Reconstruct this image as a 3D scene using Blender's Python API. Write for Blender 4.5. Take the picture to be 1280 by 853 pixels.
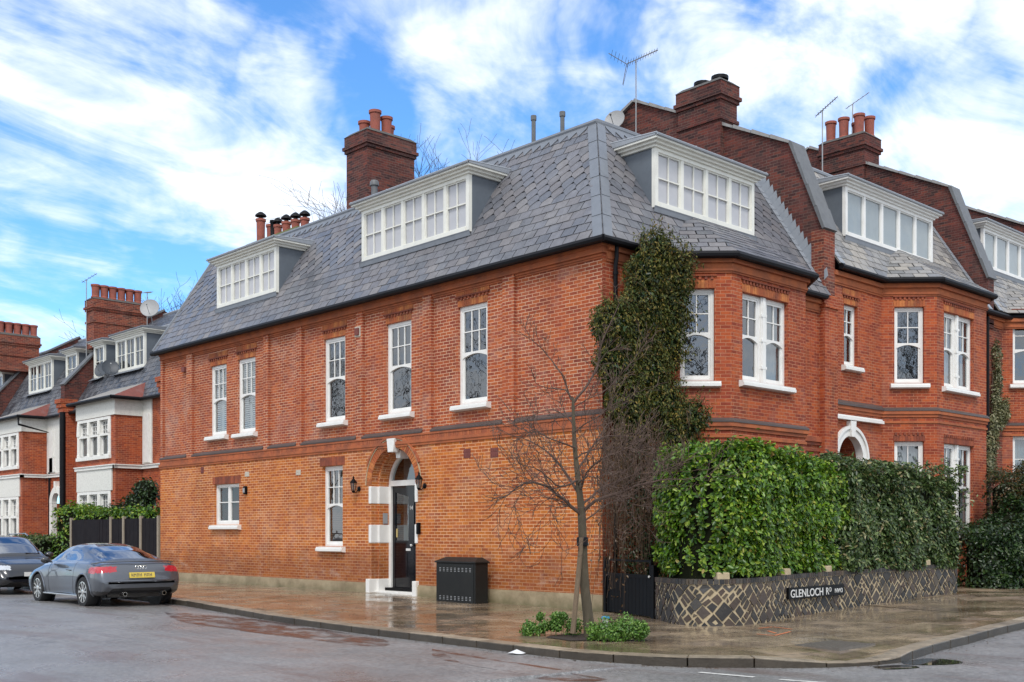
import bpy, bmesh, math, random
import numpy as np
from mathutils import Vector, Matrix
for o in list(bpy.data.objects): bpy.data.objects.remove(o)
S = bpy.context.scene
COL = S.collection
random.seed(7)
# ------------------------------------------------------------------ camera
FPX, YH = 1412.0, 668.0
AZ = math.atan2(1510, 1412)
FW = (math.cos(AZ), math.sin(AZ)); RT = (math.sin(AZ), -math.cos(AZ))
CAM = (-17.054, -15.542, 1.58)
cd = bpy.data.cameras.new('camera'); cam = bpy.data.objects.new('camera', cd); COL.objects.link(cam)
cam.location = CAM; cam.rotation_euler = (math.pi/2, 0, AZ-math.pi/2)
cd.sensor_width = 36; cd.lens = FPX/1280*36; cd.shift_y = (YH-426.5)/1280; cd.clip_end = 3000; cd.clip_start = .1
S.camera = cam
def ray(px, py):
    return (FW[0]+RT[0]*(px-640)/FPX, FW[1]+RT[1]*(px-640)/FPX, -(py-YH)/FPX)
def onx(px, py, x=0):
    r = ray(px, py); t = (x-CAM[0])/r[0]; return Vector((x, CAM[1]+r[1]*t, CAM[2]+r[2]*t))
def ony(px, py, y=0):
    r = ray(px, py); t = (y-CAM[1])/r[1]; return Vector((CAM[0]+r[0]*t, y, CAM[2]+r[2]*t))
def onz(px, py, z=0):
    r = ray(px, py); t = (z-CAM[2])/r[2]; return Vector((CAM[0]+r[0]*t, CAM[1]+r[1]*t, z))
def atd(px, py, d):
    r = ray(px, py); return Vector((CAM[0]+r[0]*d, CAM[1]+r[1]*d, CAM[2]+r[2]*d))
# ------------------------------------------------------------------ world
SUN_EL, SUN_AZ = math.radians(48), math.radians(222)   # azimuth of the sun direction, ccw from +X
EXPO = 0.48
W = bpy.data.worlds.new('World'); S.world = W; W.use_nodes = True
nt = W.node_tree; N = nt.nodes; L = nt.links; N.clear()
def nn(t, tree=None, **k):
    n = (tree or nt).nodes.new(t)
    for a, b in k.items(): setattr(n, a, b)
    return n
out = nn('ShaderNodeOutputWorld'); bg = nn('ShaderNodeBackground'); L.new(bg.outputs[0], out.inputs[0])
sky = nn('ShaderNodeTexSky', sky_type='NISHITA'); sky.sun_disc = False
sky.sun_elevation = SUN_EL; sky.sun_rotation = math.pi/2-SUN_AZ; sky.altitude = 0; sky.air_density = 1.0; sky.dust_density = .3; sky.ozone_density = 3
bg.inputs[1].default_value = .12
tc = nn('ShaderNodeTexCoord')
# deeper blue aloft
gm = nn('ShaderNodeMix', data_type='RGBA', blend_type='MULTIPLY'); gm.inputs[0].default_value = 1
L.new(sky.outputs[0], gm.inputs[6]); gm.inputs[7].default_value = SKYTINT = (.70, 1.12, 1.47, 1)
# cloud layer plane projection
sx = nn('ShaderNodeSeparateXYZ'); L.new(tc.outputs['Generated'], sx.inputs[0])
za = nn('ShaderNodeMath', operation='ADD'); L.new(sx.outputs[2], za.inputs[0]); za.inputs[1].default_value = .22
zm = nn('ShaderNodeMath', operation='MAXIMUM'); L.new(za.outputs[0], zm.inputs[0]); zm.inputs[1].default_value = .05
dx = nn('ShaderNodeMath', operation='DIVIDE'); L.new(sx.outputs[0], dx.inputs[0]); L.new(zm.outputs[0], dx.inputs[1])
dy = nn('ShaderNodeMath', operation='DIVIDE'); L.new(sx.outputs[1], dy.inputs[0]); L.new(zm.outputs[0], dy.inputs[1])
cb = nn('ShaderNodeCombineXYZ'); L.new(dx.outputs[0], cb.inputs[0]); L.new(dy.outputs[0], cb.inputs[1])
mp = nn('ShaderNodeMapping'); L.new(cb.outputs[0], mp.inputs[0]); mp.inputs['Rotation'].default_value = (0, 0, math.radians(20)); mp.inputs['Scale'].default_value = (1.2, 2.3, 1)
n1 = nn('ShaderNodeTexNoise'); L.new(mp.outputs[0], n1.inputs['Vector']); n1.inputs['Scale'].default_value = 1.7; n1.inputs['Detail'].default_value = 9; n1.inputs['Roughness'].default_value = .62; n1.inputs['Distortion'].default_value = .9
n2 = nn('ShaderNodeTexNoise'); L.new(cb.outputs[0], n2.inputs['Vector']); n2.inputs['Scale'].default_value = 6; n2.inputs['Detail'].default_value = 8; n2.inputs['Roughness'].default_value = .6; n2.inputs['Distortion'].default_value = .5
# warped direction used to place the cloud banks
wn = nn('ShaderNodeTexNoise'); L.new(tc.outputs['Generated'], wn.inputs['Vector']); wn.inputs['Scale'].default_value = 5.5; wn.inputs['Detail'].default_value = 5; wn.inputs['Roughness'].default_value = .6
wv = nn('ShaderNodeVectorMath', operation='MULTIPLY_ADD'); L.new(wn.outputs['Color'], wv.inputs[0]); wv.inputs[1].default_value = (.26, .26, .26); L.new(tc.outputs['Generated'], wv.inputs[2])
def cdir(px, py):
    v = Vector(ray(px, py)).normalized(); return v + Vector((.13, .13, .13))
acc = None

BANKS = [(40,150,.17,.75),(150,80,.12,.5),(250,55,.07,.6),(330,110,.09,1.0),(230,190,.13,.85),(330,200,.13,1.0),(120,270,.1,.25),(300,255,.06,.8),(390,180,.06,.6),
         (470,5,.1,.5),(560,105,.09,.8),(640,50,.09,.8),(745,80,.05,.7),(545,190,.06,.75),(690,10,.07,.5),(620,150,.07,.35),
         (900,75,.08,1.0),(960,130,.1,.9),(1040,45,.09,.85),(1130,60,.1,.95),(1130,110,.08,.4),(1220,190,.14,1.2),(1150,210,.1,1.0),(1270,100,.1,.7),(1240,50,.08,.5),(1280,250,.13,.9),
         (-150,100,.25,.7),(-400,200,.4,.6),(1500,100,.3,.8),(600,-400,.5,.6),(1000,-900,.7,.6)]
for (px, py, r, a) in BANKS:
    dn = nn('ShaderNodeVectorMath', operation='DISTANCE'); L.new(wv.outputs[0], dn.inputs[0]); dn.inputs[1].default_value = cdir(px, py)
    mr = nn('ShaderNodeMapRange', interpolation_type='SMOOTHERSTEP'); L.new(dn.outputs['Value'], mr.inputs[0]); mr.inputs[1].default_value = 0; mr.inputs[2].default_value = r*1.35; mr.inputs[3].default_value = a; mr.inputs[4].default_value = 0
    if acc is None: acc = mr.outputs[0]
    else:
        m = nn('ShaderNodeMath', operation='MAXIMUM'); L.new(acc, m.inputs[0]); L.new(mr.outputs[0], m.inputs[1]); acc = m.outputs[0]
nb = nn('ShaderNodeVectorMath', operation='DOT_PRODUCT')   # unseen cloud behind the viewer, thickened to make the light more neutral
L.new(tc.outputs['Generated'], nb.inputs[0]); nb.inputs[1].default_value = (-FW[0], -FW[1], 0)
nr = nn('ShaderNodeMapRange'); L.new(nb.outputs['Value'], nr.inputs[0]); nr.inputs[1].default_value = -.8; nr.inputs[2].default_value = -.35; nr.inputs[3].default_value = 0; nr.inputs[4].default_value = 1.05
m0 = nn('ShaderNodeMath', operation='MAXIMUM'); L.new(acc, m0.inputs[0]); L.new(nr.outputs[0], m0.inputs[1]); acc = m0.outputs[0]
a1 = nn('ShaderNodeMath', operation='MULTIPLY_ADD'); L.new(n1.outputs[0], a1.inputs[0]); a1.inputs[1].default_value = 2.0; a1.inputs[2].default_value = -1.12
a2 = nn('ShaderNodeMath', operation='MULTIPLY_ADD'); L.new(n2.outputs[0], a2.inputs[0]); a2.inputs[1].default_value = .8; L.new(a1.outputs[0], a2.inputs[2])
a3 = nn('ShaderNodeMath', operation='MULTIPLY_ADD'); L.new(acc, a3.inputs[0]); a3.inputs[1].default_value = .95; L.new(a2.outputs[0], a3.inputs[2])
cr = nn('ShaderNodeMapRange', interpolation_type='SMOOTHSTEP'); L.new(a3.outputs[0], cr.inputs[0]); cr.inputs[1].default_value = .42; cr.inputs[2].default_value = 1.45; cr.inputs[3].default_value = 0; cr.inputs[4].default_value = .97
# cloud colour (radiance before the strength factor)
cc = nn('ShaderNodeMix', data_type='RGBA'); L.new(n2.outputs[0], cc.inputs[0]); cc.inputs[6].default_value = (6.3, 6.9, 7.6, 1); cc.inputs[7].default_value = (8.6, 8.7, 8.8, 1)
mx = nn('ShaderNodeMix', data_type='RGBA'); L.new(cr.outputs[0], mx.inputs[0]); L.new(gm.outputs[2], mx.inputs[6]); L.new(cc.outputs[2], mx.inputs[7])
L.new(mx.outputs[2], bg.inputs[0])
sd = bpy.data.lights.new('sun', 'SUN'); sd.energy = 1.5; sd.angle = math.radians(14); sd.color = (1, .95, .88)
so = bpy.data.objects.new('sun', sd); COL.objects.link(so)
sdir = Vector((math.cos(SUN_AZ)*math.cos(SUN_EL), math.sin(SUN_AZ)*math.cos(SUN_EL), math.sin(SUN_EL)))
so.rotation_euler = sdir.to_track_quat('Z', 'Y').to_euler()
S.view_settings.view_transform = 'Standard'; S.view_settings.look = 'None'; S.view_settings.gamma = 1; S.view_settings.use_curve_mapping = False
S.view_settings.exposure = EXPO
S.render.engine = 'CYCLES'
# ------------------------------------------------------------------ materials
M = {}
class MT:
    def __init__(s, name, rough=.6, spec=.5):
        s.m = bpy.data.materials.new(name); s.m.use_nodes = True; s.t = s.m.node_tree; s.t.nodes.clear()
        s.o = s.n('ShaderNodeOutputMaterial'); s.b = s.n('ShaderNodeBsdfPrincipled'); s.l(s.b.outputs[0], s.o.inputs[0])
        s.b.inputs['Roughness'].default_value = rough; s.b.inputs['Specular IOR Level'].default_value = spec
        M[name] = s.m
    def n(s, t, **k):
        n = s.t.nodes.new(t)
        for a, b in k.items(): setattr(n, a, b)
        return n
    def l(s, a, b): s.t.links.new(a, b)
    def uv(s): return s.n('ShaderNodeTexCoord').outputs['UV']
    def pos(s): return s.n('ShaderNodeNewGeometry').outputs['Position']
    def noise(s, vec, scale, detail=4, rough=.55, dist=0, out=0):
        n = s.n('ShaderNodeTexNoise'); s.l(vec, n.inputs['Vector']); n.inputs['Scale'].default_value = scale; n.inputs['Detail'].default_value = detail
        n.inputs['Roughness'].default_value = rough; n.inputs['Distortion'].default_value = dist; return n.outputs[out]
    def scl(s, vec, sc):
        n = s.n('ShaderNodeMapping'); s.l(vec, n.inputs[0]); n.inputs['Scale'].default_value = sc; return n.outputs[0]
    def ramp(s, fac, stops, interp='LINEAR'):
        n = s.n('ShaderNodeValToRGB'); s.l(fac, n.inputs[0]); cr = n.color_ramp; cr.interpolation = interp
        while len(cr.elements) < len(stops): cr.elements.new(.5)
        for e, (p, c) in zip(cr.elements, stops):
            e.position = p; e.color = (c if len(c) == 4 else (*c, 1)) if hasattr(c, '__len__') else (c, c, c, 1)
        return n.outputs[0]
    def mix(s, f, a, b, mode='MIX'):
        n = s.n('ShaderNodeMix', data_type='RGBA', blend_type=mode)
        for i, v in ((0, f), (6, a), (7, b)):
            if hasattr(v, 'is_linked'): s.l(v, n.inputs[i])
            else: n.inputs[i].default_value = v if i == 0 else (*v[:3], 1)
        return n.outputs[2]
    def math(s, op, a, b=None, c=None):
        n = s.n('ShaderNodeMath', operation=op)
        for i, v in enumerate((a, b, c)):
            if v is None: continue
            if hasattr(v, 'is_linked'): s.l(v, n.inputs[i])
            else: n.inputs[i].default_value = v
        return n.outputs[0]
    def bump(s, h, st=.3, dist=.01):
        n = s.n('ShaderNodeBump'); s.l(h, n.inputs['Height']); n.inputs['Strength'].default_value = st; n.inputs['Distance'].default_value = dist
        s.l(n.outputs[0], s.b.inputs['Normal'])
    def base(s, v):
        if hasattr(v, 'is_linked'): s.l(v, s.b.inputs['Base Color'])
        else: s.b.inputs['Base Color'].default_value = (*v[:3], 1)
    def rough(s, v): s.l(v, s.b.inputs['Roughness'])
    def island(s): return s.n('ShaderNodeNewGeometry').outputs['Random Per Island']

def brick_mat(name, stops, mortar, effl=.35, soot=.4, damp=False, bw=.225, bh=.075, mort=.0065, effcol=(.46,.36,.32)):
    t = MT(name, .85, .3); uv = t.uv()
    wob = t.noise(uv, 2.2, 3, out=1)
    wv = t.n('ShaderNodeVectorMath', operation='MULTIPLY_ADD'); t.l(wob, wv.inputs[0]); wv.inputs[1].default_value = (.012, .012, 0); t.l(uv, wv.inputs[2]); uvw = wv.outputs[0]
    b = t.n('ShaderNodeTexBrick'); t.l(uvw, b.inputs['Vector']); b.inputs['Scale'].default_value = 1; b.inputs['Brick Width'].default_value = bw; b.inputs['Row Height'].default_value = bh
    b.inputs['Mortar Size'].default_value = mort; b.inputs['Mortar Smooth'].default_value = .15; b.inputs['Color1'].default_value = (0,0,0,1); b.inputs['Color2'].default_value = (1,1,1,1); b.inputs['Mortar'].default_value = (.5,.5,.5,1)
    col = t.ramp(b.outputs['Color'], stops)
    big = t.noise(uv, .45, 5, .6)
    col = t.mix(1, col, t.ramp(big, [(.3, (.78,.74,.76)), (.5, (1,1,1)), (.72, (1.12,1.08,.95))]), 'MULTIPLY')
    mid = t.noise(uv, 9, 5, .65)
    col = t.mix(1, col, t.ramp(mid, [(.25, .72), (.6, 1.1)]), 'MULTIPLY')
    e = t.ramp(t.noise(uv, .8, 7, .72, .4), [(.52, 0), (.75, effl)])
    col = t.mix(e, col, effcol)
    rp = t.ramp(t.noise(uv, .7, 4, .6, .6), [(.48, 0), (.64, .2 if damp else .42)]); col = t.mix(rp, col, t.mix(.5, col, (.24, .04, .03)))
    s = t.ramp(t.noise(t.scl(uv, (1.6, .45, 1)), 1.3, 7, .72), [(.5, 0), (.74, soot)])
    col = t.mix(s, col, (.045, .035, .03))
    col = t.mix(t.ramp(t.noise(t.scl(uv, (5, .28, 1)), 1.0, 6, .7), [(.54, 0), (.74, .38)]), col, (.07, .035, .028))
    mc = t.mix(t.noise(uv, 3, 5, .7), tuple(c*.65 for c in mortar), tuple(min(1, c*1.25) for c in mortar))
    mc = t.mix(t.ramp(t.noise(uv, 1.1, 5, .6), [(.35, .55), (.62, 0)]), mc, stops[2][1])   # mortar dirtied to the brick colour in places
    col = t.mix(b.outputs['Fac'], col, mc)
    if damp:
        z = t.n('ShaderNodeSeparateXYZ'); t.l(t.pos(), z.inputs[0])
        zz = t.math('ADD', z.outputs[2], t.math('MULTIPLY', t.noise(uv, 1.5, 5, .6), -1.6))
        col = t.mix(t.ramp(zz, [(0, .45), (.55, 0)]), col, (.14, .045, .02))
        lo_ = t.ramp(t.math('ADD', z.outputs[2], t.math('MULTIPLY', t.noise(uv, .9, 4, .6), 2.2)), [(.9, 1), (1.0, 0)]); zl = t.math('MULTIPLY', t.math('SUBTRACT', 2.3, t.math('ADD', z.outputs[2], t.math('MULTIPLY', t.noise(uv, .55, 4, .6), 1.4))), 1.2)
        col = t.mix(t.math('MULTIPLY', t.math('MINIMUM', t.math('MAXIMUM', zl, 0), 1), t.ramp(t.noise(t.scl(uv, (.6, 1.2, 1)), 2.2, 7, .78), [(.53, 0), (.68, .45)])), col, (.56, .42, .33))
    t.base(col)
    h = t.math('SUBTRACT', t.math('MULTIPLY', mid, .5), b.outputs['Fac']); t.bump(h, .6, .008)
    return t
brick_mat('brick_red', [(0,(.27,.060,.033)),(.3,(.34,.074,.030)),(.55,(.41,.092,.032)),(.8,(.47,.12,.038)),(1,(.31,.068,.035))], (.70,.44,.29), .5, .4, mort=.008)
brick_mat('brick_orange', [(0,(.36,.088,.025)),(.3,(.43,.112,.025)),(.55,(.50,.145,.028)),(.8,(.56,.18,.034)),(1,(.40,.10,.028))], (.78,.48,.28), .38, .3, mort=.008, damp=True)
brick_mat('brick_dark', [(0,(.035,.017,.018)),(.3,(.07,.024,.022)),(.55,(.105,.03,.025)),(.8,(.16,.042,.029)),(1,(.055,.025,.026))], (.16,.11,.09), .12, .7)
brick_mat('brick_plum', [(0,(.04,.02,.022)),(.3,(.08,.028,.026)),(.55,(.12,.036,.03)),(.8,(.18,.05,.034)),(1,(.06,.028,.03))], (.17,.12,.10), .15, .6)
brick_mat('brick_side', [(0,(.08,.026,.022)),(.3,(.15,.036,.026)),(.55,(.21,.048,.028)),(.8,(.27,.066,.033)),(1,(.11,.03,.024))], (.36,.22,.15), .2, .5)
brick_mat('brick_front', [(0,(.24,.045,.024)),(.3,(.32,.062,.025)),(.55,(.39,.080,.028)),(.8,(.44,.10,.032)),(1,(.28,.052,.026))], (.50,.24,.14), .22, .6, mort=.0065)
def rub_mat(name, a, b, c=None):
    t = MT(name, .85, .3); col = t.mix(t.island(), a, b)
    col = t.mix(t.ramp(t.noise(t.pos(), 2.2, 6, .7), [(.42, 0), (.72, .7)]), col, c or (.07,.04,.035)); t.base(col)
    t.bump(t.noise(t.pos(), 60, 4), .3, .005)
rub_mat('soldier', (.38,.09,.035), (.56,.20,.065))
rub_mat('rubbed', (.36,.10,.045), (.46,.14,.055), (.13,.06,.045))
rub_mat('dentil', (.20,.055,.035), (.38,.1,.045))
# stone-like plinth
t = MT('plinth', .6); p = t.pos(); c = t.ramp(t.noise(p, 1.6, 7, .7), [(.3,(.20,.15,.085)),(.5,(.33,.26,.16)),(.68,(.42,.34,.22))])
z = t.n('ShaderNodeSeparateXYZ'); t.l(p, z.inputs[0])
g = t.ramp(t.math('ADD', z.outputs[2], t.math('MULTIPLY', t.noise(p, 2.5, 6, .7), .5)), [(.18, .85), (.5, 0)]); c = t.mix(g, c, (.085,.085,.03)); t.base(c); t.bump(t.noise(p, 30, 5), .3, .01)
def paint(name, col, rough=.4, dirt=.25, dcol=None, sc=3):
    t = MT(name, rough); p = t.pos(); d = dcol or tuple(x*.45 for x in col)
    c = t.mix(t.ramp(t.noise(p, sc, 7, .72), [(.45, 0), (.8, dirt)]), col, d); t.base(c); t.bump(t.noise(p, 25, 4), .08, .01); return t
paint('white_paint', (.80,.79,.76), .35, .35, (.5,.47,.4)); paint('sill_slate', (.085,.065,.06), .5, .5, (.04,.032,.03)); paint('cream_paint', (.77,.76,.69), .4, .3)
paint('white_stone', (.80,.79,.75), .7, .45, (.42,.40,.35), 6); paint('pebble_dash', (.74,.73,.68), .9, .55, (.38,.36,.32), 14)
paint('black_paint', (.004,.004,.005), .45, .2, (.012,.012,.012)); paint('black_door', (.003,.003,.006), .12, .1, (.02,.02,.03)); paint('gutter_black', (.005,.005,.007), .5, .3, (.02,.02,.022))
paint('cabinet_black', (.012,.013,.013), .5, .4, (.03,.03,.026)); paint('lead', (.17,.185,.21), .42, .6, (.10,.11,.13), 4); paint('lead_pale', (.29,.31,.34), .5, .7, (.2,.23,.27), 7); paint('coping', (.13,.135,.14), .5, .6, (.055,.055,.06), 5)
paint('cheek_grey', (.12,.14,.165), .5, .4); paint('grey_metal', (.32,.33,.34), .4, .3); paint('dish_grey', (.33,.33,.33), .5, .3); paint('dish_dark', (.05,.06,.075), .5, .3)
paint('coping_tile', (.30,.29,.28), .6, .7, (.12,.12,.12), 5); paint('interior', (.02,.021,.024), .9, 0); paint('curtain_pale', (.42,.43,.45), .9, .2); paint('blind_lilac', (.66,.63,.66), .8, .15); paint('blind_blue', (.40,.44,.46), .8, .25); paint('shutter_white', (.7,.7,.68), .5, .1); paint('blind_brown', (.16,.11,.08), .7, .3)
paint('vent_brown', (.19,.055,.045), .8, .4); paint('vent_white', (.55,.5,.42), .7, .4); paint('brass', (.5,.38,.15), .3, .2); paint('timber_dark', (.012,.010,.013), .8, .5, (.03,.024,.024)); paint('concrete', (.30,.25,.19), .8, .5); paint('plate_white', (.66,.66,.64), .5, .3)
paint('cap_render', (.075,.07,.066), .8, .7, (.14,.13,.11), 5); paint('moss', (.10,.11,.03), .9, .6, (.04,.05,.015), 9); paint('cover_metal', (.13,.115,.10), .35, .6, (.06,.05,.04), 8); paint('litter_white', (.65,.65,.66), .5, .2); paint('blue_plastic', (.05,.30,.52), .35, .1)
for k_, v_ in (('black_paint',.12),('gutter_black',.2),('cabinet_black',.3),('timber_dark',.15)): M[k_].node_tree.nodes['Principled BSDF'].inputs['Specular IOR Level'].default_value = v_
t = MT('pot_clay', .75); c = t.mix(t.island(), (.25,.062,.045), (.35,.10,.065)); c = t.mix(t.ramp(t.noise(t.pos(), 5, 5, .7), [(.45,0),(.75,.6)]), c, (.10,.055,.045)); t.base(c)
# slates: random tint per slate
def slate(name, stops, r0=.28, r1=.6):
    t = MT(name, .4); p = t.pos(); i = t.island(); c = t.ramp(i, stops)
    c = t.mix(1, c, t.ramp(t.noise(p, 7, 6, .7), [(.25,.72),(.65,1.12)]), 'MULTIPLY')
    c = t.mix(t.ramp(t.noise(p, 1.1, 6, .7), [(.5,0),(.78,.5)]), c, (.26,.26,.27))
    t.base(c); t.rough(t.math('MULTIPLY_ADD', i, r1-r0, r0)); t.bump(t.noise(t.scl(p, (1,1,2)), 22, 6, .7), .35, .01)
slate('slate', [(0,(.10,.104,.12)),(.25,(.13,.134,.152)),(.5,(.158,.157,.175)),(.72,(.15,.142,.15)),(.88,(.20,.19,.195)),(1,(.12,.124,.14))])
slate('tile_brown', [(0,(.06,.045,.04)),(.4,(.12,.085,.07)),(.7,(.16,.12,.10)),(1,(.08,.07,.07))])
slate('slate_dark', [(0,(.04,.045,.055)),(.5,(.075,.08,.095)),(1,(.11,.11,.12))])
slate('slate_warm', [(0,(.15,.15,.15)),(.4,(.28,.27,.26)),(.7,(.34,.31,.27)),(1,(.2,.2,.21))])
slate('tile_red', [(0,(.16,.04,.03)),(.5,(.24,.065,.045)),(1,(.12,.05,.045))])
# glass
def glass(name, tint, f0=.08, extra=.0):
    m = bpy.data.materials.new(name); m.use_nodes = True; t = m.node_tree; t.nodes.clear(); M[name] = m
    o = t.nodes.new('ShaderNodeOutputMaterial'); mx = t.nodes.new('ShaderNodeMixShader'); tr = t.nodes.new('ShaderNodeBsdfTransparent'); g = t.nodes.new('ShaderNodeBsdfGlossy')
    tr.inputs[0].default_value = (*tint, 1); g.inputs['Roughness'].default_value = .015; g.inputs[0].default_value = (.95,.97,1,1)
    ge = t.nodes.new('ShaderNodeNewGeometry'); nz = t.nodes.new('ShaderNodeTexNoise'); nz.inputs['Scale'].default_value = 2.2; t.links.new(ge.outputs['Position'], nz.inputs['Vector'])
    bp = t.nodes.new('ShaderNodeBump'); bp.inputs['Strength'].default_value = .06; bp.inputs['Distance'].default_value = .05; t.links.new(nz.outputs[0], bp.inputs['Height']); t.links.new(bp.outputs[0], g.inputs['Normal'])
    def mm(op, a, b=None):
        n = t.nodes.new('ShaderNodeMath'); n.operation = op
        for i, v in enumerate((a, b)):
            if v is None: continue
            if hasattr(v, 'is_linked'): t.links.new(v, n.inputs[i])
            else: n.inputs[i].default_value = v
        return n.outputs[0]
    dp = t.nodes.new('ShaderNodeVectorMath'); dp.operation = 'DOT_PRODUCT'; t.links.new(ge.outputs['Incoming'], dp.inputs[0]); t.links.new(ge.outputs['Normal'], dp.inputs[1])
    f = mm('ADD', mm('MULTIPLY', mm('POWER', mm('SUBTRACT', 1, mm('ABSOLUTE', dp.outputs['Value'])), 4.5), 1-f0), f0)
    t.links.new(f, mx.inputs[0]); t.links.new(tr.outputs[0], mx.inputs[1]); t.links.new(g.outputs[0], mx.inputs[2]); t.links.new(mx.outputs[0], o.inputs[0])
glass('glass', (.62,.66,.66), .16); glass('glass_clear', (.85,.87,.87), .06); glass('car_glass', (.10,.12,.12), .38)
# foliage
def leaf(name, stops, rough=.35, spec=.5, tr=.25):
    t = MT(name, rough, spec); i = t.island(); c = t.ramp(i, stops)
    c = t.mix(1, c, t.ramp(t.noise(t.pos(), 1.6, 4, .6), [(.3,(.7,.72,.7)),(.7,(1.2,1.15,1.0))]), 'MULTIPLY'); t.base(c)
    tl = t.n('ShaderNodeBsdfTranslucent'); t.l(c, tl.inputs[0]); mx = t.n('ShaderNodeMixShader'); mx.inputs[0].default_value = tr
    t.l(t.b.outputs[0], mx.inputs[1]); t.l(tl.outputs[0], mx.inputs[2]); t.l(mx.outputs[0], t.o.inputs[0])
leaf('laurel_leaf', [(0,(.02,.06,.008)),(.3,(.06,.15,.014)),(.6,(.12,.25,.02)),(.85,(.22,.36,.03)),(.975,(.38,.47,.07)),(1,(.26,.15,.05))])
leaf('privet_leaf', [(0,(.015,.035,.01)),(.35,(.045,.09,.025)),(.65,(.10,.165,.05)),(.88,(.20,.27,.11)),(1,(.30,.24,.12))])
leaf('dark_leaf', [(0,(.008,.022,.008)),(.5,(.02,.05,.015)),(.85,(.04,.085,.022)),(1,(.08,.12,.03))])
leaf('ivy_leaf', [(0,(.02,.03,.008)),(.3,(.045,.065,.014)),(.55,(.085,.105,.022)),(.75,(.14,.14,.03)),(.92,(.26,.20,.045)),(1,(.17,.09,.03))], .5, .3)
leaf('variegated_leaf', [(0,(.06,.08,.03)),(.5,(.20,.21,.11)),(1,(.38,.36,.24))])
leaf('red_leaf', [(0,(.02,.035,.01)),(.5,(.045,.065,.018)),(.75,(.10,.06,.02)),(1,(.18,.08,.025))])
leaf('weed_leaf', [(0,(.05,.13,.02)),(.5,(.12,.27,.04)),(1,(.27,.42,.10))])
leaf('dead_leaf', [(0,(.05,.025,.012)),(1,(.14,.08,.035))])
def bark(name, a, b, sc=18):
    t = MT(name, .85, .2); p = t.pos(); c = t.mix(t.noise(t.scl(p, (1,1,.3)), sc, 6, .7), a, b); t.base(c); t.bump(t.noise(t.scl(p, (1,1,.3)), sc*2, 5), .6, .01)
bark('bark', (.04,.034,.024), (.14,.115,.08)); bark('twig', (.05,.035,.03), (.15,.10,.08)); bark('bark_far', (.045,.04,.035), (.10,.085,.075)); bark('stake', (.10,.075,.05), (.26,.19,.13)); bark('dead_stem', (.05,.03,.02), (.17,.11,.07))
# ground
t = MT('asphalt', .4, .5); p = t.pos()
c = t.ramp(t.noise(p, 16, 6, 1.0), [(.3,(.06,.058,.058)),(.5,(.19,.185,.182)),(.7,(.48,.465,.45))])
c = t.mix(1, c, t.ramp(t.noise(p, .35, 6, .65), [(.3,.72),(.65,1.2)]), 'MULTIPLY')
sy = t.scl(p, (1, .22, 1)); c = t.mix(t.ramp(t.noise(sy, .9, 6, .65, .3), [(.52,0),(.64,.5)]), c, (.12,.07,.055))
c = t.mix(t.ramp(t.noise(t.scl(p, (1,.4,1)), .6, 6, .7), [(.6,0),(.7,.5)]), c, (.035,.032,.034)); t.base(c)
t.rough(t.ramp(t.noise(p, .5, 6, .7), [(.35,.22),(.62,.5)])); t.bump(t.math('ADD', t.noise(p, 22, 5, .95), t.math('MULTIPLY', t.noise(p, 3, 4), .6)), .5, .012)
t = MT('flags', .3, .5); p = t.pos(); rot = t.n('ShaderNodeMapping'); t.l(p, rot.inputs[0]); rot.inputs['Rotation'].default_value = (0,0,math.radians(2))
b = t.n('ShaderNodeTexBrick'); t.l(rot.outputs[0], b.inputs['Vector']); b.inputs['Scale'].default_value = 1; b.inputs['Brick Width'].default_value = .9; b.inputs['Row Height'].default_value = .6; b.inputs['Mortar Size'].default_value = .008; b.inputs['Color1'].default_value = (0,0,0,1); b.inputs['Color2'].default_value = (1,1,1,1); b.inputs['Mortar Smooth'].default_value = .3
c = t.ramp(b.outputs['Color'], [(0,(.17,.12,.075)),(.4,(.23,.17,.11)),(.7,(.28,.215,.145)),(1,(.19,.14,.10))])
c = t.mix(1, c, t.ramp(t.noise(p, 1.2, 7, .7), [(.34,.5),(.62,1.4)]), 'MULTIPLY'); c = t.mix(t.ramp(t.noise(p, .5, 5, .6), [(.52,0),(.7,.5)]), c, (.055,.055,.028))
c = t.mix(t.ramp(t.noise(p, 60, 3, .7), [(.62,0),(.75,.35)]), c, (.4,.33,.25)); c = t.mix(b.outputs['Fac'], c, (.045,.035,.025)); t.base(c)
t.rough(t.ramp(t.noise(p, .8, 7, .7), [(.38,.04),(.5,.16),(.64,.5)])); t.bump(t.math('SUBTRACT', t.math('MULTIPLY', t.noise(p, 4, 6, .6), .5), b.outputs['Fac']), .35, .012)
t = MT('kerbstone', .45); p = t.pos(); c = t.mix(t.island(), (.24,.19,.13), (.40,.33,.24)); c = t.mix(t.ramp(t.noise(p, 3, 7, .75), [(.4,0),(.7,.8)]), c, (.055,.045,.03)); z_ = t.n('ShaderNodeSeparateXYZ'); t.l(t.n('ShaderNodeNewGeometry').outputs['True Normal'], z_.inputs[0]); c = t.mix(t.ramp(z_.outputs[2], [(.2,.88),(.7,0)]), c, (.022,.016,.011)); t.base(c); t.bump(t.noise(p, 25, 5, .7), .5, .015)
paint('line_white', (.62,.61,.57), .6, .9, (.16,.15,.15), 9); paint('soil', (.03,.018,.012), .9, .5, (.06,.045,.03), 9); paint('orange_mark', (.55,.16,.06), .7, .9, (.2,.13,.08), 14)
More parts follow.
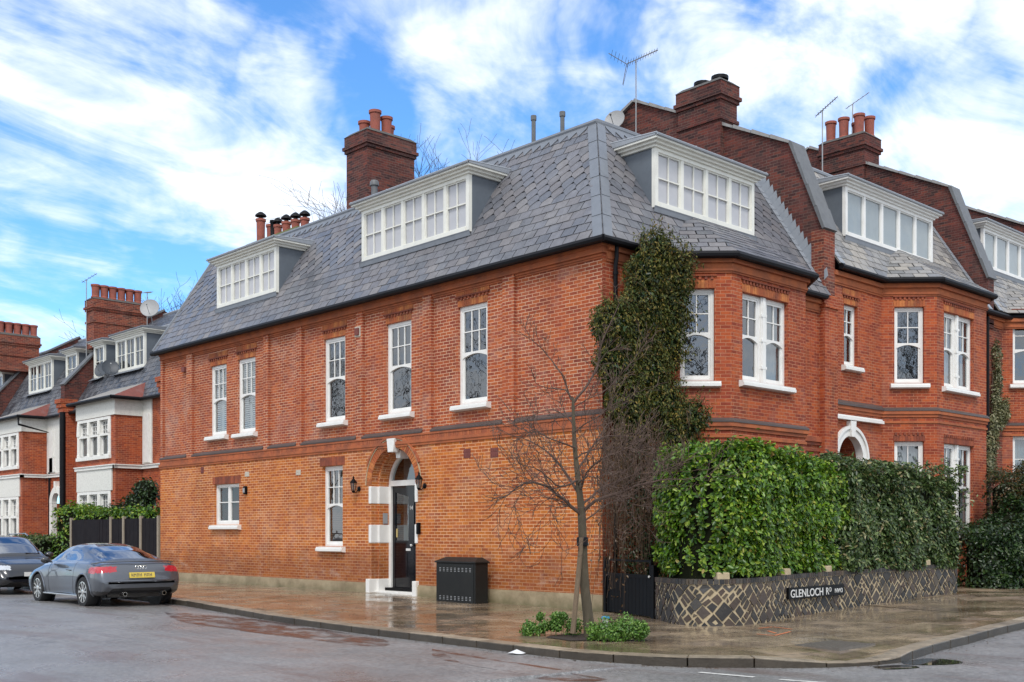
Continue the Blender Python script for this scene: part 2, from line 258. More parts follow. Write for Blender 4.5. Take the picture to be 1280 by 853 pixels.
# crazy-paved stone for the garden wall: built as separate stones over mortar
t = MT('wall_stone', .6); c = t.ramp(t.island(), [(0,(.018,.02,.024)),(.35,(.04,.035,.032)),(.6,(.075,.05,.038)),(.85,(.055,.055,.055)),(1,(.11,.08,.05))]); c = t.mix(t.ramp(t.noise(t.pos(), 9, 6, .7), [(.5,0),(.8,.5)]), c, (.12,.10,.07)); t.base(c); t.bump(t.noise(t.pos(), 25, 5), .6, .012)
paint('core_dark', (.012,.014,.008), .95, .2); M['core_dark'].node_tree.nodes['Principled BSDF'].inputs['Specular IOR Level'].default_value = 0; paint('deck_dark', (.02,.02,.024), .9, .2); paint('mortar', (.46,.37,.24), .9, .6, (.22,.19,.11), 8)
# ------------------------------------------------------------------ geometry helpers
def V(*a): return Vector(a)
class Fr:
    """a vertical facade: origin, horizontal direction u, outward normal n"""
    def __init__(s, o, u, n): s.o = Vector((o[0], o[1], 0)); s.u = Vector((u[0], u[1], 0)).normalized(); s.n = Vector((n[0], n[1], 0)).normalized()
    def p(s, u, z, d=0): return s.o + s.u*u + s.n*d + Vector((0, 0, z))
SIDE = Fr((0, 0), (0, 1), (-1, 0)); FRONT = Fr((0, 0), (1, 0), (0, -1)); WORLD = None
class MB:
    def __init__(s): s.v = []; s.f = []
    def face(s, pts): b = len(s.v); s.v += [tuple(p) for p in pts]; s.f.append(tuple(range(b, b+len(pts)))); return s
    def hexa(s, c):
        b = len(s.v); s.v += [tuple(p) for p in c]
        for f in ((0,3,2,1),(4,5,6,7),(0,1,5,4),(1,2,6,5),(2,3,7,6),(3,0,4,7)): s.f.append(tuple(b+i for i in f))
        return s
    def fbox(s, fr, u0, u1, z0, z1, d0, d1):
        return s.hexa([fr.p(u0,z0,d1), fr.p(u1,z0,d1), fr.p(u1,z0,d0), fr.p(u0,z0,d0), fr.p(u0,z1,d1), fr.p(u1,z1,d1), fr.p(u1,z1,d0), fr.p(u0,z1,d0)])
    def box(s, x0,y0,z0,x1,y1,z1): return s.hexa([(x0,y0,z0),(x1,y0,z0),(x1,y1,z0),(x0,y1,z0),(x0,y0,z1),(x1,y0,z1),(x1,y1,z1),(x0,y1,z1)])
    def prism(s, pts, vec):
        n = len(pts); b = len(s.v); vec = Vector(vec); pts = [Vector(p) for p in pts]
        s.v += [tuple(p) for p in pts] + [tuple(p+vec) for p in pts]
        s.f.append(tuple(b+i for i in range(n))[::-1]); s.f.append(tuple(b+n+i for i in range(n)))
        for i in range(n): j = (i+1) % n; s.f.append((b+i, b+j, b+n+j, b+n+i))
        return s
    def fprism(s, fr, uz, d0, d1): return s.prism([fr.p(u, z, d0) for u, z in uz], fr.n*(d1-d0))
    def tube(s, path, rad, k=6, cap=True):
        path = [Vector(p) for p in path]; n = len(path)
        if not hasattr(rad, '__len__'): rad = [rad]*n
        b = len(s.v); up = None
        for i, p in enumerate(path):
            t = (path[min(i+1, n-1)] - path[max(i-1, 0)])
            if t.length < 1e-9: t = Vector((0,0,1))
            t.normalize()
            if up is None: up = t.orthogonal().normalized()
            up = up - t*up.dot(t)
            if up.length < 1e-6: up = t.orthogonal()
            up.normalize(); w = t.cross(up)
            for j in range(k):
                a = 2*math.pi*j/k; s.v.append(tuple(p + (up*math.cos(a)+w*math.sin(a))*rad[i]))
        for i in range(n-1):
            for j in range(k):
                j2 = (j+1) % k; s.f.append((b+i*k+j, b+i*k+j2, b+(i+1)*k+j2, b+(i+1)*k+j))
        if cap: s.f.append(tuple(b+j for j in range(k))[::-1]); s.f.append(tuple(b+(n-1)*k+j for j in range(k)))
        return s
    def lathe(s, c, prof, k=16, axis='z', ax=None):
        c = Vector(c)
        if axis == 'z': A, B, D = Vector((1,0,0)), Vector((0,1,0)), Vector((0,0,1))
        else: D = Vector(ax).normalized(); A = D.orthogonal().normalized(); B = D.cross(A)
        b = len(s.v); n = len(prof)
        for r, h in prof:
            for j in range(k): a = 2*math.pi*j/k; s.v.append(tuple(c + A*(r*math.cos(a)) + B*(r*math.sin(a)) + D*h))
        for i in range(n-1):
            for j in range(k): j2 = (j+1) % k; s.f.append((b+i*k+j, b+i*k+j2, b+(i+1)*k+j2, b+(i+1)*k+j))
        s.f.append(tuple(b+j for j in range(k))[::-1]); s.f.append(tuple(b+(n-1)*k+j for j in range(k)))
        return s
    def sphere(s, c, r, k=10, sc=(1,1,1)):
        b = len(s.v)
        for i in range(k+1):
            th = math.pi*i/k
            for j in range(2*k):
                a = math.pi*j/k; s.v.append((c[0]+r*sc[0]*math.sin(th)*math.cos(a), c[1]+r*sc[1]*math.sin(th)*math.sin(a), c[2]+r*sc[2]*math.cos(th)))
        for i in range(k):
            for j in range(2*k): j2 = (j+1) % (2*k); s.f.append((b+i*2*k+j, b+i*2*k+j2, b+(i+1)*2*k+j2, b+(i+1)*2*k+j))
        return s
    def build(s, name, mat, parent=None, rot=False, smooth=False, recalc=True, bevel=0):
        me = bpy.data.meshes.new(name); me.from_pydata(s.v, [], s.f); me.materials.append(M[mat])
        if recalc:
            bm = bmesh.new(); bm.from_mesh(me); bmesh.ops.recalc_face_normals(bm, faces=bm.faces[:]); bm.to_mesh(me); bm.free()
        boxuv(me, rot)
        if smooth:
            me.polygons.foreach_set('use_smooth', [True]*len(me.polygons)); me.set_sharp_from_angle(angle=math.radians(40))
        o = bpy.data.objects.new(name, me); COL.objects.link(o)
        if bevel:
            md = o.modifiers.new('bevel', 'BEVEL'); md.width = bevel; md.segments = 2; md.limit_method = 'ANGLE'
        if parent is not None: o.parent = parent; o.matrix_parent_inverse = parent_inv(parent)
        return o
def parent_inv(p):
    m = Matrix.Identity(4); q = p
    chain = []
    while q is not None: chain.append(q); q = q.parent
    w = Matrix.Identity(4)
    for q in reversed(chain): w = w @ q.matrix_parent_inverse @ q.matrix_basis
    return w.inverted()
def boxuv(me, rot=False):
    uvl = me.uv_layers.new(name='uv'); n = len(me.loops)
    if n == 0: return
    co = np.empty(len(me.vertices)*3); me.vertices.foreach_get('co', co); co = co.reshape(-1, 3)
    li = np.empty(n, int); me.loops.foreach_get('vertex_index', li)
    nf = len(me.polygons); nor = np.empty(nf*3); me.polygons.foreach_get('normal', nor); nor = nor.reshape(-1, 3)
    lt = np.empty(nf, int); me.polygons.foreach_get('loop_total', lt); fi = np.repeat(np.arange(nf), lt); N_ = nor[fi]; P = co[li]
    flat = np.abs(N_[:, 2]) > .985
    t = np.stack([-N_[:, 1], N_[:, 0], np.zeros(n)], 1); ln = np.linalg.norm(t, axis=1); ln[ln < 1e-6] = 1; t /= ln[:, None]
    # keep tangent direction steady so that opposite faces agree
    sg = np.sign(t[:, 0]*.7+t[:, 1]*.71); sg[sg == 0] = 1; t *= sg[:, None]
    bt = np.cross(N_, t); bt *= np.where(bt[:, 2] < 0, -1, 1)[:, None]
    u = (P*t).sum(1); v = (P*bt).sum(1); u[flat] = P[flat, 0]; v[flat] = P[flat, 1]
    uv = np.stack([v, u] if rot else [u, v], 1).astype(np.float32).ravel(); uvl.data.foreach_set('uv', uv)
def tag(o, label=None, cat=None, group=None, kind=None):
    if label: o['label'] = label
    if cat: o['category'] = cat
    if group: o['group'] = group
    if kind: o['kind'] = kind
    return o
def thing(name, loc, label, cat, group=None, kind=None):
    o = bpy.data.objects.new(name, None); COL.objects.link(o); o.location = loc; o.empty_display_size = .2
    return tag(o, label, cat, group, kind)
def rnd(a, b): return random.uniform(a, b)

# wall sheet with rectangular holes, reveals going inwards
def wall(mb, fr, u0, u1, z0, z1, holes=(), d=0, reveal=.12):
    us = sorted({u0, u1, *[h[0] for h in holes], *[h[1] for h in holes]}); zs = sorted({z0, z1, *[h[2] for h in holes], *[h[3] for h in holes]})
    us = [u for u in us if u0-1e-6 <= u <= u1+1e-6]; zs = [z for z in zs if z0-1e-6 <= z <= z1+1e-6]
    for i in range(len(us)-1):
        for j in range(len(zs)-1):
            cu, cz = (us[i]+us[i+1])/2, (zs[j]+zs[j+1])/2
            if any(h[0] < cu < h[1] and h[2] < cz < h[3] for h in holes): continue
            mb.face([fr.p(us[i], zs[j], d), fr.p(us[i+1], zs[j], d), fr.p(us[i+1], zs[j+1], d), fr.p(us[i], zs[j+1], d)])
    for h in holes:
        a, b, c, e = h[:4]; r = h[4] if len(h) > 4 else reveal
        for q in (((a,c),(b,c)), ((b,c),(b,e)), ((b,e),(a,e)), ((a,e),(a,c))):
            (ua, za), (ub, zb) = q; mb.face([fr.p(ua,za,d), fr.p(ub,zb,d), fr.p(ub,zb,d-r), fr.p(ua,za,d-r)])
    return mb

def sash(fr, u0, u1, z0, z1, house, d=0, cols=3, rows=2, dep=.1, split=.47, backing='interior', horn=True, sill=True, label=None, arch=True, ft=.075, fl=None, glassm='glass', cur=None, silld=.14, frame_mat='white_paint'):
    """sliding sash window: box frame, upper sash with glazing bars, arched meeting rail, lower sash"""
    m = MB(); D = d-dep
    m.fbox(fr, u0, u0+ft, z0, z1, D-.08, D); m.fbox(fr, u1-ft, u1, z0, z1, D-.08, D); m.fbox(fr, u0+ft, u1-ft, z1-ft, z1, D-.08, D); m.fbox(fr, u0+ft, u1-ft, z0, z0+.05, D-.08, D+.02)
    a, b = u0+ft, u1-ft; zt, zb = z1-ft, z0+.05; zm = zt-(zt-zb)*split; s = .045
    # upper sash sits further out
    m.fbox(fr, a, a+s, zm, zt, D-.06, D-.015); m.fbox(fr, b-s, b, zm, zt, D-.06, D-.015); m.fbox(fr, a+s, b-s, zt-s, zt, D-.06, D-.015)
    if arch:
        k = 10; pts = [(a+s, zm+.02)]+[(b-s, zm+.02)]; sag = .07
        low = [(a+s+(b-a-2*s)*i/k, zm-.03-sag+sag*math.sin(math.pi*i/k)) for i in range(k+1)]
        m.fprism(fr, [(b-s, zm+.02), (a+s, zm+.02)]+low, D-.07, D-.005)
        if horn: m.fbox(fr, a, a+s, zm-.11, zm, D-.07, D-.01); m.fbox(fr, b-s, b, zm-.11, zm, D-.07, D-.01)
    else: m.fbox(fr, a, b, zm-.03, zm+.02, D-.07, D-.005)
    for i in range(1, cols): u = a+s+(b-a-2*s)*i/cols; m.fbox(fr, u-.012, u+.012, zm+.02, zt-s, D-.05, D-.02)
    for j in range(1, rows): z = zm+.02+(zt-s-zm-.02)*j/rows; m.fbox(fr, a+s, b-s, z-.012, z+.012, D-.052, D-.018)
    m.fbox(fr, a, a+s, zb, zm-.11 if arch else zm, D-.075, D-.035); m.fbox(fr, b-s, b, zb, zm-.11 if arch else zm, D-.075, D-.035); m.fbox(fr, a+s, b-s, zb, zb+.08, D-.075, D-.035)
    w = m.build('window', frame_mat, house)
    if label: w['label'] = label
    g = MB(); g.face([fr.p(a,zm,D-.045), fr.p(b,zm,D-.045), fr.p(b,zt,D-.045), fr.p(a,zt,D-.045)]); g.face([fr.p(a,zb,D-.062), fr.p(b,zb,D-.062), fr.p(b,zm,D-.062), fr.p(a,zm,D-.062)])
    g.build('pane', glassm, w)
    if sill: sill_part(fr, u0, u1, z0, d, w, dep, silld)
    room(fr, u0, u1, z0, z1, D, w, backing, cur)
    return w
def sill_part(fr, u0, u1, z0, d, w, dep, silld=.14, mat='white_paint'):
    m = MB(); m.fprism_side = None
    e = .13
    prof = [(-dep-.02, 0), (silld-.02, -.025), (silld-.02, -.06), (silld, -.065), (silld, -.13), (silld-.05, -.15), (.0, -.16), (-dep-.02, -.16)]
    m.prism([fr.p(u0-e if dd >= 0 else u0-e, z0+zz, d+dd) for dd, zz in prof if True], fr.u*(u1-u0+2*e)); m.build('sill', mat, w)
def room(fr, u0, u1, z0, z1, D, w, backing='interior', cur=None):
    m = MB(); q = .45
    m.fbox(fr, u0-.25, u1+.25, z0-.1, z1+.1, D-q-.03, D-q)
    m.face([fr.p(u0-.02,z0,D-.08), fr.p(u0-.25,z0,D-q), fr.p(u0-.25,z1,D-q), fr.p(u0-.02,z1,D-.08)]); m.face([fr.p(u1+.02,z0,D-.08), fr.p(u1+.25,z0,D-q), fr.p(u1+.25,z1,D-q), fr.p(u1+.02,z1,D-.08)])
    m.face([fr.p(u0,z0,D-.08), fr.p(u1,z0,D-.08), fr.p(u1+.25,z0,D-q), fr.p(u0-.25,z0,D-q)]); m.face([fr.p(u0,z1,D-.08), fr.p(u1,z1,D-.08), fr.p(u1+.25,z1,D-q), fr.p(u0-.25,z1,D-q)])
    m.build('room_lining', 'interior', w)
    if not cur: return
    if cur == 'shutter':
        m = MB(); um = (u0+u1)/2
        for a, b in ((u0+.07, um-.01), (um+.01, u1-.07)):
            m.fbox(fr, a, a+.035, z0+.06, z1-.08, D-.13, D-.1); m.fbox(fr, b-.035, b, z0+.06, z1-.08, D-.13, D-.1)
            z = z0+.1
            while z < z1-.1: m.hexa([fr.p(a+.035,z,D-.095), fr.p(b-.035,z,D-.095), fr.p(b-.035,z+.01,D-.14), fr.p(a+.035,z+.01,D-.14), fr.p(a+.035,z+.012,D-.095), fr.p(b-.035,z+.012,D-.095), fr.p(b-.035,z+.05,D-.14), fr.p(a+.035,z+.05,D-.14)]); z += .062
        m.build('shutter', 'shutter_white', w)
    elif cur.startswith('blind'):
        m = MB(); z = z1-.05; zz = z0+.08 if cur != 'blind_half' else z0+(z1-z0)*.5
        while z > zz: m.fbox(fr, u0+.06, u1-.06, z-.045, z-.004, D-.135, D-.12); z -= .05
        m.build('blind', {'blind':'blind_brown','blind_half':'curtain_pale'}.get(cur, 'blind_brown'), w)
    else:
        m = MB()   # gathered curtain(s)
        sp = {'left': [(u0+.05, u0+.05+(u1-u0)*.3)], 'right': [(u1-.05-(u1-u0)*.3, u1-.05)], 'both': [(u0+.05, u0+(u1-u0)*.27), (u1-(u1-u0)*.27, u1-.05)], 'full': [(u0+.03, u1-.03)]}[cur]
        for a, b in sp:
            k = max(8, int((b-a)/.03)); 
            for i in range(k):
                ua, ub = a+(b-a)*i/k, a+(b-a)*(i+1)/k; da, db = D-.16+.02*math.sin(i*1.7), D-.16+.02*math.sin((i+1)*1.7)
                m.face([fr.p(ua,z0+.02,da), fr.p(ub,z0+.02,db), fr.p(ub,z1-.02,db), fr.p(ua,z1-.02,da)])
        m.build('curtain', 'curtain_pale', w, recalc=False)

def casements(fr, u0, u1, z0, z1, house, lights, d=0, cols=2, rows=2, frame_mat='cream_paint', pane='blind_lilac', name='dormer_window', label=None, ft=.09, mull=.1, split=None):
    m = MB(); m.fbox(fr, u0, u0+ft, z0, z1, d-.1, d); m.fbox(fr, u1-ft, u1, z0, z1, d-.1, d); m.fbox(fr, u0+ft, u1-ft, z1-ft*.8, z1, d-.1, d); m.fbox(fr, u0+ft, u1-ft, z0, z0+ft*1.1, d-.1, d+.02)
    a, b = u0+ft, u1-ft; w = (b-a-mull*(lights-1))/lights; zb, zt = z0+ft*1.1, z1-ft*.8; g = MB()
    for i in range(lights):
        x0 = a+i*(w+mull); x1 = x0+w
        if i: m.fbox(fr, x0-mull, x0, zb, zt, d-.1, d-.012)
        e = .03; dd = d-.03
        m.fbox(fr, x0, x0+e, zb, zt, dd-.05, dd); m.fbox(fr, x1-e, x1, zb, zt, dd-.05, dd); m.fbox(fr, x0+e, x1-e, zb, zb+e, dd-.05, dd); m.fbox(fr, x0+e, x1-e, zt-e, zt, dd-.05, dd)
        for c in range(1, cols): u = x0+w*c/cols; m.fbox(fr, u-.012, u+.012, zb+e, zt-e, dd-.04, dd-.005)
        for r in range(1, rows): z = zb+(zt-zb)*(r/rows if split is None else split); m.fbox(fr, x0+e, x1-e, z-.014, z+.014, dd-.042, dd-.003)
        g.face([fr.p(x0,zb,dd-.03), fr.p(x1,zb,dd-.03), fr.p(x1,zt,dd-.03), fr.p(x0,zt,dd-.03)])
    o = m.build(name, frame_mat, house)
    if label: o['label'] = label
    g.build('pane', 'glass_clear', o)
    s = MB(); s.fbox(fr, u0+.02, u1-.02, z0+.02, z1-.02, d-.105, d-.085); s.build('blind', pane, o)
    return o

def dormer(fr, u0, u1, z0, z1, dfront, slope, house, lights, ru=.3, ft=.11, mat='cream_paint', pane='blind_lilac', rows=2, cols=2, label=None, roofmat='lead_pale'):
    """box dormer on a mansard. slope(z) -> inset of the slate plane at height z; dfront = inset of the dormer's face"""
    root = casements(fr, u0, u1, z0, z1, house, lights, d=-dfront, cols=cols, rows=rows, frame_mat=mat, pane=pane, name='dormer', label=label, ft=ft)
    for ua, ub in ((u0+.01, u0+.05), (u1-.05, u1-.01)):
        ch = MB(); zb = z0+.02; pts = [(dfront+.1, zb), (dfront+.1, z1), (slope(z1)+.15, z1), (slope(zb)+.15, zb)]
        ch.prism([fr.p(ua, z, -dd) for dd, z in pts], fr.u*(ub-ua)); ch.build('cheek', 'cheek_grey', root)
    co = MB(); e = .12   # moulded cornice under the roof edge
    back = slope(z1)+.5
    for k, (h0, h1, ex) in enumerate(((0,.06,.05),(.06,.12,.12),(.12,.17,.2))):
        co.fbox(fr, u0-ex, u1+ex, z1+h0, z1+h1-.001, -back, -dfront+ex)
    co.build('cornice', mat, root)
    r = MB(); ex = .22; zt = z1+.172
    r.hexa([fr.p(u0-ex,zt,-dfront+ex), fr.p(u1+ex,zt,-dfront+ex), fr.p(u1+ex,zt,-back-.3), fr.p(u0-ex,zt,-back-.3), fr.p(u0-ex,zt+.03,-dfront+ex), fr.p(u1+ex,zt+.03,-dfront+ex), fr.p(u1+ex,zt+.16,-back-.3), fr.p(u0-ex,zt+.16,-back-.3)])
    k = 3
    for i in range(k+1):
        u = u0-ex+.02+(u1-u0+2*ex-.04)*i/k; r.tube([fr.p(u,zt+.05,-dfront+ex), fr.p(u,zt+.17,-back-.3)], .025, 5)
    r.tube([fr.p(u0-ex,zt+.02,-dfront+ex), fr.p(u1+ex,zt+.02,-dfront+ex)], .035, 6)
    r.build('dormer_roof', roofmat, root)
    f = MB(); f.prism([fr.p(u0-.06, z, -dd) for dd, z in ((dfront-.03, z0-.02), (dfront-.04, z0+.015), (slope(z0-.12)-.03, z0-.1), (slope(z0-.12)-.045, z0-.12))], fr.u*(u1-u0+.12)); f.build('apron', 'lead', root)
    return root

def clip(poly, cv):
    """clip 2D polygon by convex ccw polygon"""
    out_ = poly
    for i in range(len(cv)):
        a, b = cv[i], cv[(i+1) % len(cv)]; inp = out_; out_ = []
        if not inp: return []
        side = lambda p: (b[0]-a[0])*(p[1]-a[1])-(b[1]-a[1])*(p[0]-a[0])
        for j in range(len(inp)):
            p, q = inp[j], inp[(j+1) % len(inp)]; sp, sq = side(p), side(q)
            if sp >= 0: out_.append(p)
            if (sp >= 0) != (sq >= 0):
                t = sp/(sp-sq); out_.append((p[0]+(q[0]-p[0])*t, p[1]+(q[1]-p[1])*t))
    return out_
def slates(mb, O, U, Sd, poly, w=.38, e=.25, pointed=(2, 2), th=.008, seed=1, lift=.012):
    """overlapping slates on the plane O + U*u + Sd*s, clipped to the convex polygon (u,s) (ccw)"""
    O, U, Sd = Vector(O), Vector(U).normalized(), Vector(Sd).normalized(); Nn = U.cross(Sd).normalized()
    if Nn.z < 0: Nn = -Nn
    rr = random.Random(seed); u0 = min(p[0] for p in poly); u1 = max(p[0] for p in poly); s0 = min(p[1] for p in poly); s1 = max(p[1] for p in poly)
    ar = sum(poly[i][0]*poly[(i+1)%len(poly)][1]-poly[(i+1)%len(poly)][0]*poly[i][1] for i in range(len(poly)))
    if ar < 0: poly = poly[::-1]
    row = 0; s = s0
    while s < s1:
        off = (row % 2)*w/2; u = u0-w+off
        pt = pointed[0] <= row < pointed[1]
        while u < u1:
            g = rr.uniform(.007, .018); j = rr.uniform(-.008, .008); top = s+e*1.06
            if pt: q = [(u+g, s+e*.25), (u+w/2, s-e*.42+j), (u+w-g, s+e*.25), (u+w-g, top), (u+g, top)]
            else: q = [(u+g, s+j), (u+w-g, s+j+rr.uniform(-.004,.004)), (u+w-g, top), (u+g, top)]
            c = clip(q, poly)
            if len(c) >= 3:
                h = rr.uniform(.6, 1.5)*lift
                f = lambda p, k: O+U*p[0]+Sd*p[1]+Nn*((h*(1-(p[1]-s)/(e*1.06))+.004) + k)
                n = len(c); b = len(mb.v); mb.v += [tuple(f(p, th)) for p in c]+[tuple(f(p, -.01)) for p in c]
                mb.f.append(tuple(range(b, b+n)))
                for i in range(n): i2 = (i+1) % n; mb.f.append((b+i, b+n+i, b+n+i2, b+i2))
            u += w
        s += e; row += 1
    return mb

def soldier_row(mb, fr, u0, u1, z0, z1, d, w=.0725, proud=0):
    n = max(1, round((u1-u0)/(w+.008))); st = (u1-u0)/n
    for i in range(n): mb.fbox(fr, u0+i*st+.004, u0+(i+1)*st-.004, z0, z1, d-.03, d+proud+rnd(0, .004))
def voussoirs(mb, fr, uc, zc, r0, r1, a0, a1, d0, d1, w=.075):
    n = max(3, round(abs(a1-a0)*r0/w))
    for i in range(n):
        x, y = a0+(a1-a0)*(i+.07)/n, a0+(a1-a0)*(i+.93)/n
        mb.fprism(fr, [(uc+math.cos(t)*r, zc+math.sin(t)*r) for t, r in ((x,r0),(y,r0),(y,r1),(x,r1))], d0, d1+rnd(0,.004))
def arc_strip(mb, fr, uc, zc, r0, r1, d0, d1, a0=0, a1=math.pi, n=24):
    for i in range(n):
        x, y = a0+(a1-a0)*i/n, a0+(a1-a0)*(i+1)/n
        mb.fprism(fr, [(uc+math.cos(t)*r, zc+math.sin(t)*r) for t, r in ((x,r0),(y,r0),(y,r1),(x,r1))], d0, d1)
def pot(parent, x, y, z, h=.5, r=.14, cowl=None, mat='pot_clay'):
    m = MB(); m.lathe((x,y,z), [(r*1.12,0),(r*1.1,.06),(r*.92,.09),(r*.95,h*.6),(r,h-.1),(r*1.18,h-.08),(r*1.2,h),(r*.9,h+.002),(r*.85,h-.15)], 14)
    o = m.build('chimney_pot', mat, parent, smooth=True)
    if cowl:
        m = MB(); m.lathe((x,y,z+h), [(r*.5,-.05),(r*.5,.08),(r*1.35,.1),(r*1.2,.16),(r*.5,.24),(.02,.26)], 12)
        # kept within the pot's own mesh level: a cap of another material
        m.build('pot_cap', 'gutter_black', o, smooth=True)
    return o
def stack(parent, x0, x1, y0, y1, z0, z1, pots, mat='brick_dark', capmat='cap_render', bands=True, pot_h=.5, cowl=None, r=.14, name='chimney'):
    m = MB(); h = z1-z0
    m.box(x0,y0,z0,x1,y1,z1-.5)
    for k, (ex, a, b) in enumerate(((.05,.5,.40),(.10,.40,.30),(.05,.30,.0))): m.box(x0-ex,y0-ex,z1-a+.0005*k,x1+ex,y1+ex,z1-b)
    if bands: m.box(x0-.045,y0-.045,z1-1.05,x1+.045,y1+.045,z1-.95)
    c = m.build(name, mat, parent)
    k = MB(); k.hexa([(x0-.07,y0-.07,z1+.001),(x1+.07,y0-.07,z1+.001),(x1+.07,y1+.07,z1+.001),(x0-.07,y1+.07,z1+.001),(x0+.08,y0+.08,z1+.13),(x1-.08,y0+.08,z1+.13),(x1-.08,y1-.08,z1+.13),(x0+.08,y1-.08,z1+.13)])
    k.build('chimney_top', capmat, c)
    for p in pots: pot(c, p[0], p[1], z1+.08, p[2] if len(p) > 2 else pot_h, r, cowl=(p[3] if len(p) > 3 else cowl))
    return c
# ------------------------------------------------------------------ corner house
def hit(fr, px, py, d=0):
    """where the view through a photo pixel meets the facade: used once to read sizes off the survey picture"""
    r = Vector(ray(px, py)); n = fr.n; o = fr.p(0, 0, d); t = (o-Vector(CAM)).dot(n)/r.dot(n); P = Vector(CAM)+r*t; return ((P-fr.o).dot(fr.u), P.z)
ZE = 7.6
H1 = thing('corner_house', (0,0,0), 'red brick corner house with grey slate mansard and the arched black street door', 'house')
PIERS = [(19.75,17.93,'r'), (17.93,17.55,'p'), (17.55,13.23,'r'), (13.23,12.96,'p'), (12.96,11.48,'r'), (11.48,11.22,'p'), (11.22,8.62,'r'), (8.62,8.34,'p'), (8.34,5.86,'r'), (5.86,5.54,'p'), (5.54,3.01,'r'), (3.01,2.64,'p'), (2.64,0,'r')]
UW = [(15.5,16.5,4.62,6.78), (13.8,14.82,4.6,6.8), (9.22,10.22,4.6,6.83), (6.4,7.42,4.6,6.86), (3.6,4.62,4.6,6.88)]
GW = [(14.6,16.1,1.87,3.1), (9.22,10.18,1.26,3.4)]
DC, DR, ZS = 7.03, .91, 2.83   # door arch centre, radius, springing
rec = .08
m = MB()
wall(m, SIDE, 0, 19.75, .32, 3.8, [(*w, .12) for w in GW]+[(DC-DR, DC+DR, .32, 3.8, 0)])
# wall around the arched opening
n = 24; pts = [(DC+DR*math.cos(math.pi*i/n), ZS+DR*math.sin(math.pi*i/n)) for i in range(n+1)]
for i in range(n):
    (a, b), (c, e) = pts[i], pts[i+1]; m.face([SIDE.p(a,b), SIDE.p(c,e), SIDE.p(c,3.8), SIDE.p(a,3.8)])
    m.face([SIDE.p(a,b), SIDE.p(c,e), SIDE.p(c,e,-.55), SIDE.p(a,b,-.55)])
for u in (DC-DR, DC+DR): m.face([SIDE.p(u,.1), SIDE.p(u,ZS), SIDE.p(u,ZS,-.55), SIDE.p(u,.1,-.55)])
# rounded inner order of the jamb and arch
for sgn in (-1, 1): m.fbox(SIDE, DC+sgn*DR-(.0 if sgn<0 else .06), DC+sgn*DR+(.06 if sgn<0 else 0), .1, ZS, -.5, -.2)
for i in range(n):
    x, y = math.pi*i/n, math.pi*(i+1)/n; m.fprism(SIDE, [(DC+math.cos(t)*r, ZS+math.sin(t)*r) for t, r in ((x,DR-.06),(y,DR-.06),(y,DR),(x,DR))], -.5, -.2)
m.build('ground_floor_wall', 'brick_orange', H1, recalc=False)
m = MB()
wall(m, SIDE, 0, 19.75, 3.8, 7.42, [(*w, .12) for w in UW], d=-rec)
m.build('upper_wall', 'brick_red', H1, recalc=False)
for a, b, k in PIERS+[(19.75,19.6,'p')]:
    if k == 'p': m = MB(); m.fbox(SIDE, b, a, 4.02, 7.318, -rec-.02, 0); m.build('pilaster', 'brick_red', H1)
# string course, panel heads, cornice
m = MB(); m.fbox(SIDE, -.05, 19.8, 3.80, 3.87, -.1, .05); m.fbox(SIDE, -.02, 19.77, 3.98, 4.03, -.1, .03); m.fbox(SIDE, -.07, 19.8, 3.74, 3.80, -.05, .03)
arc_strip(m, SIDE, DC, ZS, 1.14, 1.2, -.02, .045, math.radians(25), math.radians(155))
m.build('string_course', 'rubbed', H1)
m = MB(); soldier_row(m, SIDE, -.03, 19.77, 3.873, 3.977, .012, w=.075); m.build('soldier_band', 'rubbed', H1)
for a, b, k in PIERS:
    if k == 'r' :
        m = MB(); m.fbox(SIDE, b+.004, a-.004, 7.27, 7.318, -rec-.01, -.02); m.fbox(SIDE, b+.004, a-.004, 7.23, 7.268, -rec-.01, -.05); m.build('panel_head', 'rubbed', H1)
m = MB()
for a, b, k in PIERS:
    if k == 'r':
        m.prism([SIDE.p(b+.004, z, d) for d, z in ((-rec-.02,4.17),(-.0,4.10),(.045,4.07),(.04,4.035),(-rec-.02,4.035))], SIDE.u*(a-b-.008))
m.build('panel_sill', 'sill_slate', H1)
def cornice(fr, u0, u1, z, house, e0=0, e1=0, mat='rubbed', band=True):
    m = MB()
    for k, (a, b, d) in enumerate(((-.18,-.145,.035),(-.145,-.055,.02),(-.055,0,.06)) if band else ((-.34,-.29,.03),(-.29,-.24,.05),(-.24,-.12,.03),(-.12,.0,.10))):
        m.fbox(fr, u0-d*e0, u1+d*e1, z+a, z+b, -.1-.001*k, d)
    return m
m = cornice(SIDE, 0, 19.75, 7.5, H1, 1, 0); m.build('cornice', 'rubbed', H1)
# plinth
m = MB(); m.fbox(SIDE, DC+DR+.0, 19.78, -.15, .31, -.2, .05); m.fbox(SIDE, DC+DR, 19.75, .31, .345, -.2, .03); m.fbox(SIDE, -.04, DC-DR, -.15, .31, -.2, .05); m.fbox(SIDE, -.02, DC-DR, .31, .345, -.2, .03)
m.fbox(FRONT, -.04, 1.95, -.15, .31, -.2, .045)
m.build('plinth', 'plinth', H1)
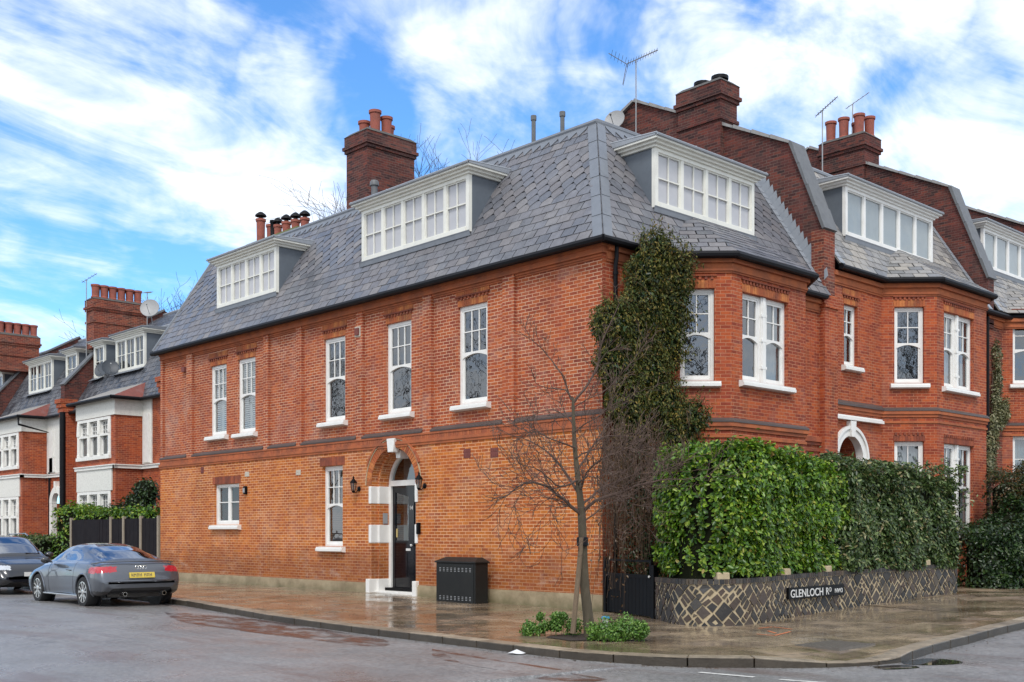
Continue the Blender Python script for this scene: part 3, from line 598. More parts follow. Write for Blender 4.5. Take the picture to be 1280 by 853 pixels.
# lintels over windows: soldier arch with a dentil row
def lintel(fr, u0, u1, z, house, d=0, big=True):
    a = MB(); h = .25
    if big:
        soldier_row(a, fr, u0-.02, u1+.02, z+.01, z+.15, d+.004); a.build('lintel', 'soldier', house)
        b = MB(); k = max(4, int((u1-u0)/.11))
        for i in range(k): x = u0-.06+(u1-u0+.12)*(i+.2)/k; b.fbox(fr, x, x+.06, z+.155, z+.215, d-.02, d+.03)
        b.fbox(fr, u0-.08, u1+.08, z+.217, z+.25, d-.02, d+.045); b.build('dentil_row', 'dentil', house)
        c = MB(); soldier_row(c, fr, u0-.08, u1+.08, z+.255, z+.40, d+.012); c.build('soldier_course', 'soldier', house)
    else:
        soldier_row(a, fr, u0-.1, u1+.1, z+.01, z+.235, d+.012); a.build('lintel', 'dentil', house)
for i, w in enumerate(UW):
    cur = ['shutter', 'shutter', 'left', 'left', None][i]
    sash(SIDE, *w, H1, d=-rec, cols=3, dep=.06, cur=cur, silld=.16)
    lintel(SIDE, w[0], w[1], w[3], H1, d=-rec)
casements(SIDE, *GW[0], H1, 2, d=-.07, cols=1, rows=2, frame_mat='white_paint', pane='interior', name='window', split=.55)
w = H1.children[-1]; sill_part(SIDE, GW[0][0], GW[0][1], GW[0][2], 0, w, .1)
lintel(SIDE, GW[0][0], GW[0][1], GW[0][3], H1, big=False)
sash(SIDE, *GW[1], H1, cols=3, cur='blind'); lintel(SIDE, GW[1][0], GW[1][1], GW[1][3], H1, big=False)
# ---- door
m = MB(); voussoirs(m, SIDE, DC, ZS, DR, 1.11, 0.0, math.pi, -.02, .012); m.build('door_arch', 'soldier', H1)
m = MB(); arc_strip(m, SIDE, DC, ZS, 1.113, 1.135, -.02, .03); m.build('arch_hood', 'mortar', H1)
m = MB(); m.fprism(SIDE, [(DC-.11,ZS+DR-.12),(DC+.11,ZS+DR-.12),(DC+.16,ZS+DR+.22),(DC-.16,ZS+DR+.22)], -.1, .09); m.fprism(SIDE, [(DC-.08,ZS+DR-.26),(DC+.08,ZS+DR-.26),(DC+.11,ZS+DR-.061),(DC-.11,ZS+DR-.061)], -.42, -.15)
m.build('keystone', 'white_paint', H1, bevel=.01)
for sg in (1, -1):
    u = DC+sg*DR
    for za, zb in ((2.36,2.80),(1.36,1.82)):
        m = MB(); a, b = (u-.015, u+.09) if sg > 0 else (u-.09, u+.015)
        m.fbox(SIDE, a, b, za, zb, -.52 if sg > 0 else -.3, .03); m.fbox(SIDE, min(u, u-sg*.075), max(u, u-sg*.075), za-.002, zb+.002, -.52, -.19); m.build('quoin', 'white_paint', H1, bevel=.012)
    m = MB(); a, b = (u-.03, u+.12) if sg > 0 else (u-.12, u+.03)
    m.fbox(SIDE, a, b, -.1, .44, -.52, .10); m.fbox(SIDE, min(u-sg*.025, u-sg*.09), max(u-sg*.025, u-sg*.09), -.1, .44-.002, -.52, -.15); m.build('plinth_block', 'white_paint', H1, bevel=.012)
DW = -.55
m = MB(); fw = .16
for sg in (1, -1): u = DC+sg*(DR); m.fbox(SIDE, min(u, u-sg*fw), max(u, u-sg*fw), .16, ZS, DW-.06, DW+.05)
m.fbox(SIDE, DC-DR+fw, DC+DR-fw, ZS-.02, ZS+.12, DW-.06, DW+.07); arc_strip(m, SIDE, DC, ZS, DR-.13, DR-.002, DW-.06, DW+.05)
df = m.build('door_frame', 'white_paint', H1)
m = MB(); r = DR-.13; m.face([SIDE.p(DC+r*math.cos(math.pi*i/20), ZS+.1+ (r-.02)*math.sin(math.pi*i/20), DW-.01) for i in range(21)]); m.build('fanlight', 'glass', df)
m = MB(); m.fbox(SIDE, DC-DR, DC+DR, .1, ZS+DR, DW-.5, DW-.48); m.build('hall_wall', 'blind_blue', df)
u0, u1 = DC-DR+fw, DC+DR-fw; zb, zt = .2, ZS-.02
m = MB(); st = .11; um = DC-.02
for a, b in ((u0,u0+st), (um-.11,um+.11), (u1-st,u1)): m.fbox(SIDE, a, b, zb, zt, DW-.05, DW-.003)
m.fbox(SIDE, u0+st, um-.11, zt-.16, zt, DW-.05, DW-.004); m.fbox(SIDE, um+.11, u1-st, zt-.16, zt, DW-.05, DW-.004)
for a, b in ((u0+st,um-.11),(um+.11,u1-st)): m.fbox(SIDE, a, b, zb, 1.42, DW-.05, DW-.012); m.fbox(SIDE, a+.05, b-.05, .5, 1.1, DW-.012, DW-.004); m.fprism(SIDE, [(a,zt-.16),(b,zt-.16),(a if a>DC else b, zt-.28)], DW-.05, DW-.004)
dr = m.build('door', 'black_door', H1)
g = MB()
for a, b in ((u0+st,um-.11),(um+.11,u1-st)): g.face([SIDE.p(a,1.42,DW-.03), SIDE.p(b,1.42,DW-.03), SIDE.p(b,zt-.16,DW-.03), SIDE.p(a,zt-.16,DW-.03)])
g.build('pane', 'glass', dr)
m = MB(); m.fbox(SIDE, um+.02, um+.2, 1.16, 1.22, DW-.003, DW+.01); m.lathe(SIDE.p(um-.06,1.3,DW), [(.01,0),(.01,.03),(.03,.035),(.032,.06),(.01,.075)], 10, 'n', SIDE.n); m.build('letter_plate', 'plate_white', dr)
m = MB(); m.fbox(SIDE, u1-st-.075, u1-st-.02, 1.5, 1.72, DW-.028, DW-.015); m.build('notice', 'brass', dr)
def text_mesh(s, size, fr, u, z, d, mat, parent, name='lettering', th=.004, align='CENTER', shear=0, sx=1, udir=1, font=None):
    cu = bpy.data.curves.new('t', 'FONT'); cu.body = s; cu.size = size; cu.extrude = th/2; cu.align_x = align; cu.shear = shear; cu.offset = size*.012
    ob = bpy.data.objects.new('t', cu); COL.objects.link(ob); dg = bpy.context.evaluated_depsgraph_get(); me = bpy.data.meshes.new_from_object(ob.evaluated_get(dg)); bpy.data.objects.remove(ob)
    ud = fr.u*udir*sx; mtx = Matrix(((ud.x, 0, fr.n.x, 0), (ud.y, 0, fr.n.y, 0), (0, 1, 0, 0), (0, 0, 0, 1)))
    me.transform(mtx); p = fr.p(u, z, d); me.transform(Matrix.Translation(p)); me.materials.clear(); me.materials.append(M[mat]); me.name = name
    o = bpy.data.objects.new(name, me); COL.objects.link(o)
    if parent is not None: o.parent = parent; o.matrix_parent_inverse = parent_inv(parent)
    return o
text_mesh('14', .14, SIDE, um, 2.2, DW+.0, 'plate_white', dr, 'house_number', udir=-1)
m = MB(); m.fbox(SIDE, DC-DR+.02, DC+DR-.02, -.1, .14, -.62, -.06); m.build('doorstep', 'white_stone', H1, bevel=.01)
m = MB(); m.fbox(SIDE, DC-DR+.05, DC+DR-.03, .14, .215, -.6, -.36); m.build('threshold', 'black_paint', H1)
m = MB(); p0 = DC+DR-.078; m.fbox(SIDE, p0-.02, p0, 1.85, 2.12, -.44, -.3); m.build('entry_phone', 'grey_metal', H1)
m = MB(); m.fbox(SIDE, DC-DR-.2, DC-DR-.10, 1.58, 1.86, .0, .08); m.build('key_box', 'black_paint', H1, bevel=.02)
# air bricks and little fittings
def air(u, z, mat, w=.22, h=.15, fr=SIDE, d=0, holes=True):
    m = MB(); m.fbox(fr, u-w/2, u+w/2, z-h/2, z+h/2, d-.02, d+.008)
    k = 4
    for i in range(k):
        for j in range(2): x = u-w/2+w*(i+.5)/k; m.fbox(fr, x-.015, x+.015, z-h/2+h*(j+.5)/2-.03, z-h/2+h*(j+.5)/2+.03, d+.008, d+.015)
    m.build('air_brick', mat, H1)
for px, py, mt_, w_, h_ in ((584,567,'vent_brown',.24,.22), (618,566,'vent_brown',.26,.22), (309,593,'vent_white',.24,.14), (373,591,'vent_white',.24,.14), (253,588,'vent_brown',.18,.2), (402,730,'vent_brown',.24,.22)):
    P = onx(px, py); air(P.y, P.z, mt_, w_, h_)
P = onx(447.5,415); m = MB(); m.fbox(SIDE, P.y-.12, P.y+.12, P.z-.13, P.z+.13, -.1, .02); m.build('wall_vent', 'vent_white', H1)
m = MB(); m.fbox(SIDE, P.y-.08, P.y+.08, P.z-.09, P.z+.09, .02, .06); m.build('vent_grille', 'vent_brown', H1)
P = onx(229,462); m = MB(); m.fbox(SIDE, P.y-.1, P.y+.1, P.z-.08, P.z+.08, -.1, .02); m.build('wall_vent', 'vent_brown', H1)
# ---- front walls with canted bay
def bay(house, x0, p, x1, z0, zstr, zeave, mats, win_c, win_f, gwin_c=None, gwin_f=None, right=True, gz=(1.1,3.3), cur_f=('left','right'), sillz=None, only_left=False):
    """canted bay: left cant, front, right cant"""
    c = Fr((x0,0), (1,-1), (-1,-1)); lc = p*math.sqrt(2); f = Fr((x0+p,-p), (1,0), (0,-1)); lf = x1-x0-p; r = Fr((x1,-p), (1,1), (1,-1))
    frs = [(c, 0, lc, win_c, gwin_c, 1), (f, 0, lf, win_f, gwin_f, 2)]+([(r, 0, lc, None, None, 0)] if not only_left else [])
    m = MB(); ms = MB(); mc = MB(); mi = MB(); mk = MB()
    for fr, a, b, w, g, n_ in frs:
        hs = [(*q, .12) for q in (w, g) if q]
        wall(m, fr, a, b, z0, zeave-.1, hs)
        # string course: dark weathered slope, moulded bricks below
        t = math.tan(math.radians(22.5))
        def strip(mb, za, zb, d): mb.fbox(fr, a-d*t, b+d*t, za, zb, -.05, d)
        strip(ms, zstr-.12, zstr-.03, .07); strip(ms, zstr-.20, zstr-.12, .035); strip(ms, zstr-.36, zstr-.30, .03)
        d1 = .085; mk.hexa([fr.p(a-d1*t,zstr-.03,d1), fr.p(b+d1*t,zstr-.03,d1), fr.p(b,zstr-.03,-.02), fr.p(a,zstr-.03,-.02), fr.p(a-d1*t,zstr+.01,d1), fr.p(b+d1*t,zstr+.01,d1), fr.p(b,zstr+.08,-.02), fr.p(a,zstr+.08,-.02)])
        for k, (za, zb, d) in enumerate(((-.36,-.32,.03),(-.32,-.27,.055),(-.27,-.15,.03),(-.15,-.03,.10))): mc.fbox(fr, a-d*t, b+d*t, zeave+za, zeave+zb, -.05-.001*k, d)
    m.build('bay_wall', mats, house, recalc=False); ms.build('bay_string_course', 'rubbed', house); mc.build('bay_cornice', 'rubbed', house); mk.build('weathering', 'sill_slate', house)
    for fr, a, b, w, g, n_ in frs:
        for q, up in ((w, 1), (g, 0)):
            if not q: continue
            if n_ == 1: sash(fr, *q, house, cols=2, cur='full' if not up else None, backing='interior', ft=.07)
            else:
                um = (q[0]+q[1])/2; hw = .09
                sash(fr, q[0], um-hw, q[2], q[3], house, cols=2, cur=cur_f[0], sill=False, ft=.07); k = MB(); k.fbox(fr, um-hw, um+hw, q[2], q[3], -.2, -.06); k.fbox(fr, um-hw+.04, um+hw-.04, q[2], q[3], -.2, -.04)
                for zz in (q[2]+.35, q[3]-.4, (q[2]+q[3])/2): k.fbox(fr, um-hw-.01, um+hw+.01, zz-.03, zz+.03, -.2, -.035)
                k.build('mullion', 'white_paint', house)
                w2 = sash(fr, um+hw, q[1], q[2], q[3], house, cols=2, cur=cur_f[1], sill=False, ft=.07); sill_part(fr, q[0], q[1], q[2], 0, w2, .1)
            if up: 
                aa = MB(); k = max(4, int((q[1]-q[0])/.11))
                for i in range(k): x = q[0]-.02+(q[1]-q[0]+.04)*(i+.2)/k; aa.fbox(fr, x, x+.06, q[3]+.19, q[3]+.26, -.02, .03)
                aa.fbox(fr, q[0]-.05, q[1]+.05, q[3]+.262, q[3]+.29, -.02, .045); aa.build('dentil_row', 'dentil', house)
                b2 = MB(); soldier_row(b2, fr, q[0]-.03, q[1]+.03, q[3]+.01, q[3]+.18, .008); b2.build('lintel', 'soldier', house)
            else:
                aa = MB(); soldier_row(aa, fr, q[0]-.03, q[1]+.03, q[3]+.01, q[3]+.16, .008); k = max(4, int((q[1]-q[0])/.11))
                for i in range(k): x = q[0]-.02+(q[1]-q[0]+.04)*(i+.2)/k; aa.fbox(fr, x, x+.06, q[3]+.17, q[3]+.24, -.02, .03)
                aa.build('lintel', 'dentil', house)
    return c, f, r
def gutter(house, path, z, name='gutter'):
    m = MB()
    for i in range(len(path)-1):
        a, b = Vector((*path[i], 0)), Vector((*path[i+1], 0)); u = (b-a).normalized()
        m.tube([Vector((path[i][0],path[i][1],z))-u*.03, Vector((path[i+1][0],path[i+1][1],z))+u*.03], .075, 8)
    m.build(name, 'gutter_black', house, smooth=True)
    m = MB()
    for i in range(len(path)-1):
        a, b = Vector((*path[i], z-.06)), Vector((*path[i+1], z-.06)); n_ = Vector((0,0,1)).cross(b-a).normalized()
        ins = n_*.055   # board behind the gutter
        q = [a+ins, b+ins]
        m.hexa([a+ins*1.2, b+ins*1.2, b+ins*1.9, a+ins*1.9, a+ins*1.2+V(0,0,.14), b+ins*1.2+V(0,0,.14), b+ins*1.9+V(0,0,.14), a+ins*1.9+V(0,0,.14)])
    m.build('fascia', 'gutter_black', house)
B1, BP = 1.9, 1.05; B1F = B1+BP; B1E = 5.82
zs1 = ony(914, 526, -BP).z
CB = Fr((B1,0), (1,-1), (-1,-1)); a = hit(CB, 850, 361); b = hit(CB, 893, 476); wc = (a[0], b[0], b[1], a[1])
wf = (.36, 2.15+.36-.15, 4.9, 6.86)
a = ony(928,365,-BP); b = ony(985,484,-BP); wf = (a.x-B1F, b.x-B1F, b.z, a.z)
c1, f1, r1 = bay(H1, B1, BP, B1E, -.15, zs1, ZE-.05, 'brick_front', wc, wf, (wc[0], wc[1], 1.2, 3.3), (wf[0], wf[1], 1.2, 3.3), cur_f=('left','full'))
for a_, b_ in ((0,B1),(B1E+BP,8.1)): m = MB(); wall(m, FRONT, a_, b_, -.15, 7.4); m.build('front_wall', 'brick_front', H1, recalc=False)
for a_, b_ in ((.103,B1),(B1E+BP,8.1)): cornice(FRONT, a_, b_, 7.5, H1, band=False).build('cornice', 'rubbed', H1)
m = MB(); m.fbox(FRONT, 8.1, 8.72, -.15, 7.6, -.3, .16)
for k in range(4): m.fbox(FRONT, 8.08-.01*k, 8.74+.01*k, 7.3+.09*k, 7.38+.09*k, -.3-.001*k, .2-.03*k)
m.build('party_pier', 'brick_front', H1)
m = MB(); m.fbox(FRONT, 8.22, 8.74, 7.68, 9.3, -.3, .06); m.build('parapet_pier', 'brick_side', H1)
m = MB(); m.fbox(FRONT, B1E+BP, 8.1, zs1-.2, zs1-.12, -.05, .05); m.fbox(FRONT, B1E+BP, 8.1, zs1-.36, zs1-.3, -.05, .04); m.fbox(FRONT, B1E+BP, 8.1, zs1-.12, zs1, -.05, .09); m.build('string_course', 'dentil', H1)
OV = .2
gutter(H1, [(-.22,19.9),(-.22,-.22),(B1-.08,-.22),(B1F-.08,-BP-.22),(B1E+.08,-BP-.22),(B1E+BP+.08,-.22),(8.05,-.22)], ZE-.06)
m = MB(); m.tube([(.3,-.12,7.5),(.3,-.12,7.25),(.3,-.09,7.1),(.3,-.09,.1)], .045, 8)
for z in (6.9,5.2,3.4,1.6): m.lathe((.3,-.09,z), [(.06,0),(.06,.06)], 8)
m.build('downpipe', 'gutter_black', H1, smooth=True)
# ---- mansard
TH = 2.2; RZ = 10.96; rise = RZ-ZE; SL = math.hypot(TH, rise); cs, sn = TH/SL, rise/SL
slope = lambda z: -OV+(z-ZE)*TH/rise
m = MB(); slates(m, (-OV,0,ZE), (0,1,0), (cs,0,sn), [(-OV,0),(19.88,0),(19.88,SL),(TH-OV,SL)], pointed=(7,13), seed=3)
slates(m, (0,-OV,ZE), (1,0,0), (0,cs,sn), [(-OV,0),(8.32,0),(8.32,SL),(TH-OV,SL)], pointed=(7,13), seed=5)
d = 1.9; sx_ = d*.4142; tb = math.atan2(1.3, 1.9); sl = math.hypot(1.3, 1.9)
y0, y1 = -BP-.22, -BP-.22+1.9; xa, xb = B1F-.09, B1E+.09
slates(m, (0,y0,ZE), (1,0,0), (0,math.cos(tb),math.sin(tb)), [(xa,0),(xb,0),(xb-sx_,sl),(xa+sx_,sl)], pointed=(0,0), seed=6)
q = math.sqrt(.5)
slates(m, (xa,y0,ZE), (-q,q,0), (q*math.cos(tb),q*math.cos(tb),math.sin(tb)), [(0,0),(1.52,0),(.785,2.305)], pointed=(0,0), seed=7)
slates(m, (xb,y0,ZE), (q,q,0), (-q*math.cos(tb),q*math.cos(tb),math.sin(tb)), [(0,0),(1.52,0),(.785,2.305)], pointed=(0,0), seed=8)
roof1 = m.build('roof', 'slate', H1)
m = MB()   # boarding under the slates, flat top, gable end
e = .012
m.face([(-OV+e,-OV,ZE-.02),(-OV+e,19.86,ZE-.02),(TH-OV,19.86,RZ-.02),(TH-OV,TH-OV,RZ-.02)]); m.face([(-OV,-OV+e,ZE-.02),(8.3,-OV+e,ZE-.02),(8.3,TH-OV,RZ-.02),(TH-OV,TH-OV,RZ-.02)])
m.face([(TH-OV,TH-OV,RZ-.02),(8.3,TH-OV,RZ-.02),(8.3,19.86,RZ-.02),(TH-OV,19.86,RZ-.02)])
m.face([(xa,y0+.02,ZE-.01),(xb,y0+.02,ZE-.01),(xb-sx_,y1,ZE+1.27),(xa+sx_,y1,ZE+1.27)]); m.face([(xa,y0+.02,ZE-.01),(xa+sx_,y1,ZE+1.27),(B1-.1,-.2,ZE-.01)]); m.face([(xb,y0+.02,ZE-.01),(xb-sx_,y1,ZE+1.27),(B1E+BP+.1,-.2,ZE-.01)])
m.build('roof_boarding', 'deck_dark', roof1, recalc=False)
m = MB(); m.face([(0,19.75,-.15),(8.3,19.75,-.15),(8.3,19.75,7.6),(0,19.75,7.6)]); m.face([(-OV,19.84,ZE),(TH-OV,19.84,RZ),(8.3,19.84,RZ),(8.3,19.84,ZE)]); m.face([(8.3,0,-.15),(8.3,19.75,-.15),(8.3,19.75,RZ),(8.3,0,7.6)])
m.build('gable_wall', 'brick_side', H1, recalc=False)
m = MB()   # leadwork: hip, top roll, zig-zag apron, bay hips
def lead_strip(m, a, b, ia, ib, w, seg=.75, lift=.03):
    """strip of lapped lead pieces along edge a-b, spreading by w along ia / ib on the two slopes"""
    a, b, ia, ib = Vector(a), Vector(b), Vector(ia).normalized(), Vector(ib).normalized(); L_ = (b-a).length; t = (b-a)/L_; n = max(1, round(L_/seg)); up = (ia.cross(t)); up = up if up.z > 0 else -up; up2 = ib.cross(t); up2 = up2 if up2.z > 0 else -up2
    for i in range(n):
        s0, s1 = i*L_/n-.03, (i+1)*L_/n; h0, h1 = lift+.012, lift
        for ii, uu in ((ia, up), (ib, up2)):
            P = [a+t*s0+uu*h0+ (up+up2)*.004, a+t*s0+ii*w+uu*h0, a+t*s1+ii*w+uu*h1, a+t*s1+uu*h1+(up+up2)*.004]
            m.hexa([*[p-uu*.02 for p in P], *P])
lead_strip(m, (-OV,-OV,ZE), (TH-OV,TH-OV,RZ), (0,1,0), (1,0,0), .26)
m.tube([(TH-OV+.02,19.88,RZ+.06),(TH-OV+.02,TH-OV,RZ+.06),(8.3,TH-OV+.02,RZ+.06)], .075, 8)
m.hexa([(TH-OV,19.88,RZ-.02),(TH-OV,TH-OV,RZ-.02),(TH-OV+.5,TH-OV,RZ-.02),(TH-OV+.5,19.88,RZ-.02),(TH-OV,19.88,RZ+.02),(TH-OV,TH-OV,RZ+.02),(TH-OV+.5,TH-OV,RZ+.1),(TH-OV+.5,19.88,RZ+.1)])
def zig(m, O, U, D, Nn, L_, h=.30, w=.30, pale=.03):
    O, U, D, Nn = Vector(O), Vector(U).normalized(), Vector(D).normalized(), Vector(Nn).normalized(); n = int(L_/w)
    for i in range(n):
        a = O+U*(i*w)+Nn*pale; b = O+U*((i+1)*w)+Nn*pale
        m.prism([a, b, b+D*h*.35, (a+b)/2+D*h, a+D*h*.35], Nn*.006)
zig(m, (TH-OV,TH-OV+.25,RZ), (0,1,0), (-cs,0,-sn), (-sn,0,cs), 17.6); zig(m, (TH-OV+.25,TH-OV,RZ), (1,0,0), (0,-cs,-sn), (0,-sn,cs), 6.0)
m.tube([(-OV,19.88,ZE+.02),(TH-OV,19.88,RZ+.05)], .05, 6)
m.build('lead_flashing', 'lead', roof1)
m = MB()   # stepped flashing beside the party wall
for i in range(2, 19):
    s = i*.21; P = Vector((8.07,-OV+cs*s,ZE+sn*s)); nn_ = Vector((0,-sn,cs)); m.hexa([P+nn_*.03, P+V(.22,0,0)+nn_*.03, P+V(.22,cs*.23,sn*.23)+nn_*.03, P+V(0,cs*.23,sn*.23)+nn_*.03, P+nn_*.045, P+V(.22,0,0)+nn_*.045, P+V(.22,cs*.23,sn*.23)+nn_*.035, P+V(0,cs*.23,sn*.23)+nn_*.035])
    Q = V(8.245,P.y,P.z); dd_ = V(0,cs,sn); m.prism([Q+nn_*.0, Q+dd_*.22, Q+dd_*.22+nn_*.34, Q+dd_*.02+nn_*.25], V(-.008,0,0))
m.build('step_flashing', 'lead_pale', roof1)
def dormer_px(fr, axis, pl, pr, zb, zt_, slope_, house, n, **k):
    df = slope_(zb)-.10; f_ = (lambda px: onx(px, 300, df).y) if axis == 'x' else (lambda px: ony(px, 300, df).x)
    u = sorted((f_(pl), f_(pr))); return dormer(fr, u[0], u[1], zb, zt_, df, slope_, house, n, **k)
dormer_px(SIDE, 'x', 586, 452, 8.76, 10.12, slope, H1, 5)
dormer_px(SIDE, 'x', 345, 271, 8.62, 9.97, slope, H1, 4)
dormer_px(FRONT, 'y', 819, 943, 8.80, 10.12, slope, H1, 4)
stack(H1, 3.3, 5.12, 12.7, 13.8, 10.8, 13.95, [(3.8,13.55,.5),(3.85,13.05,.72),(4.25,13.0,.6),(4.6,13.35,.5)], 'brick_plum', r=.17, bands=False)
# low stack behind the left dormer
c = stack(H1, 3.0, 3.6, 16.2, 19.6, 10.8, 11.55, [], 'brick_plum', 'moss', bands=False)
for i, (px, h, cw, r_) in enumerate(((326,.75,1,.15),(338.5,.5,0,.14),(341.5,.62,0,.1),(347.5,.5,1,.13),(358,.5,1,.14),(369.5,.45,1,.14),(381,.4,1,.14))):
    P = onx(px, 290, 3.3); pot(c, 3.3, P.y, 11.5+(.08 if i == 0 else -.1*(i>2)), h+.15, r_, cw, mat='pot_clay' if i != 2 else 'gutter_black')
# party wall gable with copings
def party(house, x0, x1, prof, back, name='party_wall', mat='brick_dark', seg=.62):
    pts = [(y, z) for y, z in prof]; bottom = [(back, 8.0), (pts[0][0], 8.0)]
    m = MB(); m.prism([V(x0,y,z) for y, z in pts+bottom], V(x1-x0,0,0)); w = m.build(name, mat, house)
    for i in range(len(pts)-1):
        m = MB()
        a, b = V(0,*pts[i]), V(0,*pts[i+1]); L_ = (b-a).length; t = (b-a)/L_; n_ = V(1,0,0).cross(t); n_ = n_ if n_.z > 0 else -n_; k = max(1, round(L_/seg))
        for j in range(k):
            s0, s1 = L_*j/k+.006, L_*(j+1)/k-.006; P = [V(x0-.09,0,0)+a+t*s0+n_*.004, V(x1+.09,0,0)+a+t*s0+n_*.004, V(x1+.09,0,0)+a+t*s1+n_*.004, V(x0-.09,0,0)+a+t*s1+n_*.004]; j_ = rnd(0,.015)
            m.hexa([*P, P[0]+n_*(.06+j_), P[1]+n_*(.06+j_), P[2]+n_*(.085+j_), P[3]+n_*(.085+j_)])
        m.build('coping', 'coping' if i == 0 else 'coping_tile', w)
    return w
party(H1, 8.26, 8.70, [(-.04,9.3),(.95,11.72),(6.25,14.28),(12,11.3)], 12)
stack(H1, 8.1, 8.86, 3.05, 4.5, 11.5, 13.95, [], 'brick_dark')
c = H1.children[-1]
for y_ in (3.35, 3.95): 
    m = MB(); m.lathe((8.48,y_,13.9), [(.17,0),(.17,.22),(.24,.24),(.24,.33),(.15,.35)], 12); m.build('chimney_cowl', 'gutter_black', c, smooth=True)
for px, py, yy, zz in ((667,182,9,12.0),(703,165,8.3,12.5),(468,247,0,0)):
    m = MB()
    if zz: P = onx(px, py, 3.2); top = onx(px, 145 if px < 700 else 140, 3.2); m.tube([(P.x,P.y,10.8),(P.x,P.y,top.z)], .055, 8); m.lathe((P.x,P.y,top.z-.12), [(.075,0),(.075,.12)], 8) 
    else: P = onx(px, py, 2.3); top = onx(px, 226, 2.3); m.tube([(P.x,P.y,10.8),(P.x,P.y,top.z-.15)], .09, 10); m.lathe((P.x,P.y,top.z-.15), [(.13,0),(.13,.1),(.1,.15)], 10)
    m.build('roof_pipe', 'coping', H1, smooth=True)
# ------------------------------------------------------------------ second house (to the right)
H2 = thing('terraced_house', (8.75,0,.3), 'red brick house with canted bay beyond the corner house, white arch above its door', 'house')
X0, X1 = 8.72, 17.62; ZE2 = 8.45; BX = 11.21
CB2 = Fr((BX,0), (1,-1), (-1,-1)); F2 = Fr((BX+BP,-BP), (1,0), (0,-1))
a = hit(CB2, 1118, 384); b = hit(CB2, 1155, 479); wc = (a[0], b[0], b[1], a[1])
a = ony(1180,389,-BP); b = ony(1217,490,-BP); wf = (a.x-BX-BP, b.x-BX-BP, b.z, a.z)
a = hit(CB2, 1118, 552); gc = (wc[0], wc[1], 1.62, a[1]); gf = (wf[0], wf[1], 1.62, 4.07)
zs2 = 4.95
bay(H2, BX, BP, 15.28, 0, zs2, ZE2-.05, 'brick_front', wc, wf, gc, gf, cur_f=('full','right'))
nw = (ony(1055,380).x, ony(1072,380).x, ony(1065,458).z, ony(1060,381).z)
ax, ar, az = 9.55, .62, 3.55   # front door arch
m = MB(); wall(m, FRONT, X0, BX, 0, 8.35, [(*nw, .12), (ax-ar, ax+ar, .3, 4.5, 0)]); n = 20
for i in range(n):
    A, B = math.pi*i/n, math.pi*(i+1)/n; p, q_ = (ax+ar*math.cos(A), az+ar*math.sin(A)), (ax+ar*math.cos(B), az+ar*math.sin(B))
    m.face([FRONT.p(*p), FRONT.p(*q_), FRONT.p(q_[0],4.5), FRONT.p(p[0],4.5)]); m.face([FRONT.p(*p), FRONT.p(*q_), FRONT.p(*q_,-1.2), FRONT.p(*p,-1.2)])
for u in (ax-ar, ax+ar): m.face([FRONT.p(u,.3), FRONT.p(u,az), FRONT.p(u,az,-1.2), FRONT.p(u,.3,-1.2)])
m.build('front_wall', 'brick_front', H2, recalc=False); m = MB(); wall(m, FRONT, 15.28+BP, X1, 0, 8.35); m.build('front_wall', 'brick_front', H2, recalc=False)
sash(FRONT, *nw, H2, cols=2, cur='left', ft=.06); lintel(FRONT, nw[0], nw[1], nw[3], H2)
m = MB(); arc_strip(m, FRONT, ax, az, ar-.02, ar+.22, -.15, .06, 0, math.pi, 28); arc_strip(m, FRONT, ax, az, ar+.16, ar+.24, -.05, .1, 0, math.pi, 28)
m.fprism(FRONT, [(ax-.09,az+ar-.05),(ax+.09,az+ar-.05),(ax+.14,az+ar+.36),(ax-.14,az+ar+.36)], -.05, .13)
for s_ in (-1, 1): u = ax+s_*(ar+.1); m.fbox(FRONT, u-.12, u+.12, .3, az, -.15, .055)
m.build('door_arch', 'white_paint', H2)
m = MB(); m.fbox(FRONT, X0+.02, BX-.1, az+ar+.38, az+ar+.46, -.05, .14); m.fbox(FRONT, X0+.02, BX-.12, az+ar+.461, az+ar+.50, -.05, .1); m.build('label_mould', 'white_paint', H2)
m = MB(); m.fbox(FRONT, ax-ar, ax+ar, .3, 4.4, -1.25, -1.2); m.build('door', 'black_paint', H2)
m = MB(); m.fbox(FRONT, X0, BX-.02, zs2-.12, zs2-.03, -.05, .07); m.fbox(FRONT, X0, BX-.02, zs2-.2, zs2-.121, -.05, .035); m.fbox(FRONT, X0, BX-.02, zs2-.36, zs2-.3, -.05, .03); m.build('string_course', 'rubbed', H2)
m = MB(); m.prism([FRONT.p(X0+.02, z, d) for d, z in ((-.02,zs2+.13),(.1,zs2+.03),(.1,zs2-.028),(-.02,zs2-.028))], V(BX-X0-.04,0,0)); m.build('weathering', 'sill_slate', H2)
m = cornice(FRONT, X0, BX, ZE2-.1, H2, band=False); m.build('cornice', 'rubbed', H2)
gutter(H2, [(X0+.1,-.22),(BX-.08,-.22),(BX+BP-.08,-BP-.22),(15.28+.08,-BP-.22),(15.28+BP+.08,-.22),(18.9,-.22)], ZE2-.02)
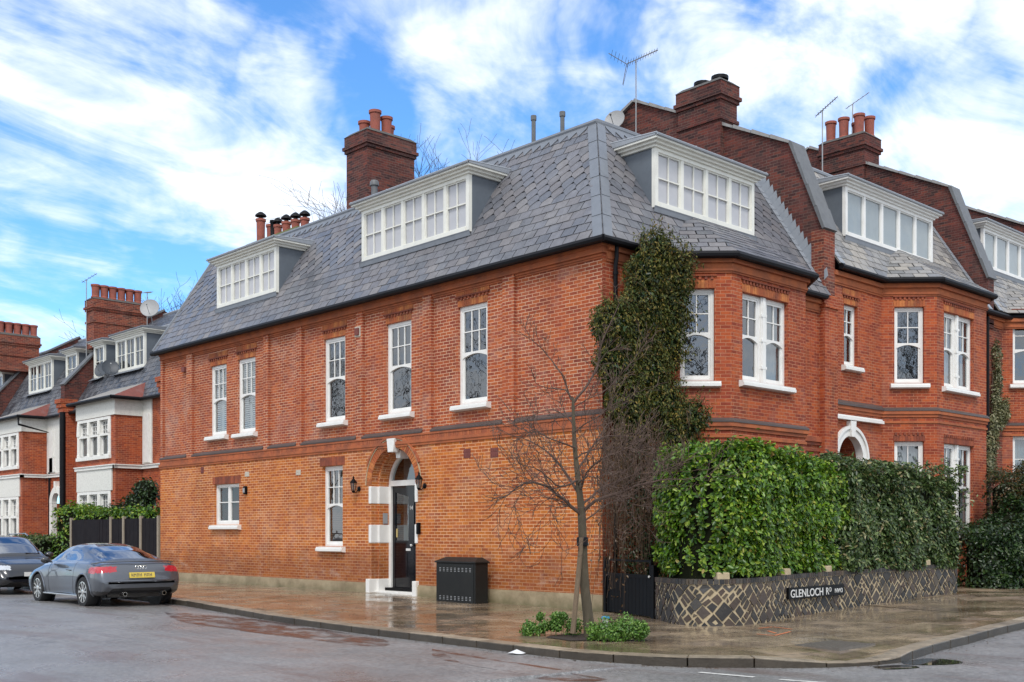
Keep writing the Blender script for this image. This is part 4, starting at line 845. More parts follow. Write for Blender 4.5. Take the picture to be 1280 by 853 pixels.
def front_roof(house, x0, x1, ze, zr, bx, bf, be, mat, seed, bays=True):
    th = 2.2; r_ = zr-ze; sl_ = math.hypot(th, r_); c_, s_ = th/sl_, r_/sl_
    m = MB(); slates(m, (0,-OV,ze), (1,0,0), (0,c_,s_), [(x0,0),(x1,0),(x1,sl_),(x0,sl_)], pointed=(0,0), seed=seed)
    xa, xb = bf-.09, be+.09; xb_ = be+BP
    slates(m, (0,y0,ze), (1,0,0), (0,math.cos(tb),math.sin(tb)), [(xa,0),(xb,0),(xb-sx_,sl),(xa+sx_,sl)], pointed=(0,0), seed=seed+1)
    slates(m, (xa,y0,ze), (-q,q,0), (q*math.cos(tb),q*math.cos(tb),math.sin(tb)), [(0,0),(1.52,0),(.785,2.305)], pointed=(0,0), seed=seed+2)
    slates(m, (xb,y0,ze), (q,q,0), (-q*math.cos(tb),q*math.cos(tb),math.sin(tb)), [(0,0),(1.52,0),(.785,2.305)], pointed=(0,0), seed=seed+3)
    roof = m.build('roof', mat, house); m = MB()
    m.face([(x0,-OV+.012,ze-.02),(x1,-OV+.012,ze-.02),(x1,th-OV,zr-.02),(x0,th-OV,zr-.02)]); m.face([(x0,th-OV,zr-.02),(x1,th-OV,zr-.02),(x1,6.6,zr+2.6),(x0,6.6,zr+2.6)]); m.face([(x0,12,zr-.02),(x1,12,zr-.02),(x1,6.6,zr+2.6),(x0,6.6,zr+2.6)])
    m.face([(xa,y0+.02,ze-.01),(xb,y0+.02,ze-.01),(xb-sx_,y1,ze+1.27),(xa+sx_,y1,ze+1.27)]); m.face([(xa,y0+.02,ze-.01),(xa+sx_,y1,ze+1.27),(bx-.1,-.2,ze-.01)]); m.face([(xb,y0+.02,ze-.01),(xb-sx_,y1,ze+1.27),(xb_+.1,-.2,ze-.01)])
    m.build('roof_boarding', 'deck_dark', roof, recalc=False)
    m = MB(); m.tube([(x0,th-OV,zr+.05),(x1,th-OV,zr+.05)], .06, 6)
    for xs in (x0+.02, x1-.25):
        for i in range(int(sl_/.21)):
            s = i*.21; P = Vector((xs,-OV+c_*s,ze+s_*s)); nn_ = Vector((0,-s_,c_)); m.hexa([P+nn_*.03, P+V(.22,0,0)+nn_*.03, P+V(.22,c_*.23,s_*.23)+nn_*.03, P+V(0,c_*.23,s_*.23)+nn_*.03, P+nn_*.045, P+V(.22,0,0)+nn_*.045, P+V(.22,c_*.23,s_*.23)+nn_*.035, P+V(0,c_*.23,s_*.23)+nn_*.035])
    m.build('lead_flashing', 'lead_pale', roof)
    return roof
front_roof(H2, 8.72, 17.6, ZE2+.04, 11.85, BX, BX+BP, 15.28, 'slate_warm', 21)
slope2 = lambda z: -OV+(z-ZE2)*TH/(11.85-ZE2)
dormer_px(FRONT, 'y', 1057, 1166, 9.56, 10.9, slope2, H2, 5, mat='white_paint', pane='blind_blue', rows=1, cols=1)
party(H2, 17.62, 18.04, [(-.05,9.5),(1.19,12.6),(6.25,15.1),(12,12.2)], 12)
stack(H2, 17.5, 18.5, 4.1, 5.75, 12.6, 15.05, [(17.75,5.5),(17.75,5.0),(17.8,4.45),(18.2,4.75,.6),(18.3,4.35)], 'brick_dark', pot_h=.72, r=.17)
m = MB(); m.tube([(17.5,-.1,8.3),(17.5,-.1,.2)], .05, 8); m.build('downpipe', 'gutter_black', H2, smooth=True)
m = MB(); m.face([(8.75,12,0),(17.6,12,0),(17.6,12,12),(8.75,12,12)]); m.build('rear_wall', 'brick_plum', H2)
# ------------------------------------------------------------------ third house, cut by the frame
H3 = thing('terraced_house', (18.1,0,.3), 'red brick house at the right edge, its wall beside a climbing variegated ivy', 'house')
bx = 18.77; B3 = Fr((bx,0), (1,-1), (-1,-1)); ZE3 = ZE2+.05
a = hit(B3, 1266, 398); b = hit(B3, 1290, 480); wc = (max(.25,a[0]), 1.25, b[1], a[1])
g = hit(B3, 1266, 545); gc = (wc[0], wc[1], 1.8, g[1])
bay(H3, bx, BP, 22.8, 0, 5.05, ZE3-.05, 'brick_front', wc, (.5,2.4,wc[2],wc[3]), gc, (.5,2.4,1.8,g[1]))
for a_, b_ in ((17.62,bx),(23.8,27)): m = MB(); wall(m, FRONT, a_, b_, 0, 8.4); m.build('front_wall', 'brick_side', H3, recalc=False)
m = cornice(FRONT, 17.62, bx, ZE3-.1, H3, band=False); m.build('cornice', 'rubbed', H3)
gutter(H3, [(18.9,-.22),(bx+BP-.08,-BP-.22),(22.88,-BP-.22),(24,-.22)], ZE3-.02)
front_roof(H3, 18.05, 27, ZE3+.04, 12.0, bx, bx+BP, 22.8, 'slate_warm', 41)
slope3 = lambda z: -OV+(z-ZE3)*TH/(12.0-ZE3)
dormer(FRONT, 19.2, 24.0, 10.25, 11.55, slope3(10.25)-.1, slope3, H3, 5, mat='white_paint', pane='blind_blue', rows=1, cols=1)
party(H3, 27, 27.4, [(-.3,9.6),(1.19,12.7),(6.25,15.2),(12,12.2)], 12)
# ------------------------------------------------------------------ terrace down the side street
XF, XB = 3.15, 2.0    # house front, bay front
def side_house(ya, yb, bay_y, ent, dw, dn, label, zoff=0.0, near=False):
    """ya..yb extent, bay_y extent of the bay, ent = (centre of arch) or None, dw/dn wide and narrow dormers (y0,y1)"""
    H = thing('terraced_house', (XF, (ya+yb)/2, .2), label, 'house', 'terraced houses down the side street')
    f = Fr((XF,0), (0,1), (-1,0)); b = Fr((XB,0), (0,1), (-1,0)); zs, ze = 4.3+zoff, 7.0+zoff
    b0, b1 = bay_y; cheek = Fr((XB,b0), (1,0), (0,-1)); ck2 = Fr((XB,b1), (1,0), (0,1))
    m = MB(); w1 = (b0+.5, b1-.15, zs+.45, zs+1.88); w0 = (b0+.5, b1-.15, 1.2, 3.2)
    wall(m, b, b0, b1, .2, ze-.2, [(*w1,.1), (*w0,.1)]); wall(m, cheek, 0, XF-XB, .2, ze-.2); wall(m, ck2, 0, XF-XB, .2, ze-.2); wall(m, f, ya, b0, .2, ze, [(ent-.5, ent+.5, .4, 3.6, 0)] if ent else []); wall(m, f, b1, yb, .2, ze)
    if ent:
        n = 16
        for i in range(n):
            A, B = math.pi*i/n, math.pi*(i+1)/n; p, q_ = (ent+.5*math.cos(A), 3.0+.5*math.sin(A)), (ent+.5*math.cos(B), 3.0+.5*math.sin(B)); m.face([f.p(*p), f.p(*q_), f.p(q_[0],3.6), f.p(p[0],3.6)])
        for u in (ent-.5, ent+.5): m.face([f.p(u,.4), f.p(u,3), f.p(u,3,-1.2), f.p(u,.4,-1.2)])
        m.face([f.p(ent-.5,.4,-1.2), f.p(ent+.5,.4,-1.2), f.p(ent+.5,3.6,-1.2), f.p(ent-.5,3.6,-1.2)])
    m.build('wall', 'brick_front', H, recalc=False)
    m = MB()   # pebbledashed friezes
    for fr, u0, u1 in ((b, b0-.05, b1+.05), (cheek, -.05, XF-XB)): m.fbox(fr, u0, u1, ze-.68, ze-.02, -.05, .06)
    m.fbox(b, w0[0]-.25, w0[1]+.15, 3.33, zs-.05, -.05, .05); m.fbox(f, ya+(1.95 if near else .45), b0-.02, zs+.1, ze-.02, -.05, .04)
    m.build('frieze', 'pebble_dash', H)
    m = MB()
    for fr, u0, u1 in ((b, b0-.1, b1+.1), (cheek, -.1, XF-XB), (f, ya+.3, b0)): m.fbox(fr, u0, u1, zs-.1, zs+.02, -.05, .1); m.fbox(fr, u0, u1, zs+.02, zs+.06, -.05, .14)
    m.build('string_course', 'white_stone', H)
    m = MB(); m.fbox(f, ya+2.1, ya+2.6, zs+.15, ze-.6, .04, .10)
    if not near:
        m.fbox(f, ya+1.9, ya+2.5, zs+.15, zs+.8, .04, .1)
        arc_strip(m, f, ent, 3.0, .48, .78, -.1, .14); m.fbox(f, ent-.1, ent+.1, 3.45, 4.0, -.05, .2)
        for s_ in (-1, 1): m.fbox(f, ent+s_*.64-.15, ent+s_*.64+.15, .3, 3.0, -.1, .13)
    m.build('stone_dressing', 'white_stone', H)
    for (u0, u1, z0, z1), gr in ((w1, 0), (w0, 1)):
        n = 3; k = MB(); g = MB(); st = (u1-u0)/n
        k.fbox(b, u0-.12, u1+.12, z0-.14, z0, -.1, .1); k.fbox(b, u0-.1, u1+.1, z1, z1+.12, -.1, .04)
        for i in range(n+1): u = u0+i*st; k.fbox(b, u-.1, u+.1, z0, z1, -.1, .03); k.lathe(b.p(u, z0, .04), [(.06,0),(.06,.1),(.045,.15),(.045,(z1-z0)*.6),(.07,(z1-z0)*.62),(.07,(z1-z0)*.7),(.05,z1-z0)], 8)
        k.fbox(b, u0, u1, z0+(z1-z0)*.56, z0+(z1-z0)*.62, -.1, .02)
        o = k.build('window', 'white_stone', H)
        s = MB()
        for i in range(n):
            x0, x1 = u0+i*st+.1, u0+(i+1)*st-.1
            for a_, b_ in ((x0,x0+.04),(x1-.04,x1)): s.fbox(b, a_, b_, z0, z1, -.14, -.08)
            s.fbox(b, x0, x1, z1-.05, z1, -.14, -.08); s.fbox(b, x0, x1, z0, z0+.07, -.14, -.08); zm = z0+(z1-z0)*.59; s.fbox(b, x0, x1, zm-.03, zm+.03, -.14, -.075)
            for c in (1,2): u = x0+(x1-x0)*c/3; s.fbox(b, u-.01, u+.01, zm, z1, -.13, -.09)
            for c in (1,2): z = zm+(z1-zm)*c/3; s.fbox(b, x0, x1, z-.01, z+.01, -.13, -.09)
            g.face([b.p(x0,z0,-.12), b.p(x1,z0,-.12), b.p(x1,z1,-.12), b.p(x0,z1,-.12)])
        s.build('sash_frame', 'white_paint', o); g.build('pane', 'glass', o)
        rr_ = MB(); rr_.fbox(b, u0, u1, z0, z1, -.5, -.45); rr_.build('room_lining', 'interior', o)
    if not near:   # narrow stair window
        casements(f, ya+1.95, ya+2.45, zs+.85, zs+2.1, H, 1, d=.06, cols=1, rows=2, frame_mat='white_stone', pane='interior', name='window')
    # mansard, eaves line at XF-.4 ; small tiled roof over the bay
    zt = 10.4+zoff; th = 2.0; sl_ = math.hypot(th, zt-ze); c_, s_ = th/sl_, (zt-ze)/sl_
    m = MB(); slates(m, (XF-.15,0,ze), (0,1,0), (c_,0,s_), [(ya,0),(yb,0),(yb,sl_),(ya,sl_)], pointed=(0,0), seed=int(ya), w=.3, e=.24); roof = m.build('roof', 'slate_dark', H)
    zr_ = zt+1.5; m = MB(); xt = XF-.15+th; slates(m, (xt,0,zt), (0,1,0), (2.4/2.83,0,1.5/2.83), [(ya,0),(yb,0),(yb,2.83),(ya,2.83)], pointed=(0,0), seed=int(ya)+1, w=.3, e=.24); m.build('upper_slope', 'slate_dark', roof)
    m = MB(); m.face([(XF-.14,ya,ze-.02),(XF-.14,yb,ze-.02),(xt,yb,zt-.02),(xt,ya,zt-.02)]); m.face([(xt,ya,zt-.02),(xt,yb,zt-.02),(xt+2.4,yb,zr_-.02),(xt+2.4,ya,zr_-.02)]); m.face([(xt+6,ya,zt-.5),(xt+6,yb,zt-.5),(xt+2.4,yb,zr_-.02),(xt+2.4,ya,zr_-.02)])
    m.build('roof_boarding', 'deck_dark', roof, recalc=False)
    m = MB(); m.tube([(xt+2.4,ya,zr_+.03),(xt+2.4,yb,zr_+.03)], .07, 6); m.tube([(xt,ya,zt+.03),(xt,yb,zt+.03)], .05, 6); m.build('ridge', 'lead_pale', roof)
    m = MB(); e0, e1 = b0-.3, b1+.3; hz = .75; P = [V(XB-.25,e0,ze),V(XB-.25,e1,ze),V(XF+.35,e1-.5,ze+hz),V(XF+.35,e0+.7,ze+hz)]
    n_ = (P[1]-P[0]).cross(P[3]-P[0]); m.hexa([p-V(0,0,.03) for p in P]+[p+V(0,0,.03) for p in P]); br = m.build('bay_roof', 'slate_warm' if near else 'slate_warm', H)
    m = MB(); m.face([V(XB-.25,e0,ze+.02),V(XF+.35,e0+.7,ze+hz+.02),V(XF+.1,e0,ze+.02)])
    P = [V(XB-.27,e0-.02,ze+.02),V(XF+.35,e0+.7,ze+hz+.04),V(XF+.35,e0,ze+.02)]; m.prism(P, V(0,-.02,-.03)); m.build('bay_hip', 'tile_red', br)
    gutter(H, [(XF-.25,ya),(XF-.25,e0),(XB-.3,e0),(XB-.3,e1),(XF-.25,e1),(XF-.25,yb)][::-1], ze-.02)
    sl3 = lambda z: -.15+.15*0+(z-ze)*th/(zt-ze)-.15
    for dd, n in ((dw,3),(dn,1)):
        dormer(f, dd[0], dd[1], 8.55+zoff, 10.0+zoff, .75, sl3, H, n, mat='cream_paint', pane='interior', rows=2, cols=2, roofmat='lead')
    return H, f
HA, fA = side_house(25.0, 34.9, (27.8,31.5), None, (29.3,32.1), (33.3,34.4), 'white and red terraced house nearest the corner house, behind the dark fence', near=True)
HB, fB = side_house(34.9, 44.85, (37.85,41.5), 36.5, (39.3,42.3), (36.3,37.6), 'terraced house at the left edge of the photo with an arched white doorway')
def side_party(H, y, z0=7.3, zoff=0, w=.4):
    prof = [(XF-.45,z0+.2),(XF-.45,z0+.9),(XF+1.85,10.75+zoff),(XF+4.3,12.15+zoff),(XF+7,10.5)]
    m = MB(); m.prism([V(x,y-w/2,z) for x, z in prof]+[V(XF+7,y-w/2,7)], V(0,w,0)); o = m.build('party_wall', 'brick_dark', H); m = MB()
    for i in range(1,3):
        a, b = V(prof[i][0],0,prof[i][1]), V(prof[i+1][0],0,prof[i+1][1]); L_ = (b-a).length; t = (b-a)/L_; n_ = V(-t.z,0,t.x); k = round(L_/.6)
        for j in range(k):
            s0, s1 = L_*j/k+.006, L_*(j+1)/k-.006; Q = [a+t*s0+V(0,y-w/2-.07,0), a+t*s0+V(0,y+w/2+.07,0), a+t*s1+V(0,y+w/2+.07,0), a+t*s1+V(0,y-w/2-.07,0)]; m.hexa([p+n_*.004 for p in Q]+[p+n_*.08 for p in Q])
    m.build('coping', 'coping', o)
    m = MB(); m.box(XF-.42,y-.25,.2,XF+.1,y+.25,z0+.3)
    for k in range(4): m.box(XF-.5-.06*k,y-.27-.02*k,z0-.5+.2*k,XF+.1,y+.27+.02*k,z0-.32+.2*k)
    m.build('party_pier', 'brick_front', H)
side_party(HA, 34.9); side_party(HA, 25.0); side_party(HB, 44.85)
m = MB(); m.tube([(XF-.5,34.75,7.0),(XF-.5,34.75,.3)], .14, 10)
m.build('soil_pipe', 'gutter_black', HA, smooth=True)
m = MB(); m.tube([(XB-.3,37.5,6.9),(XB-.3,37.5,6.6),(XF-.05,37.5,6.3),(XF-.05,37.5,.3)], .05, 8); m.build('downpipe', 'gutter_black', HB, smooth=True)
stack(HA, 3.95, 6.45, 34.5, 35.35, 10.0, 12.2, [(4.1+.4*i,34.7,.6) for i in range(6)]+[(4.3+.4*i,35.1,.6) for i in range(5)], 'brick_side', pot_h=.6, r=.17)
stack(HB, 2.6, 5.2, 44.4, 45.3, 10.0, 11.8, [(2.9+.42*i,44.65,.6) for i in range(6)]+[(3.1+.42*i,45.05,.6) for i in range(5)], 'brick_side', pot_h=.6, r=.18)
HC, fC = side_house(44.85, 54.8, (47.85,51.5), 46.5, (49.3,52.3), (46.0,47.2), 'farthest terraced house, only its roof and stack showing at the left edge')
# ------------------------------------------------------------------ ground
def zg(x, y): return .03*max(0, min(x, 8))*(1 if y < 8 else 0) + .012*max(0, min(y, 8))
def zroad(x, y):
    base_ = -.12 + .03*max(0, min(x, 8)) + .012*max(0, min(y, 8))
    d = min(max(0, -5-x), 4) if y > -6 else min(max(0, -8-y), 4)
    return base_ + .014*d
def catmull(P, step=.3):
    out_ = []
    P = [P[0]]+list(P)+[P[-1]]
    for i in range(1, len(P)-2):
        a, b, c, d = [np.array(p, float) for p in P[i-1:i+3]]; n = max(1, int(np.linalg.norm(c-b)/step))
        n = min(n, 60)
        for k in range(n):
            t = k/n; out_.append(tuple(.5*((2*b)+(-a+c)*t+(2*a-5*b+4*c-d)*t*t+(-a+3*b-3*c+d)*t**3)))
    out_.append(tuple(P[-2])); return out_
KP = [(-4.9,60,.3,60),(-4.9,20,.3,20),(-4.95,12,.2,12),(-5.1,8.5,.2,8.5),(-5.75,3,.2,3),(-5.88,0,.2,0),(-5.98,-2.5,.2,-.3),(-6.04,-3.6,.3,-.6),(-6.08,-5.1,.4,-.7),(-5.65,-6.4,.5,-.8),(-4.95,-7.2,.7,-.8),(-4.35,-7.75,1,-.8),(-3.4,-8.12,1.5,-.8),(-2.6,-8.05,2,-.8),(-.7,-7.7,3,-.5),(2.6,-7.4,5,-.2),(10,-7.3,10,0),(60,-7.3,60,0)]
KC = catmull(KP)
def kh(x, y):   # height of the kerb top (dropped at the crossing)
    d = math.hypot(x+3.85, y+8.0); return -.075*max(0, 1-(d/1.3)**2) if d < 1.3 else 0
m = MB(); nr_ = 10; base_i = 0
rows_ = []
for k in KC:
    row = []
    for j in range(nr_+1):
        t = j/nr_; x, y = k[0]+(k[2]-k[0])*t, k[1]+(k[3]-k[1])*t; row.append((x, y, zg(x, y)+kh(k[0], k[1])*max(0, 1-t*5)))
    rows_.append(row)
vs = [p for r in rows_ for p in r]; m.v = vs
for i in range(len(rows_)-1):
    for j in range(nr_): a = i*(nr_+1)+j; m.f.append((a, a+1, a+nr_+2, a+nr_+1))
tag(m.build('pavement', 'flags'), kind='structure')
m = MB(); i = 0
acc_ = [0]
for a, b in zip(KC, KC[1:]): acc_.append(acc_[-1]+math.hypot(a[0]-b[0], a[1]-b[1]))
def kat(s):
    j = max(0, min(len(acc_)-2, int(np.searchsorted(acc_, s))-1)); t = (s-acc_[j])/max(1e-6, acc_[j+1]-acc_[j]); a, b = KC[j], KC[j+1]; x, y = a[0]+(b[0]-a[0])*t, a[1]+(b[1]-a[1])*t
    dx_, dy_ = b[0]-a[0], b[1]-a[1]; l_ = math.hypot(dx_, dy_); return x, y, dx_/l_, dy_/l_
s = 22.0
while s < acc_[-1]-45:
    Ls = rnd(.8, 1.0); e = s+Ls-.012; P = [kat(s), kat(s+Ls/2), kat(e)]; hgt = rnd(-.004, .006)
    lo, hi = [], []
    for x, y, tx, ty in P:
        nx, ny = ty, -tx   # towards the road
        if (nx*(-6)+ny*(-8)) < 0 and False: nx, ny = -nx, -ny
        z = zg(x, y)+kh(x, y)+.006+hgt; zb = zroad(x, y)-.06
        lo.append([(x+nx*.0, y+ny*.0, zb), (x-nx*.28, y-ny*.28, zb)]); hi.append([(x+nx*.0, y+ny*.0, z), (x-nx*.28, y-ny*.28, z+.004)])
    for k in (0, 1): m.hexa([lo[k][0], lo[k+1][0], lo[k+1][1], lo[k][1], hi[k][0], hi[k+1][0], hi[k+1][1], hi[k][1]]) if False else None
    # one connected stone
    b0_ = len(m.v)
    for k in range(3): m.v += [lo[k][0], lo[k][1], hi[k][1], hi[k][0]]
    for k in range(2):
        o_ = b0_+4*k
        for q1 in range(4): q2 = (q1+1) % 4; m.f.append((o_+q1, o_+q2, o_+4+q2, o_+4+q1))
    m.f.append((b0_, b0_+1, b0_+2, b0_+3)); m.f.append((b0_+8, b0_+9, b0_+10, b0_+11))
    s += Ls
tag(m.build('kerb', 'kerbstone', bevel=.015), kind='structure')
m = MB(); xs = [-60,-40,-28,-20,-16,-14,-12,-11,-10,-9,-8,-7,-6,-5,-4,-3,-2,-1,0,2,4,6,8,12,20,40,60]; ys = [-60,-40,-28,-20,-16,-13,-12,-11,-10,-9,-8,-7,-6.01,-5.99,-4,-2,0,1,2,3,4,6,8,12,20,40,60]
for y in ys:
    for x in xs: m.v.append((x, y, zroad(x, y)))
for j in range(len(ys)-1):
    for i in range(len(xs)-1): a = j*len(xs)+i; m.f.append((a, a+1, a+len(xs)+1, a+len(xs)))
# the strip next to the kerbs stays continuous under the pavement
tag(m.build('road', 'asphalt', smooth=True), kind='structure')
m = MB(); m.face([(-900,-900,-.6),(900,-900,-.6),(900,900,-.6),(-900,900,-.6)]); tag(m.build('ground', 'soil'), kind='structure')
m = MB(); m.face([(.25,19.8,.12),(12,19.8,.12),(12,70,.12),(.25,70,.12)]); tag(m.build('garden_ground', 'soil'), kind='structure')
m = MB()
for (a, b) in (((874,839),(943,845)), ((975,848),(1062,855.5))):
    A, B = onz(*a, -.1), onz(*b, -.1); u = (B-A).normalized(); n_ = V(-u.y,u.x,0)*.045
    k = 6
    for i in range(k):
        P = [A+(B-A)*(i/k)+n_, A+(B-A)*((i+1)/k)+n_, A+(B-A)*((i+1)/k)-n_, A+(B-A)*(i/k)-n_]; m.face([(p.x,p.y,zroad(p.x,p.y)+.006) for p in P])
tag(m.build('road_marking', 'line_white'), kind='structure')
# chequered cover plate, repair slab, sprayed marks
cp = onz(1044, 806, 0); co_ = thing('access_cover', (cp.x,cp.y,zg(cp.x,cp.y)), 'chequered metal access cover set in the pavement near the dropped kerb', 'cover')
cz = zg(cp.x, cp.y)+.004
m = MB(); m.box(cp.x-.48,cp.y-.36,cz-.05,cp.x+.48,cp.y+.36,cz+.004); m.build('frame', 'cover_metal', co_)
m = MB()
for i in range(18):
    for j in range(13):
        x, y = cp.x-.44+.0515*i, cp.y-.33+.0545*j; a = .016 if (i+j) % 2 else .007; b_ = .007 if (i+j) % 2 else .016; m.box(x-a,y-b_,cz+.004,x+a,y+b_,cz+.009)
m.build('plate_pattern', 'cover_metal', co_)
m = MB()
for pts in ([(948,786),(966,784),(990,787)], [(946,793),(968,795),(988,790)], [(960,789),(970,792)]):
    Q = [onz(*p, 0) for p in pts]
    for a, b in zip(Q, Q[1:]):
        u = (b-a).normalized(); n_ = V(-u.y,u.x,0)*.025; m.face([(p.x,p.y,zg(p.x,p.y)+.005) for p in (a+n_, b+n_, b-n_, a-n_)])
tag(m.build('spray_mark', 'orange_mark'), kind='structure')
t = MT('puddle_water', .03, .5); t.base((.03,.026,.024))
for pts in ([(1125,826),(1160,822),(1196,825),(1202,829),(1160,831),(1130,829)], [(1090,832),(1130,830),(1150,834),(1105,836)]):
    Q = catmull([tuple(onz(*p, -.1)) for p in pts+[pts[0]]], .15)[:-1]; m = MB(); m.face([(q_[0], q_[1], zroad(q_[0], q_[1])+.005) for q_ in Q]); tag(m.build('puddle', 'puddle_water'), kind='structure')
t = MT('wet_stain', .25); t.base((.10,.045,.034)); t.l(t.ramp(t.noise(t.scl(t.pos(), (1.6,.7,1)), 2.2, 6, .7), [(.42,0),(.58,.75)]), t.b.inputs['Alpha'])
for pts in ([(205,770),(300,775),(400,787),(480,800),(470,810),(380,800),(290,790),(225,781)], [(540,812),(600,822),(700,838),(760,848),(700,850),(600,836),(545,824)]):
    Q = catmull([tuple(onz(*p, -.1)) for p in pts+[pts[0]]], .2)[:-1]; m = MB(); m.face([(q_[0], q_[1], zroad(q_[0], q_[1])+.005) for q_ in Q]); tag(m.build('road_stain', 'wet_stain'), kind='structure')
# ------------------------------------------------------------------ garden wall
WP = catmull([(-.72,-2.0),(-1.12,-2.55),(-1.42,-3.1),(-1.38,-3.6),(-.85,-3.93),(.2,-3.88),(1.3,-3.72),(3,-3.62),(5.5,-3.58),(8.1,-3.58)], .12)
wa = [0]
for a, b in zip(WP, WP[1:]): wa.append(wa[-1]+math.hypot(a[0]-b[0], a[1]-b[1]))
WL = wa[-1]
def wat(s, d=0):
    s_ = max(0, min(WL, s)); j = max(0, min(len(wa)-2, int(np.searchsorted(wa, s_))-1)); t = (s_-wa[j])/(wa[j+1]-wa[j]); a, b = WP[j], WP[j+1]
    # smoothed tangent
    a2, b2 = WP[max(0, j-2)], WP[min(len(WP)-1, j+3)]; tx, ty = b2[0]-a2[0], b2[1]-a2[1]; l_ = math.hypot(tx, ty); nx, ny = ty/l_, -tx/l_
    return Vector((a[0]+(b[0]-a[0])*t+nx*d, a[1]+(b[1]-a[1])*t+ny*d, 0))
GW_ = thing('garden_wall', (-.72,-2.0,0), 'low curved garden wall of diagonal dark stones carrying the street sign', 'wall')
WT = lambda s: .745+.012*s
m = MB(); k = 90; b0_ = 0
for i in range(k+1):
    s = WL*i/k; zt_ = WT(s); m.v += [tuple(wat(s,0)+V(0,0,-.15)), tuple(wat(s,0)+V(0,0,zt_-.0)), tuple(wat(s,-.23)+V(0,0,zt_)), tuple(wat(s,-.23)+V(0,0,-.15))]
for i in range(k):
    for q1 in range(4): q2 = (q1+1) % 4; m.f.append((4*i+q1, 4*i+q2, 4*i+4+q2, 4*i+4+q1))
m.f.append((0,1,2,3)); m.f.append((4*k,4*k+1,4*k+2,4*k+3)); m.build('mortar_core', 'mortar', GW_)
m = MB(); rs = random.Random(11); stones = []
def split(a, b, c, d, dep_):   # rectangle (a..c, b..d) in the rotated frame
    w_, h_ = c-a, d-b
    if dep_ == 0 or (max(w_, h_) < .30 and rs.random() < .5) or max(w_, h_) < .16: stones.append((a,b,c,d)); return
    t = rs.uniform(.32, .68)
    if w_ > h_*rs.uniform(.55, 1.5): split(a, b, a+w_*t, d, dep_-1); split(a+w_*t, b, c, d, dep_-1)
    else: split(a, b, c, b+h_*t, dep_-1); split(a, b+h_*t, c, d, dep_-1)
for i in range(-3, 20):
    for j in range(-18, 6): 
        split(i*.62, j*.62, (i+1)*.62, (j+1)*.62, 5)
for (a, b, c, d) in stones:
    g = .013+rs.uniform(0,.009); P = [(a+g,b+g),(c-g,b+g),(c-g,d-g),(a+g,d-g)]; P = [(x+rs.uniform(-.016,.016), y+rs.uniform(-.016,.016)) for x, y in P]
    R_ = [((x-y)*.7071, (x+y)*.7071) for x, y in P]
    cs_ = sum(p[0] for p in R_)/4
    if cs_ < -.3 or cs_ > WL+.3: continue
    base_z = zg(wat(cs_).x, -3)-.02; C_ = clip(R_, [(0,base_z),(WL,base_z),(WL,WT(WL)-.06),(0,WT(0)-.06)])
    if len(C_) < 3: continue
    # subdivide long stones so they follow the curve: use straight polygon (short enough)
    dp = rs.uniform(.006,.02); n_ = len(C_); b0_ = len(m.v); m.v += [tuple(wat(x, dp)+V(0,0,z)) for x, z in C_]+[tuple(wat(x, -.02)+V(0,0,z)) for x, z in C_]
    m.f.append(tuple(range(b0_, b0_+n_)));
    for i in range(n_): i2 = (i+1) % n_; m.f.append((b0_+i, b0_+n_+i, b0_+n_+i2, b0_+i2))
m.build('stone_facing', 'wall_stone', GW_)
m = MB(); s = .02
while s < WL-.08:
    w_ = rs.uniform(.06,.1); e = s+w_-.014; z0_, z1_ = WT(s)-.05, WT(s)+.035; m.hexa([wat(s,.025)+V(0,0,z0_), wat(e,.025)+V(0,0,z0_), wat(e,-.25)+V(0,0,z0_), wat(s,-.25)+V(0,0,z0_), wat(s,.025)+V(0,0,z1_), wat(e,.025)+V(0,0,z1_), wat(e,-.25)+V(0,0,z1_), wat(s,-.25)+V(0,0,z1_)]); s += w_
m.build('coping', 'wall_stone', GW_)
for px in (904, 985, 1036, 1113, 1160):
    s = min(np.linspace(0, WL, 300), key=lambda t: abs((lambda p: 640+FPX*((p.x-CAM[0])*RT[0]+(p.y-CAM[1])*RT[1])/((p.x-CAM[0])*FW[0]+(p.y-CAM[1])*FW[1]))(wat(t))-px))
    m = MB(); P = [wat(s-.12,.015), wat(s+.12,.015), wat(s+.12,-.2), wat(s-.12,-.2)]; zt_ = WT(s)
    m.hexa([p+V(0,0,zt_-.08) for p in P]+[p*.96+wat(s,-.1)*.04+V(0,0,zt_+.15) for p in P]); m.build('pier_stub', 'mortar', GW_, bevel=.02)
# street sign on the wall
sg = thing('street_sign', tuple(wat(2.6,.03)+V(0,0,.6)), 'black street name plate with white letters fixed to the diagonal stone wall', 'sign')
def s_of_px(px, d=.03):
    return min(np.linspace(0, WL, 900), key=lambda t: abs((lambda p: 640+FPX*((p.x-CAM[0])*RT[0]+(p.y-CAM[1])*RT[1])/((p.x-CAM[0])*FW[0]+(p.y-CAM[1])*FW[1]))(wat(t, d))-px))
sa, sb = s_of_px(984), s_of_px(1054); A, B = wat(sa, .06), wat(sb, .05); fs = Fr((A.x,A.y), (B.x-A.x,B.y-A.y), (B.y-A.y, -(B.x-A.x))); Ls = (B-A).length
za_ = CAM[2]-(742-YH)/FPX*((A.x-CAM[0])*FW[0]+(A.y-CAM[1])*FW[1]); zb_ = CAM[2]-(736-YH+2)/FPX*((B.x-CAM[0])*FW[0]+(B.y-CAM[1])*FW[1])
zm_ = (za_+zb_)/2
m = MB(); m.fbox(fs, 0, Ls, zm_-.1, zm_+.11, -.05, 0); m.build('plate', 'black_paint', sg, bevel=.004)
